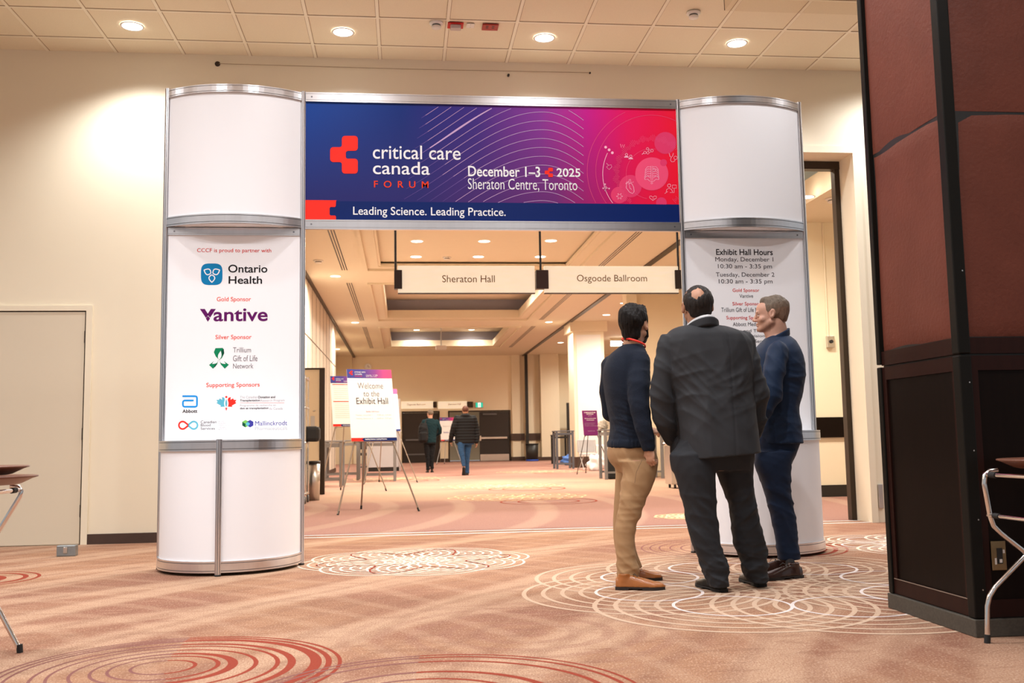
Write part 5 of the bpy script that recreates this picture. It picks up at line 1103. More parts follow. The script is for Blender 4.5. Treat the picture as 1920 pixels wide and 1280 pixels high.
# ================================================================== PEOPLE
class Field:
    """signed distance grid; shapes are blended in, then turned into one continuous surface"""
    def __init__(s, lo, hi, h):
        s.h = h; s.lo = np.array(lo, float); s.n = np.ceil((np.array(hi, float) - s.lo) / h).astype(int) + 1
        s.ax = [s.lo[i] + h * np.arange(s.n[i]) for i in range(3)]; s.D = np.full(tuple(s.n), 1.0, np.float32)
    def _sub(s, lo, hi, pad):
        sl = []
        for i in range(3):
            a = int(max(0, math.floor((lo[i] - pad - s.lo[i]) / s.h))); b = int(min(s.n[i], math.ceil((hi[i] + pad - s.lo[i]) / s.h) + 1))
            if b <= a: return None
            sl.append(slice(a, b))
        return tuple(sl)
    def _ax(s, sl): return s.ax[0][sl[0]][:, None, None], s.ax[1][sl[1]][None, :, None], s.ax[2][sl[2]][None, None, :]
    def apply(s, fn, lo, hi, k=0.01, mode='u', disp=None):
        sl = s._sub(lo, hi, k + 3 * s.h + 0.012)
        if sl is None: return
        X, Y, Z = s._ax(sl); d = fn(X, Y, Z)
        if disp: d = d + disp(X, Y, Z)
        a = s.D[sl]
        if mode == 's': a = -a
        k = max(k, 1e-6); hh = np.maximum(k - np.abs(a - d), 0) / k; r = np.minimum(a, d) - hh * hh * k * 0.25
        s.D[sl] = (-r if mode == 's' else r).astype(np.float32)
    def cone(s, a, b, ra, rb, k=0.01, mode='u', disp=None):
        a = np.array(a, float); b = np.array(b, float); ba = b - a; L2 = max(ba @ ba, 1e-12)
        def fn(X, Y, Z):
            t = np.clip(((X - a[0]) * ba[0] + (Y - a[1]) * ba[1] + (Z - a[2]) * ba[2]) / L2, 0, 1)
            return np.sqrt((X - a[0] - t * ba[0]) ** 2 + (Y - a[1] - t * ba[1]) ** 2 + (Z - a[2] - t * ba[2]) ** 2) - (ra + (rb - ra) * t)
        R = max(ra, rb); s.apply(fn, np.minimum(a, b) - R, np.maximum(a, b) + R, k, mode, disp)
    def chain(s, pts, rs, k=0.012, disp=None):
        pts = [np.array(p, float) for p in pts]
        def fn(X, Y, Z):
            out = None
            for i in range(len(pts) - 1):
                a, b = pts[i], pts[i + 1]; ba = b - a; L2 = max(ba @ ba, 1e-12)
                t = np.clip(((X - a[0]) * ba[0] + (Y - a[1]) * ba[1] + (Z - a[2]) * ba[2]) / L2, 0, 1)
                d = np.sqrt((X - a[0] - t * ba[0]) ** 2 + (Y - a[1] - t * ba[1]) ** 2 + (Z - a[2] - t * ba[2]) ** 2) - (rs[i] + (rs[i + 1] - rs[i]) * t)
                out = d if out is None else np.minimum(out, d)
            return out
        R = max(rs); P = np.array(pts); s.apply(fn, P.min(0) - R, P.max(0) + R, k, 'u', disp)
    def ell(s, c, r, R=None, k=0.01, mode='u', disp=None):
        c = np.array(c, float); r = np.array(r, float); R = np.eye(3) if R is None else np.array(R, float)
        def fn(X, Y, Z):
            x, y, z = X - c[0], Y - c[1], Z - c[2]
            u = [(R[0, i] * x + R[1, i] * y + R[2, i] * z) / r[i] for i in range(3)]
            k0 = np.sqrt(u[0] ** 2 + u[1] ** 2 + u[2] ** 2); k1 = np.sqrt((u[0] / r[0]) ** 2 + (u[1] / r[1]) ** 2 + (u[2] / r[2]) ** 2) + 1e-9
            return k0 * (k0 - 1) / k1
        e = np.sqrt(((R * r) ** 2).sum(1)); s.apply(fn, c - e, c + e, k, mode, disp)
    def loft(s, keys, k=0.012, n=2.3, disp=None, mode='u', round_=0.01):
        """stack of ellipses: keys (z, cx, cy, a, b[, yaw])"""
        K = np.array(sorted([tuple(q) + (0.0,) * (6 - len(q)) for q in keys]), float); z = K[:, 0]
        def smooth(col, zz):
            m = np.gradient(K[:, col], z) if len(z) > 2 else np.full(len(z), (K[-1, col] - K[0, col]) / (z[-1] - z[0]))
            i = np.clip(np.searchsorted(z, zz) - 1, 0, len(z) - 2); hh = z[i + 1] - z[i]; t = np.clip((zz - z[i]) / hh, 0, 1)
            return (2 * t ** 3 - 3 * t ** 2 + 1) * K[i, col] + (t ** 3 - 2 * t ** 2 + t) * hh * m[i] + (-2 * t ** 3 + 3 * t ** 2) * K[i + 1, col] + (t ** 3 - t ** 2) * hh * m[i + 1]
        def fn(X, Y, Z):
            zz = np.clip(Z.ravel(), z[0], z[-1]); cx, cy, a, b, yw = [smooth(c, zz)[None, None, :] for c in (1, 2, 3, 4, 5)]
            a = np.maximum(a, 0.005); b = np.maximum(b, 0.005)
            x, y = X - cx, Y - cy; co, si = np.cos(yw), np.sin(yw); u, v = (x * co + y * si) / a, (-x * si + y * co) / b
            d = ((np.abs(u) ** n + np.abs(v) ** n + 1e-12) ** (1 / n) - 1) * np.minimum(a, b)
            c = np.maximum(Z - z[-1], z[0] - Z); r = round_
            return np.where((d > -r) & (c > -r), np.sqrt(np.maximum(d + r, 0) ** 2 + np.maximum(c + r, 0) ** 2) - r, np.maximum(d, c))
        m = max(K[:, 3].max(), K[:, 4].max()); s.apply(fn, (K[:, 1].min() - m, K[:, 2].min() - m, z[0]), (K[:, 1].max() + m, K[:, 2].max() + m, z[-1]), k, mode, disp)
    def cut(s, p, nrm, k=0.004):
        """remove everything on the side the normal points to"""
        p = np.array(p, float); nrm = np.array(nrm, float); nrm /= np.linalg.norm(nrm)
        X, Y, Z = s.ax[0][:, None, None], s.ax[1][None, :, None], s.ax[2][None, None, :]
        d = ((X - p[0]) * nrm[0] + (Y - p[1]) * nrm[1] + (Z - p[2]) * nrm[2]).astype(np.float32); s.D = np.maximum(s.D, d)
    def mesh(s, name, mats, parent=None, assign=None):
        D = s.D; I = D < 0
        mix = np.zeros([d - 1 for d in D.shape], np.int8)
        for a in (0, 1):
            for b in (0, 1):
                for c in (0, 1): mix += I[a:a + mix.shape[0], b:b + mix.shape[1], c:c + mix.shape[2]]
        cells = np.argwhere((mix > 0) & (mix < 8)); idx = np.full(mix.shape, -1, np.int32); idx[tuple(cells.T)] = np.arange(len(cells))
        acc = np.zeros((len(cells), 3)); cnt = np.zeros(len(cells)); i, j, k = cells.T
        cor = {(a, b, c): D[i + a, j + b, k + c].astype(float) for a in (0, 1) for b in (0, 1) for c in (0, 1)}
        for ax in range(3):
            for p in (0, 1):
                for q in (0, 1):
                    o = [0, 0, 0]; oth = [t for t in range(3) if t != ax]; o[oth[0]] = p; o[oth[1]] = q; e = list(o); e[ax] = 1
                    da, db = cor[tuple(o)], cor[tuple(e)]; m = (da < 0) != (db < 0); t = np.where(m, da / np.where(m, da - db, 1), 0)
                    pt = np.tile(np.array(o, float), (len(cells), 1)); pt[:, ax] += t; acc[m] += pt[m]; cnt[m] += 1
        V = s.lo + s.h * (cells + acc / np.maximum(cnt, 1)[:, None]); F = []
        for ax in range(3):
            u, v = [(1, 2), (2, 0), (0, 1)][ax]
            A = I; sl0 = [slice(1, -1)] * 3; sl0[ax] = slice(0, -1); sl1 = [slice(1, -1)] * 3; sl1[ax] = slice(1, None)
            x = np.argwhere(A[tuple(sl0)] != A[tuple(sl1)])
            if not len(x): continue
            b = x.copy(); b[:, u] += 1; b[:, v] += 1
            sgn = A[tuple(b.T)]
            def cell(du, dv): c = b.copy(); c[:, u] += du; c[:, v] += dv; return idx[tuple(c.T)]
            q = np.stack([cell(-1, -1), cell(0, -1), cell(0, 0), cell(-1, 0)], 1); q[~sgn] = q[~sgn][:, ::-1]; F.append(q)
        F = np.concatenate(F); F = F[(F >= 0).all(1)]
        me = bpy.data.meshes.new(name); me.vertices.add(len(V)); me.vertices.foreach_set('co', V.astype(np.float32).ravel())
        me.loops.add(F.size); me.loops.foreach_set('vertex_index', F.astype(np.int32).ravel()); me.polygons.add(len(F)); me.polygons.foreach_set('loop_start', np.arange(0, F.size, 4, dtype=np.int32))
        me.polygons.foreach_set('use_smooth', np.ones(len(F), bool))
        for m in (mats if isinstance(mats, (list, tuple)) else [mats]): me.materials.append(m)
        if assign is not None: me.polygons.foreach_set('material_index', assign(V[F].mean(1)).astype(np.int32))
        me.update(calc_edges=True); me.validate()
        o = link(bpy.data.objects.new(name, me))
        if parent: o.parent = parent; o.matrix_parent_inverse = Matrix.Translation(-parent.location) if False else Matrix.Identity(4)
        return o
def folds(seed, amp, freq, axis=(0.3, 0.2, 1.0)):
    r = np.random.RandomState(seed); W = []
    for _ in range(5):
        d = np.array(axis) + r.uniform(-0.7, 0.7, 3); d = d / np.linalg.norm(d) * freq * r.uniform(0.6, 1.5); W.append((d, r.uniform(0, 6.3), r.uniform(-1, 1, 3) * 9, r.uniform(0, 6.3)))
    def f(X, Y, Z):
        out = 0
        for d, p, w, q in W:
            warp = 1.6 * np.sin(w[0] * X + w[1] * Y + w[2] * Z + q)
            s = np.sin(d[0] * X + d[1] * Y + d[2] * Z + p + warp); out = out + (1 - np.abs(s)) ** 2 - 0.35
        return -amp * out / 2.2
    return f
def addf(*fs): return lambda X, Y, Z: sum(f(X, Y, Z) for f in fs)
def local(f, c, r):
    """fade a displacement to a ball round c"""
    return lambda X, Y, Z: f(X, Y, Z) * np.exp(-((X - c[0]) ** 2 + (Y - c[1]) ** 2 + (Z - c[2]) ** 2) / (r * r))
def rows(Y, rs):
    """measured silhouette rows (py, left, right, half depth[, dy]) of a figure standing at distance Y"""
    out = []
    for q in rs:
        py, xl, xr, b = q[:4]; dy = q[4] if len(q) > 4 else 0.0
        a, c = at(xl, py, Y + dy), at(xr, py, Y + dy); out.append(((a.z + c.z) / 2, (a.x + c.x) / 2, Y + dy, (c.x - a.x) / 2, b))
    return out
def shrink(keys, d): return [(k[0], k[1], k[2], max(k[3] - d, 0.01), max(k[4] - d, 0.01)) for k in keys]
def V3(px, py, Y): p = at(px, py, Y); return np.array((p.x, p.y, p.z))
def headframe(c, yaw, pitch, roll=0.0):
    """yaw: 0 looks away along +y, positive turns to the right; pitch > 0 looks up"""
    R = Matrix.Rotation(-yaw, 3, 'Z') @ Matrix.Rotation(pitch, 3, 'X') @ Matrix.Rotation(roll, 3, 'Y'); R = np.array(R)
    return (lambda p: np.array(c) + R @ np.array(p, float)), R
def head_shape(F, P, R, s=1.0, ears=True, nose=1.0, wide=1.0):
    q = lambda *p: P((p[0] * s * wide, p[1] * s, p[2] * s)); r = lambda *p: (p[0] * s * wide, p[1] * s, p[2] * s)
    F.ell(q(0, -0.018, 0.028), r(0.077, 0.097, 0.090), R, 0.012); F.ell(q(0, 0.028, -0.03), r(0.060, 0.066, 0.082), R, 0.02)
    F.ell(q(0, 0.045, 0.035), r(0.058, 0.052, 0.05), R, 0.02)
    for t in (-1, 1):
        F.cone(q(t * 0.056, 0.0, -0.055), q(t * 0.022, 0.068, -0.098), 0.018 * s, 0.015 * s, 0.02); F.ell(q(t * 0.043, 0.058, -0.034), r(0.022, 0.020, 0.018), R, 0.016)
        F.ell(q(t * 0.03, 0.0905, 0.014), r(0.024, 0.010, 0.008), R, 0.012)
    F.ell(q(0, 0.080, -0.098), r(0.024, 0.019, 0.016), R, 0.016)
    for t in (-1, 1): F.ell(q(t * 0.032, 0.102, -0.003), r(0.018, 0.016, 0.011), R, 0.010, 's'); F.ell(q(t * 0.032, 0.0795, -0.004), r(0.0125, 0.0125, 0.0125), R, 0.002); F.ell(q(t * 0.032, 0.0835, 0.004), r(0.018, 0.0125, 0.0068), R, 0.004); F.ell(q(t * 0.032, 0.082, -0.0135), r(0.017, 0.011, 0.005), R, 0.004)
    F.cone(q(0, 0.092, 0.008), q(0, 0.115, -0.034), 0.0075 * s, 0.0105 * s * nose, 0.010)
    for t in (-1, 1): F.ell(q(t * 0.011, 0.104, -0.038), r(0.009, 0.010, 0.008), R, 0.006)
    F.ell(q(0, 0.094, -0.061), r(0.022, 0.009, 0.0055), R, 0.006); F.ell(q(0, 0.091, -0.073), r(0.019, 0.010, 0.0065), R, 0.006)
    F.ell(q(0, 0.103, -0.0665), r(0.024, 0.008, 0.0018), R, 0.003, 's')
    if ears:
        for t in (-1, 1):
            Re = R @ np.array(Matrix.Rotation(t * -0.35, 3, 'Z')) @ np.array(Matrix.Rotation(0.18, 3, 'X'))
            F.ell(q(t * 0.080, -0.010, -0.004), r(0.008, 0.019, 0.031), Re, 0.006); F.ell(q(t * 0.087, -0.006, 0.000), r(0.006, 0.011, 0.019), Re, 0.004, 's'); F.ell(q(t * 0.078, -0.003, -0.028), r(0.007, 0.010, 0.010), Re, 0.005)
def hand_shape(F, w, fdir, pdir, side, curl=0.9, s=1.0, spread=0.0):
    """w wrist, fdir along the hand, pdir out of the palm, side +1 / -1 puts the thumb on that side; curl radians per joint"""
    f = np.array(fdir, float); f /= np.linalg.norm(f); p = np.array(pdir, float); p -= f * (p @ f); p /= np.linalg.norm(p); x = np.cross(f, p) * side
    w = np.array(w, float); G = lambda a, b, c: w + (x * a + f * b + p * c) * s
    Rm = np.stack([x, f, p], 1)
    F.ell(G(0, 0.048, 0), (0.040 * s, 0.050 * s, 0.017 * s), Rm, 0.010); F.cone(G(0, -0.02, 0), G(0, 0.03, 0), 0.025 * s, 0.024 * s, 0.012)
    for i, (a, L, r) in enumerate(((0.029, 0.072, 0.0088), (0.010, 0.080, 0.0092), (-0.010, 0.074, 0.0088), (-0.028, 0.058, 0.0076))):
        pos = G(a, 0.084 - 0.05 * abs(a), 0); ang = 0.35 * curl + 0.08 * i
        for seg, fr in enumerate((0.46, 0.30, 0.24)):
            d = f * math.cos(ang) + p * math.sin(ang) + x * (spread * a * 8); nx = pos + d * L * fr * s
            F.cone(pos, nx, r * s * (1 - 0.08 * seg), r * s * (0.93 - 0.08 * seg), 0.0035); pos = nx; ang += curl * (1.0 if seg == 0 else 0.8)
    t0 = G(0.030, 0.022, 0.006); t1 = G(0.050, 0.052, 0.016); t2 = G(0.048 - 0.018 * min(curl, 1), 0.078, 0.024 + 0.010 * curl); t3 = G(0.040 - 0.028 * min(curl, 1), 0.098 - 0.008 * curl, 0.030 + 0.012 * curl)
    F.cone(t0, t1, 0.014 * s, 0.012 * s, 0.008); F.cone(t1, t2, 0.011 * s, 0.0098 * s, 0.004); F.cone(t2, t3, 0.0096 * s, 0.0078 * s, 0.004)
def shoe(parent, heel, toe, mat, sole_mat, L=None, up=0.095, wide=1.0):
    """leather shoe with a separate sole, laces and a heel; heel and toe are floor points"""
    heel = np.array((heel[0], heel[1], 0.0)); toe = np.array((toe[0], toe[1], 0.0)); d = toe - heel; L = L or np.linalg.norm(d); d /= np.linalg.norm(d); n = np.array((-d[1], d[0], 0))
    xs = np.array([0, 0.03, 0.10, 0.17, 0.24, 0.285, 0.305]) / 0.305 * L; hw = np.array([0.022, 0.034, 0.032, 0.042, 0.044, 0.030, 0.010]) * wide; hh = np.array([0.066, 0.072, 0.080, 0.064, 0.046, 0.037, 0.022])
    F = Field((-0.03, -0.07, 0.0), (L + 0.03, 0.07, 0.135), 0.0045)
    def fn(X, Y, Z):
        x = np.clip(X.ravel(), 0, L); w = np.interp(x, xs, hw)[:, None, None]; h = np.interp(x, xs, hh)[:, None, None]
        dd = ((np.abs(Y / w) ** 2.4 + np.abs(np.maximum(Z - 0.018, 0) / (h - 0.016)) ** 2.2) ** (1 / 2.3) - 1) * np.minimum(w, h)
        return np.maximum(np.maximum(dd, np.maximum(-X, X - L)), 0.016 - Z)
    F.apply(fn, (0, -0.06, 0), (L, 0.06, 0.12), 0.001); F.cone((L * 0.16, 0, 0.06), (L * 0.17, 0, up + 0.004), 0.031, 0.034, 0.012)
    F.cut((0, 0, up + 0.006), (0, 0, 1)); F.cut((0, 0, 0.016), (0, 0, -1))
    o = F.mesh('shoe', mat, parent)
    M4 = Matrix(((d[0], n[0], 0, heel[0]), (d[1], n[1], 0, heel[1]), (0, 0, 1, 0), (0, 0, 0, 1))); o.data.transform(M4)
    m = MB(); N = 22; out = []
    for i in range(N + 1): x = L * i / N; out.append((x, np.interp(x, xs, hw) + 0.004))
    ring_ = [(x - 0.003, w) for x, w in out] + [(x - 0.003, -w) for x, w in out[::-1]]
    m.prism(ring_, 0.008, M4 @ Matrix.Translation((0, 0, 0.0095)))
    hl = [(x, w) for x, w in ring_ if x < L * 0.28]; m.prism(hl, 0.0115, M4); fr = [(x, w) for x, w in ring_ if x > L * 0.52]; m.prism(fr, 0.0112, M4)
    m.build('sole', sole_mat, o)
    m = MB()
    for k in range(4):
        x = L * (0.36 + 0.062 * k); z = np.interp(x, xs, hh) + 0.0015; m.tube([M4 @ Vector((x, -0.018, z - 0.007)), M4 @ Vector((x + 0.004, 0, z)), M4 @ Vector((x, 0.018, z - 0.007))], 0.0024, 6)
    x = L * 0.35; z = np.interp(x, xs, hh) + 0.004
    for s_ in (-1, 1): m.tube([M4 @ Vector((x, 0, z)), M4 @ Vector((x + 0.01, s_ * 0.022, z + 0.010)), M4 @ Vector((x + 0.028, s_ * 0.034, z - 0.006))], 0.002, 6)
    m.build('laces', sole_mat, o)
    return o
def cloth(name, col, rough=0.85, sheen=0.0, weave=420, bump=0.12, var=0.10, spec=0.25):
    m = mk(name, col, rough, spec=spec, sheen=min(sheen, 0.03), var=var, vscale=28, bump=bump, bscale=weave); return m
def skin(name, col):
    m = mk(name, col, 0.5, spec=0.4, var=0.10, vscale=40, bump=0.05, bscale=300); b = m.node_tree.nodes['Principled BSDF']; b.inputs['Subsurface Weight'].default_value = 0.08; b.inputs['Subsurface Radius'].default_value = (0.01, 0.004, 0.002); return m
def hairmat(name, col): return mk(name, col, 0.5, spec=0.18, var=0.45, vscale=70, bump=0.5, bscale=260, stretch=(1, 1, 0.25))
def strands(seed, amp, f=330):
    r = np.random.RandomState(seed); P = [(np.array((math.cos(a), math.sin(a), 0.18)) * f * r.uniform(0.8, 1.2), r.uniform(0, 6.3), r.uniform(-1, 1, 3) * 22) for a in np.linspace(0, PI, 5)[:-1]]
    return lambda X, Y, Z: amp * sum(np.sin(d[0] * X + d[1] * Y + d[2] * Z + p + 2.2 * np.sin(w[0] * X + w[1] * Y + w[2] * Z)) for d, p, w in P) / 2.0
M['skin1'] = skin('light_tan_skin', (0.50, 0.27, 0.17)); M['skin2'] = skin('olive_skin', (0.42, 0.21, 0.125)); M['skin3'] = skin('fair_skin', (0.55, 0.30, 0.21)); M['eye'] = mk('eye_white', (0.36, 0.32, 0.29), 0.25, var=0.02); M['iris'] = mk('dark_iris', (0.05, 0.035, 0.03), 0.2, var=0.1)
M['stub'] = mk('stubble_skin', (0.42, 0.22, 0.145), 0.6, var=0.25, vscale=220)
M['hairblk'] = hairmat('black_hair', (0.010, 0.008, 0.007)); M['hairdk'] = hairmat('greying_black_hair', (0.024, 0.020, 0.018)); M['hairbr'] = hairmat('grey_brown_hair', (0.15, 0.115, 0.085)); M['hairfade'] = hairmat('clipped_brown_hair', (0.20, 0.115, 0.075))
def waves(seed, amp, f):
    r = np.random.RandomState(seed); P = [(r.uniform(-1, 1, 3) * f, r.uniform(0, 6.3)) for _ in range(8)]
    return lambda X, Y, Z: amp * sum(np.sin(d[0] * X + d[1] * Y + d[2] * Z + p) for d, p in P) / 3.0
def eyes(P, sc=1.0):
    L = [P((t * 0.032 * sc, 0.0795 * sc, -0.004 * sc)) for t in (-1, 1)]; I = [P((t * 0.032 * sc, 0.0925 * sc, -0.004 * sc)) for t in (-1, 1)]
    return L, I
def inner_body(F, torso, arms, legs, neck, d=0.022):
    """the body under the clothes, joined to the head, hands and feet"""
    F.loft(shrink(torso[:-2], d), 0.02)
    for pts, rs in arms: F.chain(pts, [max(r - 0.018, 0.02) for r in rs], 0.02)
    for lg in legs: F.loft(shrink(lg, 0.02), 0.02)
    F.cone(neck[0], neck[1], neck[2], neck[3], 0.02)

# ------------------------------------------------------------------ the man in the navy sweater
def man_sweater():
    Y = 5.85
    e = empty('person', (0, 0, 0), 0, 'black-haired man in navy sweater, khaki trousers and tan shoes, seen from behind', 'person')
    torso = rows(Y, [(645, 1168, 1203, 0.070), (649, 1162, 1206, 0.085), (655, 1155, 1209, 0.105), (664, 1145, 1211, 0.135), (678, 1137, 1213, 0.155), (695, 1133, 1214, 0.165), (725, 1134, 1213, 0.168), (765, 1140, 1212, 0.155), (800, 1145, 1216, 0.15), (824, 1142, 1222, 0.155), (840, 1141, 1224, 0.155)])
    ra = [V3(1198, 677, Y - 0.10), V3(1197, 720, Y - 0.17), V3(1199, 764, Y - 0.20), V3(1208, 805, Y - 0.21), V3(1216, 836, Y - 0.20)]; rr = [0.070, 0.070, 0.060, 0.052, 0.043]
    la = [V3(1146, 684, Y + 0.10), V3(1141, 735, Y + 0.17), V3(1144, 775, Y + 0.20), V3(1190, 800, Y + 0.30), V3(1214, 808, Y + 0.34)]; lr = [0.062, 0.058, 0.052, 0.047, 0.04]
    F = Field((0.9, 5.3, 0.80), (1.85, 6.45, 1.58), 0.0065)
    F.loft(torso, 0.01, disp=addf(folds(3, 0.003, 18, (0.9, 0.2, 0.5)), local(folds(8, 0.010, 50, (0.5, 0, 1)), V3(1185, 800, Y - 0.15), 0.16)))
    F.chain(ra, rr, 0.012, folds(5, 0.005, 26, (0.5, 0.2, 1))); F.chain(la, lr, 0.022, folds(6, 0.005, 26))
    rib = lambda X, Yy, Z: 0.0022 * np.sin(np.arctan2(Yy - Y, X - 1.31) * 120)
    hem = rows(Y, [(824, 1142, 1223, 0.158), (830, 1140, 1225, 0.160), (839, 1141, 1225, 0.160)]); F.loft(hem, 0.004, disp=rib)
    sw = F.mesh('sweater', cloth('navy_knit', (0.0065, 0.0105, 0.021), 0.9, 0.25, 260, 0.35), e)
    # trousers
    hips = rows(Y, [(822, 1144, 1221, 0.14), (836, 1141, 1224, 0.148), (852, 1140, 1229, 0.15), (864, 1144, 1232, 0.140), (876, 1153, 1231, 0.115), (886, 1158, 1228, 0.095)])
    near = rows(Y - 0.09, [(862, 1160, 1232, 0.085), (877, 1166, 1232, 0.095), (908, 1164, 1224, 0.090), (944, 1160, 1208, 0.078), (965, 1157, 1203, 0.072), (986, 1154, 1193, 0.066), (1019, 1154, 1190, 0.062), (1058, 1156, 1196, 0.062), (1078, 1157, 1200, 0.063), (1086, 1158, 1199, 0.062)])
    far = rows(Y + 0.17, [(860, 1150, 1216, 0.085), (877, 1154, 1214, 0.09), (910, 1154, 1206, 0.085), (944, 1152, 1196, 0.074), (986, 1150, 1190, 0.064), (1030, 1154, 1192, 0.060), (1064, 1164, 1205, 0.060)])
    F = Field((0.95, 5.4, 0.06), (1.8, 6.3, 0.98), 0.0065)
    kn = V3(1180, 955, Y - 0.1); hm = V3(1178, 1065, Y - 0.1); bt = V3(1170, 880, Y - 0.1)
    fd = addf(folds(11, 0.002, 18, (0.8, 0.2, 0.5)), local(folds(12, 0.011, 32, (0.8, 0.1, 1)), kn, 0.13), local(folds(13, 0.012, 38, (0.6, 0.1, 1)), hm, 0.14), local(folds(14, 0.012, 28, (0.8, 0.1, 0.8)), bt, 0.12))
    F.loft(hips, 0.01, disp=fd); F.loft(near, 0.02, disp=fd); F.loft(far, 0.02, disp=fd)
    tr = F.mesh('trousers', cloth('khaki_twill', (0.36, 0.215, 0.105), 0.85, 0.1, 380, 0.15, 0.08), e)
    m = MB(); q = V3(1204, 862, Y - 0.235); m.tube([q, V3(1193, 885, Y - 0.245), V3(1190, 905, Y - 0.24)], 0.0016, 5); m.build('pocket_seam', mk('khaki_seam', (0.20, 0.12, 0.06), 0.8, var=0.1), tr)
    # shoes
    tan = mk('tan_leather', (0.34, 0.115, 0.028), 0.28, var=0.18, vscale=18, bump=0.05, bscale=120); sol = mk('dark_brown_sole', (0.02, 0.013, 0.01), 0.6, var=0.1)
    a, b = fl(1157, 1106), fl(1250, 1106); shoe(e, (a.x, a.y + 0.03), (b.x, b.y + 0.02), tan, sol, up=0.085)
    a, b = fl(1168, 1090), fl(1244, 1087.5); shoe(e, (a.x, a.y + 0.03), (b.x, b.y + 0.02), tan, sol, up=0.085)
    # body
    hc = V3(1189.5, 609, Y - 0.01); P, R = headframe(hc, 0.64, 0.14)
    F = Field((0.9, 5.3, 0.05), (1.85, 6.45, 1.72), 0.0046)
    inner_body(F, torso, [(ra, rr), (la, lr)], [near, far], (V3(1184, 668, Y + 0.01), P((0, -0.03, -0.06)), 0.062, 0.056)); F.loft(shrink(hips, 0.02), 0.02)
    head_shape(F, P, R)
    hand_shape(F, V3(1217, 840, Y - 0.20), (0.10, 0.02, -1), (0.75, 0.6, 0.1), -1, 1.35, 0.88)
    hand_shape(F, la[-1] + np.array((0.01, 0.02, 0)), (0.75, 0.65, 0.05), (-0.3, 0.4, -0.8), 1, 0.5, 0.92)
    EL, EI = eyes(P)
    def asg(c):
        m = np.zeros(len(c), int)
        for q in EL: m[np.linalg.norm(c - q, axis=1) < 0.0128] = 1
        for q in EI: m[np.linalg.norm(c - q, axis=1) < 0.0062] = 2
        return m
    F.mesh('body', [M['skin1'], M['eye'], M['iris']], e, asg)
    # hair: thick and wavy, tapered at the nape
    F = Field(hc - 0.15, hc + 0.15, 0.0035)
    F.ell(P((0, -0.022, 0.040)), (0.087, 0.106, 0.094), R, 0.01, disp=addf(strands(2, 0.0024), waves(4, 0.0045, 60))); F.ell(P((0, 0.030, 0.088)), (0.072, 0.068, 0.042), R, 0.02, disp=addf(waves(5, 0.005, 75), strands(6, 0.003))); F.ell(P((0, -0.060, -0.046)), (0.060, 0.040, 0.060), R, 0.02, disp=strands(3, 0.0018))
    for t in (-1, 1): F.ell(P((t * 0.074, 0.010, 0.015)), (0.010, 0.02, 0.045), R, 0.01)
    F.ell(P((0, 0.105, -0.045)), (0.10, 0.075, 0.098), R, 0.01, 's'); F.ell(P((0.09, 0.000, -0.012)), (0.026, 0.024, 0.036), R, 0.006, 's'); F.ell(P((-0.09, 0.000, -0.012)), (0.026, 0.024, 0.036), R, 0.006, 's')
    F.cut(P((0, -0.05, -0.090)), R @ np.array((0, 0.10, -1.0)))
    F.mesh('hair', M['hairblk'], e)
    F = Field(hc - 0.16, hc + 0.15, 0.0035)
    for t in (-1, 1):
        F.cone(P((t * 0.069, 0.018, -0.020)), P((t * 0.060, 0.030, -0.070)), 0.011, 0.014, 0.01, disp=waves(7, 0.0012, 200)); F.cone(P((t * 0.058, 0.022, -0.072)), P((t * 0.022, 0.074, -0.104)), 0.017, 0.017, 0.01, disp=waves(8, 0.0012, 200))
    F.ell(P((0, 0.086, -0.100)), (0.028, 0.018, 0.020), R, 0.012); F.cone(P((-0.03, 0.088, -0.050)), P((0.03, 0.088, -0.050)), 0.006, 0.006, 0.008)
    F.mesh('beard', M['hairblk'], e)
    # red lanyard round the neck and the collar band
    m = MB(); k = 26; ring_ = []
    for i in range(k):
        a = 2 * PI * i / k; ring_.append(Vector(P((0, 0, 0))) * 0 + Vector((hc[0] - 0.006 + 0.073 * math.cos(a), Y + 0.0 + 0.100 * math.sin(a), V3(1186, 642.5, Y)[2] - 0.026 * math.cos(a))))
    vs = []
    for v in ring_: vs += [v + Vector((0, 0, -0.0065)), v + Vector((0, 0, 0.0065))]
    m.add(vs, [(2 * i, 2 * ((i + 1) % k), 2 * ((i + 1) % k) + 1, 2 * i + 1) for i in range(k)], True); o = m.build('lanyard', mk('red_lanyard', lin(226, 42, 22), 0.6, var=0.05), e); o['label'] = 'red neck lanyard'
    md_ = o.modifiers.new('solid', 'SOLIDIFY'); md_.thickness = 0.0025
    F = Field((hc[0] - 0.13, Y - 0.13, hc[2] - 0.2), (hc[0] + 0.13, Y + 0.15, hc[2] - 0.05), 0.004)
    z0 = V3(1186, 653, Y)[2]
    def tor(X, Yy, Z): return np.sqrt((np.sqrt(((X - hc[0]) / 0.92) ** 2 + ((Yy - Y - 0.01) / 1.06) ** 2) - 0.072) ** 2 + (Z - z0 + 0.4 * (X - hc[0])) ** 2) - 0.010
    F.apply(tor, (hc[0] - 0.1, Y - 0.1, z0 - 0.06), (hc[0] + 0.1, Y + 0.12, z0 + 0.06), 0.004); F.mesh('collar_band', sw.data.materials[0], e)
    return e
man_sweater()

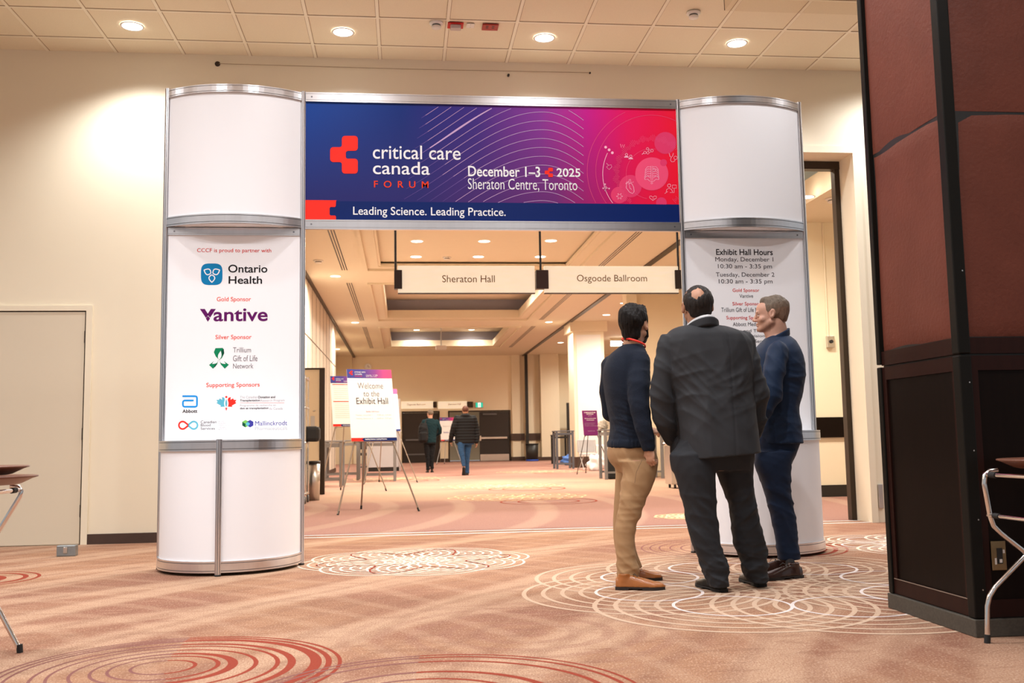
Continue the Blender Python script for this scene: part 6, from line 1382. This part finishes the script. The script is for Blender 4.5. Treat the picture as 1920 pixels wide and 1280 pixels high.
# ------------------------------------------------------------------ the man in the charcoal suit
def man_charcoal():
    Y = 5.56
    e = empty('person', (0, 0, 0), 0, 'large balding man in charcoal suit seen from behind, middle of the three men', 'person')
    torso = rows(Y, [(610, 1279, 1350, 0.09, 0.02), (615, 1262, 1366, 0.115, 0.01), (625, 1248, 1390, 0.14), (638, 1241, 1404, 0.155), (655, 1243, 1408, 0.165), (690, 1250, 1409, 0.175), (730, 1260, 1410, 0.185), (770, 1267, 1413, 0.195), (810, 1274, 1417, 0.20), (845, 1277, 1421, 0.205), (868, 1278, 1424, 0.205)])
    la = [V3(1252, 645, Y - 0.01), V3(1246, 690, Y - 0.01), V3(1241, 740, Y + 0.01), V3(1247, 785, Y + 0.05), V3(1258, 822, Y + 0.13)]; lr = [0.066, 0.070, 0.074, 0.072, 0.054]
    ra = [V3(1394, 640, Y - 0.01), V3(1405, 690, Y - 0.02), V3(1420, 735, Y - 0.02), V3(1418, 780, Y + 0.02), V3(1414, 812, Y + 0.07)]; rr = [0.070, 0.074, 0.072, 0.062, 0.050]
    F = Field((1.35, 5.15, 0.72), (2.35, 6.0, 1.72), 0.0065)
    back = addf(folds(21, 0.009, 11, (1.0, 0, 0.3)), local(folds(22, 0.016, 19, (0.8, 0, 0.8)), V3(1300, 740, Y - 0.18), 0.22), local(folds(23, 0.012, 19, (-0.7, 0, 0.8)), V3(1390, 720, Y - 0.18), 0.16), lambda X, Yy, Z: np.where(Yy < Y, 0.004 * np.exp(-((X - 1.86) / 0.004) ** 2), 0))
    F.loft(torso, 0.01, 2.5, back)
    slv = folds(24, 0.016, 22, (0.8, 0.1, 1))
    F.chain(la, lr, 0.008, slv); F.chain(ra, rr, 0.008, folds(25, 0.016, 22, (-0.8, 0.1, 1)))
    zl, zr = V3(1278, 863, Y - 0.1), V3(1422, 849, Y - 0.1); d = zr - zl; F.cut(zl, np.cross(np.array((d[0], 0, d[2])), np.array((0, 1, 0))) * np.sign(np.cross(np.array((d[0], 0, d[2])), np.array((0, 1, 0)))[2]) * -1)
    # raised back vent on the left with the front skirt showing past it
    vz = V3(1274, 835, Y); 
    jk = F.mesh('jacket', cloth('charcoal_wool', (0.027, 0.028, 0.031), 0.75, 0.25, 520, 0.10, 0.08), e)
    F = Field((1.50, 5.35, 0.72), (1.85, 6.0, 1.05), 0.0065)
    F.loft(rows(Y + 0.12, [(800, 1266, 1300, 0.10), (830, 1258, 1300, 0.10), (866, 1262, 1300, 0.09)]), 0.01, disp=folds(28, 0.006, 40)); F.mesh('jacket_skirt', jk.data.materials[0], e)
    # collar of the jacket and shirt
    hc = V3(1307.5, 573.5, Y + 0.0); P, R = headframe(hc, 0.06, 0.20, -0.05)
    def tor(cx, cy, z, rx, ry, r, hz, tilt):
        def f(X, Yy, Z):
            q = np.sqrt(((X - cx) / rx) ** 2 + ((Yy - cy) / ry) ** 2); dd = (q - 1) * min(rx, ry); zz = (Z - z - tilt * (Yy - cy) - 0.10 * (X - cx)) / hz
            return np.sqrt(dd ** 2 + (np.maximum(np.abs(zz * hz) - hz, 0)) ** 2) - r
        return f
    zc = V3(1313, 597, Y - 0.08)[2]; F = Field((hc[0] - 0.16, Y - 0.2, zc - 0.12), (hc[0] + 0.18, Y + 0.2, zc + 0.12), 0.004)
    F.apply(tor(hc[0] + 0.018, Y + 0.012, zc - 0.040, 0.083, 0.116, 0.0055, 0.013, -0.35), (hc[0] - 0.14, Y - 0.18, zc - 0.1), (hc[0] + 0.16, Y + 0.18, zc + 0.1), 0.002); F.cut((hc[0] + 0.02, Y + 0.09, zc), (0, 1, 0))
    F.mesh('shirt_collar', cloth('white_cotton', (0.75, 0.75, 0.76), 0.7, 0.0, 500, 0.05, 0.02), e)
    F = Field((hc[0] - 0.2, Y - 0.22, zc - 0.14), (hc[0] + 0.22, Y + 0.2, zc + 0.1), 0.0045)
    F.apply(tor(hc[0] + 0.018, Y + 0.008, zc - 0.066, 0.094, 0.126, 0.009, 0.018, -0.35), (hc[0] - 0.16, Y - 0.2, zc - 0.12), (hc[0] + 0.2, Y + 0.2, zc + 0.08), 0.002); F.cut((hc[0] + 0.02, Y + 0.09, zc), (0, 1, 0))
    F.mesh('jacket_collar', jk.data.materials[0], e)
    # trousers
    hips = rows(Y, [(800, 1282, 1412, 0.17), (835, 1270, 1414, 0.17), (852, 1259, 1412, 0.155), (866, 1261, 1411, 0.135), (882, 1266, 1409, 0.110)])
    left = rows(Y - 0.03, [(850, 1258, 1338, 0.12), (875, 1263, 1339, 0.125), (900, 1270, 1340, 0.12), (939, 1280, 1343, 0.105), (988, 1290, 1347, 0.092), (1024, 1299, 1353, 0.088), (1050, 1311, 1362, 0.090), (1068, 1316, 1367, 0.092), (1085, 1323, 1367, 0.088), (1102, 1331, 1364, 0.080)])
    right = rows(Y + 0.06, [(850, 1336, 1411, 0.12), (875, 1341, 1410, 0.125), (908, 1354, 1411, 0.115), (944, 1367, 1417, 0.10), (996, 1373, 1429, 0.09), (1027, 1378, 1437, 0.088), (1053, 1389, 1439, 0.088), (1070, 1391, 1439, 0.086), (1092, 1405, 1438, 0.078)])
    F = Field((1.42, 5.1, 0.03), (2.35, 6.0, 1.05), 0.0068)
    kl, kr = V3(1318, 965, Y - 0.1), V3(1398, 965, Y); hl, hr = V3(1343, 1065, Y - 0.05), V3(1415, 1055, Y)
    fd = addf(folds(31, 0.004, 26, (0.6, 0.1, 0.7)), local(folds(32, 0.014, 28, (0.7, 0, 1)), kl, 0.17), local(folds(33, 0.012, 28, (-0.7, 0, 1)), kr, 0.17), local(folds(34, 0.020, 36, (0.5, 0, 1)), hl, 0.13), local(folds(35, 0.020, 36, (-0.5, 0, 1)), hr, 0.13))
    F.loft(hips, 0.01, 2.4, fd); F.loft(left, 0.025, 2.2, fd); F.loft(right, 0.025, 2.2, fd)
    F.mesh('trousers', cloth('dark_charcoal_wool', (0.019, 0.020, 0.023), 0.8, 0.2, 520, 0.10, 0.08), e)
    blk = mk('black_leather', (0.004, 0.0035, 0.003), 0.35, spec=0.3, var=0.2, vscale=20); sol = mk('grey_black_sole', (0.016, 0.015, 0.014), 0.7, var=0.15)
    a = fl(1347, 1113); shoe(e, (a.x + 0.045, a.y + 0.045), (a.x - 0.01, a.y + 0.34), blk, sol, 0.30, 0.085, 1.1)
    a = fl(1424, 1103); shoe(e, (a.x + 0.035, a.y + 0.05), (a.x + 0.025, a.y + 0.345), blk, sol, 0.30, 0.085, 1.1)
    # body
    F = Field((1.35, 5.15, 0.04), (2.35, 6.05, 1.92), 0.0048)
    inner_body(F, torso, [(la, lr), (ra, rr)], [left, right], (V3(1313, 630, Y + 0.01), P((0, -0.035, -0.05)), 0.070, 0.066)); F.loft(shrink(hips, 0.03), 0.02)
    head_shape(F, P, R, 1.03, wide=1.06)
    hand_shape(F, la[-1] + np.array((0.012, 0.035, -0.005)), (0.45, 0.75, -0.25), (0.8, -0.4, -0.2), 1, 0.6, 0.95); hand_shape(F, ra[-1] + np.array((0.0, 0.035, -0.012)), (-0.05, 0.6, -0.75), (-0.9, -0.1, 0.1), -1, 0.7, 0.95)
    EL, EI = eyes(P, 1.03)
    def asg(c):
        m = np.zeros(len(c), int)
        for q in EL: m[np.linalg.norm(c - q, axis=1) < 0.0128] = 1
        for q in EI: m[np.linalg.norm(c - q, axis=1) < 0.0062] = 2
        return m
    F.mesh('body', [M['skin2'], M['eye'], M['iris']], e, asg)
    # hair with a bald crown
    F = Field(hc - 0.16, hc + 0.16, 0.0035)
    F.ell(P((0, -0.026, 0.030)), (0.0865, 0.103, 0.0925), R, 0.01, disp=addf(strands(12, 0.0020), waves(14, 0.0015, 70))); F.ell(P((0, -0.070, -0.028)), (0.066, 0.038, 0.052), R, 0.02, disp=strands(13, 0.0014))
    F.ell(P((0, 0.10, -0.04)), (0.12, 0.075, 0.12), R, 0.01, 's'); F.ell(P((-0.016, -0.088, 0.080)), (0.031, 0.031, 0.034), R, 0.018, 's', disp=waves(15, 0.004, 120))
    for t in (-1, 1): F.ell(P((t * 0.094, 0.002, -0.012)), (0.028, 0.026, 0.040), R, 0.006, 's')
    F.cut(P((0, -0.05, -0.064)), R @ np.array((0, -0.1, -1.0))); F.mesh('hair', M['hairdk'], e)
    return e
man_charcoal()

# ------------------------------------------------------------------ the man in the blue suit, in profile
mk_mid = hairmat('mid_brown_hair', (0.165, 0.112, 0.078))
def man_blue():
    Y = 6.12
    e = empty('person', (0, 0, 0), 0, 'short-haired man in blue suit and brown shoes standing in profile facing left', 'person')
    torso = rows(Y, [(629, 1441, 1476, 0.08), (637, 1432, 1484, 0.12), (648, 1422, 1491, 0.16), (662, 1414, 1498, 0.185), (685, 1410, 1505, 0.19), (710, 1409, 1505, 0.185), (740, 1410, 1501, 0.175), (766, 1412, 1495, 0.165), (795, 1414, 1497, 0.17), (818, 1417, 1500, 0.175), (834, 1420, 1502, 0.178)])
    la = [V3(1458, 660, Y - 0.15), V3(1451, 700, Y - 0.20), V3(1448, 742, Y - 0.215), V3(1428, 778, Y - 0.20), V3(1408, 796, Y - 0.15)]; lr = [0.072, 0.069, 0.062, 0.055, 0.045]
    ra = [V3(1455, 656, Y + 0.16), V3(1446, 705, Y + 0.2), V3(1440, 745, Y + 0.2), V3(1415, 775, Y + 0.16), V3(1398, 790, Y + 0.08)]; rr = [0.07, 0.066, 0.06, 0.052, 0.042]
    F = Field((1.95, 5.7, 0.82), (2.95, 6.6, 1.72), 0.0065)
    fd = addf(folds(41, 0.007, 13, (0.9, 0.1, 0.5)), local(folds(42, 0.013, 26, (0.4, 0, 1)), V3(1482, 705, Y - 0.15), 0.14), local(folds(43, 0.008, 40, (0.5, 0, 0.8)), V3(1470, 800, Y - 0.15), 0.14))
    F.loft(torso, 0.01, 2.3, fd); F.chain(la, lr, 0.007, folds(44, 0.012, 22, (0.7, 0.1, 1))); F.chain(ra, rr, 0.007, folds(45, 0.009, 46))
    v0 = V3(1456, 790, Y - 0.19); F.apply(lambda X, Yy, Z: np.maximum(np.abs(X - v0[0] - 0.0 * Z) - 0.0022, np.maximum(Yy - (Y - 0.10), Z - v0[2])), (v0[0] - 0.01, Y - 0.3, 0.8), (v0[0] + 0.01, Y - 0.1, v0[2]), 0.006, 's')
    F.cut(V3(1460, 832, Y - 0.1), (0.0, 0, -1))
    jk = F.mesh('jacket', cloth('blue_wool', (0.0070, 0.0195, 0.050), 0.7, 0.3, 520, 0.10, 0.08), e)
    hc = V3(1446, 589.5, Y - 0.005); P, R = headframe(hc, -1.18, 0.0)
    zc = V3(1459, 633, Y)[2]
    F = Field((hc[0] - 0.14, Y - 0.18, zc - 0.12), (hc[0] + 0.22, Y + 0.2, zc + 0.10), 0.0045); cx = hc[0] + 0.030
    def tor(X, Yy, Z):
        q = np.sqrt(((X - cx) / 0.078) ** 2 + ((Yy - Y) / 0.088) ** 2); dd = (q - 1) * 0.078; zz = Z - zc - 0.48 * (X - cx); return np.sqrt(dd ** 2 + np.maximum(np.abs(zz) - 0.018, 0) ** 2) - 0.0075
    F.apply(tor, (cx - 0.12, Y - 0.12, zc - 0.1), (cx + 0.12, Y + 0.12, zc + 0.08), 0.002); F.mesh('jacket_collar', jk.data.materials[0], e)
    # trousers
    hips = rows(Y, [(800, 1420, 1494, 0.15), (826, 1416, 1496, 0.15), (845, 1414, 1492, 0.140), (860, 1415, 1486, 0.12), (872, 1419, 1482, 0.10)])
    near = rows(Y - 0.085, [(845, 1417, 1492, 0.08), (864, 1416, 1484, 0.09), (900, 1428, 1482, 0.085), (930, 1436, 1483, 0.076), (950, 1441, 1488, 0.072), (980, 1448, 1493, 0.066), (1015, 1455, 1496, 0.06), (1040, 1458, 1499, 0.064), (1049, 1459, 1500, 0.066)])
    far = rows(Y + 0.10, [(845, 1413, 1484, 0.08), (870, 1416, 1474, 0.085), (910, 1430, 1476, 0.08), (944, 1440, 1482, 0.07), (985, 1450, 1490, 0.064), (1020, 1458, 1496, 0.058), (1041, 1462, 1500, 0.056)])
    F = Field((2.0, 5.75, 0.08), (2.85, 6.5, 1.05), 0.0065)
    kn = V3(1470, 945, Y - 0.12); fd = addf(folds(51, 0.003, 28), local(folds(52, 0.014, 34, (0.7, 0, 1)), kn, 0.14), local(folds(53, 0.010, 56, (0.3, 0, 1)), V3(1478, 1030, Y), 0.12))
    F.loft(hips, 0.01, disp=fd); F.loft(near, 0.02, disp=fd); F.loft(far, 0.02, disp=fd)
    F.mesh('trousers', cloth('dark_blue_wool', (0.0060, 0.0150, 0.040), 0.75, 0.25, 520, 0.10, 0.08), e)
    brn = mk('dark_brown_leather', (0.040, 0.017, 0.012), 0.22, var=0.25, vscale=20); sol = mk('dark_sole', (0.02, 0.015, 0.013), 0.6, var=0.1)
    a, b = fl(1502, 1082), fl(1434, 1088); shoe(e, (a.x, a.y), (b.x - 0.02, b.y), brn, sol, 0.30, 0.088); shoe(e, (a.x + 0.03, a.y + 0.22), (b.x + 0.06, b.y + 0.30), brn, sol, 0.29, 0.088)
    sock_m = mk('patterned_black_sock', (0.02, 0.018, 0.018), 0.85, var=0.9, vscale=70)
    for k, (sx, sy) in enumerate(((0, 0), (0.03, 0.21))):
        F = Field((a.x - 0.2, a.y - 0.12, 0.04), (a.x + 0.14, a.y + 0.36, 0.2), 0.005)
        F.cone((a.x + sx - 0.056, a.y + sy + 0.016, 0.07), (a.x + sx - 0.056, a.y + sy + 0.026, 0.090), 0.031, 0.029, 0.004); F.mesh('sock', sock_m, e)
    # body
    F = Field((1.9, 5.65, 0.05), (2.95, 6.65, 1.84), 0.0046)
    inner_body(F, torso, [(la, lr), (ra, rr)], [near, far], (V3(1464, 640, Y), P((0, -0.030, -0.055)), 0.060, 0.056)); F.loft(shrink(hips, 0.025), 0.02)
    F.cone(P((0.0, 0.02, -0.085)), V3(1452, 636, Y), 0.040, 0.050, 0.03)
    head_shape(F, P, R, 0.98, nose=1.0)
    hand_shape(F, la[-1] + np.array((-0.02, 0.0, -0.004)), (-0.85, 0.35, -0.2), (0.2, 0.7, -0.3), 1, 0.5, 0.9); hand_shape(F, ra[-1] + np.array((-0.02, -0.01, 0)), (-0.7, -0.5, -0.2), (0.3, -0.5, -0.5), -1, 0.5, 0.9)
    EL, EI = eyes(P, 0.98); Pi = np.linalg.inv(R)
    def asg(c):
        m = np.zeros(len(c), int); l = (c - hc) @ Pi.T; r = 0.004 * np.sin(c[:, 0] * 310 + 2 * np.sin(c[:, 2] * 400)) * np.cos(c[:, 2] * 350 + c[:, 1] * 200)
        m[(l[:, 2] + r < -0.040 + 0.35 * np.maximum(0.05 - l[:, 1], 0)) & (l[:, 2] > -0.118) & (l[:, 1] + r > 0.006) & (np.abs(l[:, 0]) < 0.085)] = 3
        m[(l[:, 2] < -0.054) & (l[:, 2] > -0.082) & (l[:, 1] > 0.086) & (np.abs(l[:, 0]) < 0.022)] = 0
        for q in EL: m[np.linalg.norm(c - q, axis=1) < 0.0126] = 1
        for q in EI: m[np.linalg.norm(c - q, axis=1) < 0.0060] = 2
        return m
    F.mesh('body', [M['skin3'], M['eye'], M['iris'], M['stub']], e, asg)
    # hair: clipped sides, longer top brushed forward, and brows
    F = Field(hc - 0.15, hc + 0.15, 0.0033)
    F.ell(P((0, -0.020, 0.028)), (0.0775, 0.0975, 0.0905), R, 0.01, disp=waves(21, 0.0008, 220)); F.ell(P((0, -0.074, -0.022)), (0.056, 0.026, 0.044), R, 0.02)
    F.ell(P((0, 0.105, -0.030)), (0.12, 0.082, 0.105), R, 0.008, 's')
    for t in (-1, 1): F.ell(P((t * 0.086, 0.000, -0.018)), (0.026, 0.022, 0.038), R, 0.006, 's')
    F.cut(P((0, -0.05, -0.058)), R @ np.array((0, -0.2, -1.0)))
    F.ell(P((0, -0.027, 0.044)), (0.0745, 0.0905, 0.0825), R, 0.006, disp=addf(strands(22, 0.0020), waves(23, 0.0012, 80))); F.ell(P((0, 0.034, 0.090)), (0.046, 0.034, 0.026), R, 0.02, disp=strands(24, 0.0026))
    F.ell(P((0, 0.118, -0.006)), (0.12, 0.060, 0.075), R, 0.008, 's')
    F.cut(P((0, -0.05, -0.058)), R @ np.array((0, -0.2, -1.0)))
    def hseg(c): l = (c - hc) @ Pi.T; z = l[:, 2] + 0.25 * l[:, 1] + np.random.RandomState(4).uniform(-0.006, 0.006, len(c)); return np.where(z > 0.058, 0, np.where(z > 0.018, 1, 2))
    F.mesh('hair', [M['hairbr'], mk_mid, M['hairfade']], e, hseg)
    F = Field(hc - 0.15, hc + 0.15, 0.003)
    for t in (-1, 1): F.cone(P((t * 0.016, 0.098, 0.017)), P((t * 0.046, 0.087, 0.018)), 0.0035, 0.003, 0.003)
    F.mesh('eyebrows', mk_mid, e)
    return e
man_blue()

# ------------------------------------------------------------------ the two walkers down the hall
def walker(Y, lab, torso, arms, legs, head, yaw, top, trs, skinm, hair_m, hood=False, feet=(), hands=()):
    e = empty('person', (0, 0, 0), 0, lab, 'person'); T = rows(Y, torso); Ls = [rows(Y + dy, r) for dy, r in legs]
    A = [([V3(x, y, Y + dy) for x, y, dy in pts], rs) for pts, rs in arms]; hc = V3(head[0], head[1], Y); P, R = headframe(hc, yaw, 0.0)
    xs = [k[1] for k in T] ; lo = (min(xs) - 0.55, Y - 0.5, 0.02); hi = (max(xs) + 0.55, Y + 0.6, 2.0)
    quilt = (lambda X, Yy, Z: 0.010 * (np.abs(np.sin(Z * PI / 0.075)) ** 0.5 - 0.8) * -1) if hood else folds(61, 0.006, 34)
    F = Field(lo, hi, 0.010); F.loft(T, 0.02, disp=quilt)
    for p, r in A: F.chain(p, r, 0.03, quilt)
    if hood: F.ell(P((0, -0.05, -0.125)), (0.12, 0.10, 0.055), None, 0.03)
    F.mesh('jacket' if hood else 'sweater', top, e)
    F = Field(lo, hi, 0.010); F.loft([(T[-1][0] - 0.03, T[-1][1], Y, T[-1][3] * 0.9, 0.12), (T[-1][0] + 0.12, T[-1][1], Y, T[-1][3] * 0.85, 0.12)], 0.02)
    for L in Ls: F.loft(L, 0.03, disp=folds(62, 0.007, 40))
    F.mesh('trousers', trs, e)
    F = Field(lo, hi, 0.0085); inner_body(F, T, A, Ls, (V3(head[0], head[1], Y) + np.array((0, -0.01, -0.19)), P((0, -0.03, -0.05)), 0.06, 0.055)); head_shape(F, P, R, 1.0)
    for w, f, p, s in hands: hand_shape(F, w, f, p, s, 0.6, 1.0)
    F.mesh('body', skinm, e)
    F = Field(hc - 0.16, hc + 0.16, 0.006); F.ell(P((0, -0.022, 0.036)), (0.083, 0.102, 0.092), R, 0.01, disp=waves(31, 0.003, 90)); F.ell(P((0, 0.105, -0.04)), (0.12, 0.085, 0.10), R, 0.01, 's'); F.cut(P((0, 0, -0.055)), (0, 0, -1)); F.mesh('hair', hair_m, e)
    bl = mk('black_shoe_leather', (0.015, 0.013, 0.012), 0.4, var=0.1)
    for hx, tx in feet: shoe(e, hx, tx, bl, M['rub'], 0.29)
    return e, P, hc
Yw = 28.3
w1, P1, hc1 = walker(Yw, 'walker in dark green top with black backpack, far down the hall', [(783.5, 803, 811, 0.07), (786, 797, 815, 0.10), (791, 792, 820, 0.12), (800, 791, 821, 0.125), (813, 793, 819, 0.12), (825, 794, 818, 0.125), (830, 794, 818, 0.125)],
    [([(795, 790, 0), (792, 803, 0.02), (792, 815, 0.15)], [0.065, 0.058, 0.045]), ([(819, 790, 0), (825, 803, 0.0), (825, 811, 0.05), (818, 816, 0.2)], [0.065, 0.055, 0.052, 0.042])],
    [(0.0, [(826, 793, 806, 0.10), (845, 795, 806, 0.09), (862, 798, 806, 0.075), (881, 799, 806, 0.07)]), (0.05, [(826, 804, 818, 0.10), (845, 805, 816, 0.09), (862, 806, 813.5, 0.075), (879, 806.5, 813.5, 0.07)])],
    (806.5, 776, 0), -0.5, cloth('dark_teal_knit', (0.004, 0.022, 0.028)), cloth('black_trousers', (0.006, 0.006, 0.007)), M['skin3'], M['hairbr'],
    feet=[((at(802.5, 885, Yw).x, Yw - 0.05), (at(801, 885, Yw).x, Yw + 0.25)), ((at(810, 883, Yw).x, Yw + 0.05), (at(811, 883, Yw).x, Yw + 0.35))], hands=[(V3(817, 816.5, Yw + 0.21), (-0.6, 0.8, -0.1), (0, 0, -1), 1)])
F = Field((0.2, Yw - 0.6, 0.8), (1.3, Yw + 0.1, 1.8), 0.010)
F.loft(rows(Yw - 0.27, [(793, 788, 800, 0.09), (800, 785, 802, 0.12), (815, 784, 803, 0.13), (826, 785, 802, 0.13), (830, 787, 800, 0.11)]), 0.02, 2.8, folds(66, 0.008, 30)); F.loft(rows(Yw - 0.39, [(811, 787, 800, 0.07), (826, 787, 800, 0.07)]), 0.02, 3.0)
bpk = F.mesh('backpack', cloth('black_nylon', (0.006, 0.006, 0.007), 0.7)); tag(bpk, 'black backpack worn on one shoulder by the walker in the dark green top', 'backpack')
m = MB(); m.tube([V3(797, 795, Yw - 0.2), V3(799, 787, Yw - 0.08), V3(800, 785.5, Yw + 0.05), V3(797, 795, Yw + 0.14)], 0.018, 8); m.build('strap', bpk.data.materials[0], bpk)
Yw = 25.4
w2, P2, hc2 = walker(Yw, 'walker in black quilted jacket and blue jeans, far down the hall', [(776, 868, 878, 0.08), (779, 862, 884, 0.12), (784, 856, 889, 0.145), (795, 854, 891, 0.155), (810, 853, 891, 0.16), (823, 853, 892, 0.165), (831, 853, 891, 0.165)],
    [([(857, 784, 0), (851, 800, -0.02), (847, 815, 0.02), (845, 826, 0.1)], [0.085, 0.078, 0.068, 0.055]), ([(888, 784, 0), (893, 800, 0.02), (895, 815, 0.0), (894, 828, -0.02)], [0.085, 0.078, 0.068, 0.055])],
    [(-0.05, [(828, 857, 872, 0.11), (845, 859, 871, 0.095), (860, 863, 872, 0.08), (874, 866, 873, 0.068)]), (0.12, [(828, 870, 886, 0.11), (850, 871, 882, 0.09), (868, 872, 880, 0.075), (888, 872, 880, 0.07)])],
    (872.5, 769.5, 0), 0.0, cloth('black_quilted_nylon', (0.004, 0.004, 0.005), 0.7), cloth('blue_denim', (0.025, 0.075, 0.17)), M['skin2'], hairmat('brown_cap_hair', (0.11, 0.045, 0.030)), True,
    feet=[((at(876, 888, Yw).x, Yw + 0.05), (at(877, 888, Yw).x, Yw + 0.34))], hands=[(V3(894, 829, Yw - 0.02), (0.0, 0.1, -1), (-1, 0, 0), 1), (V3(845, 827, Yw + 0.1), (0.1, 0.3, -1), (1, 0, 0), -1)])
sh = shoe(w2, (0, 0), (0, 0.29), mk('grey_shoe_suede', (0.05, 0.045, 0.042), 0.7, var=0.15), M['rub'], 0.29)
_q = V3(869.5, 877, Yw - 0.10); _T = Matrix.Translation((_q[0], _q[1], _q[2])) @ Matrix.Rotation(math.radians(-68), 4, 'X') @ Matrix.Translation((0, -0.02, -0.03))
sh.data.transform(_T)
for c_ in sh.children: c_.data.transform(_T)
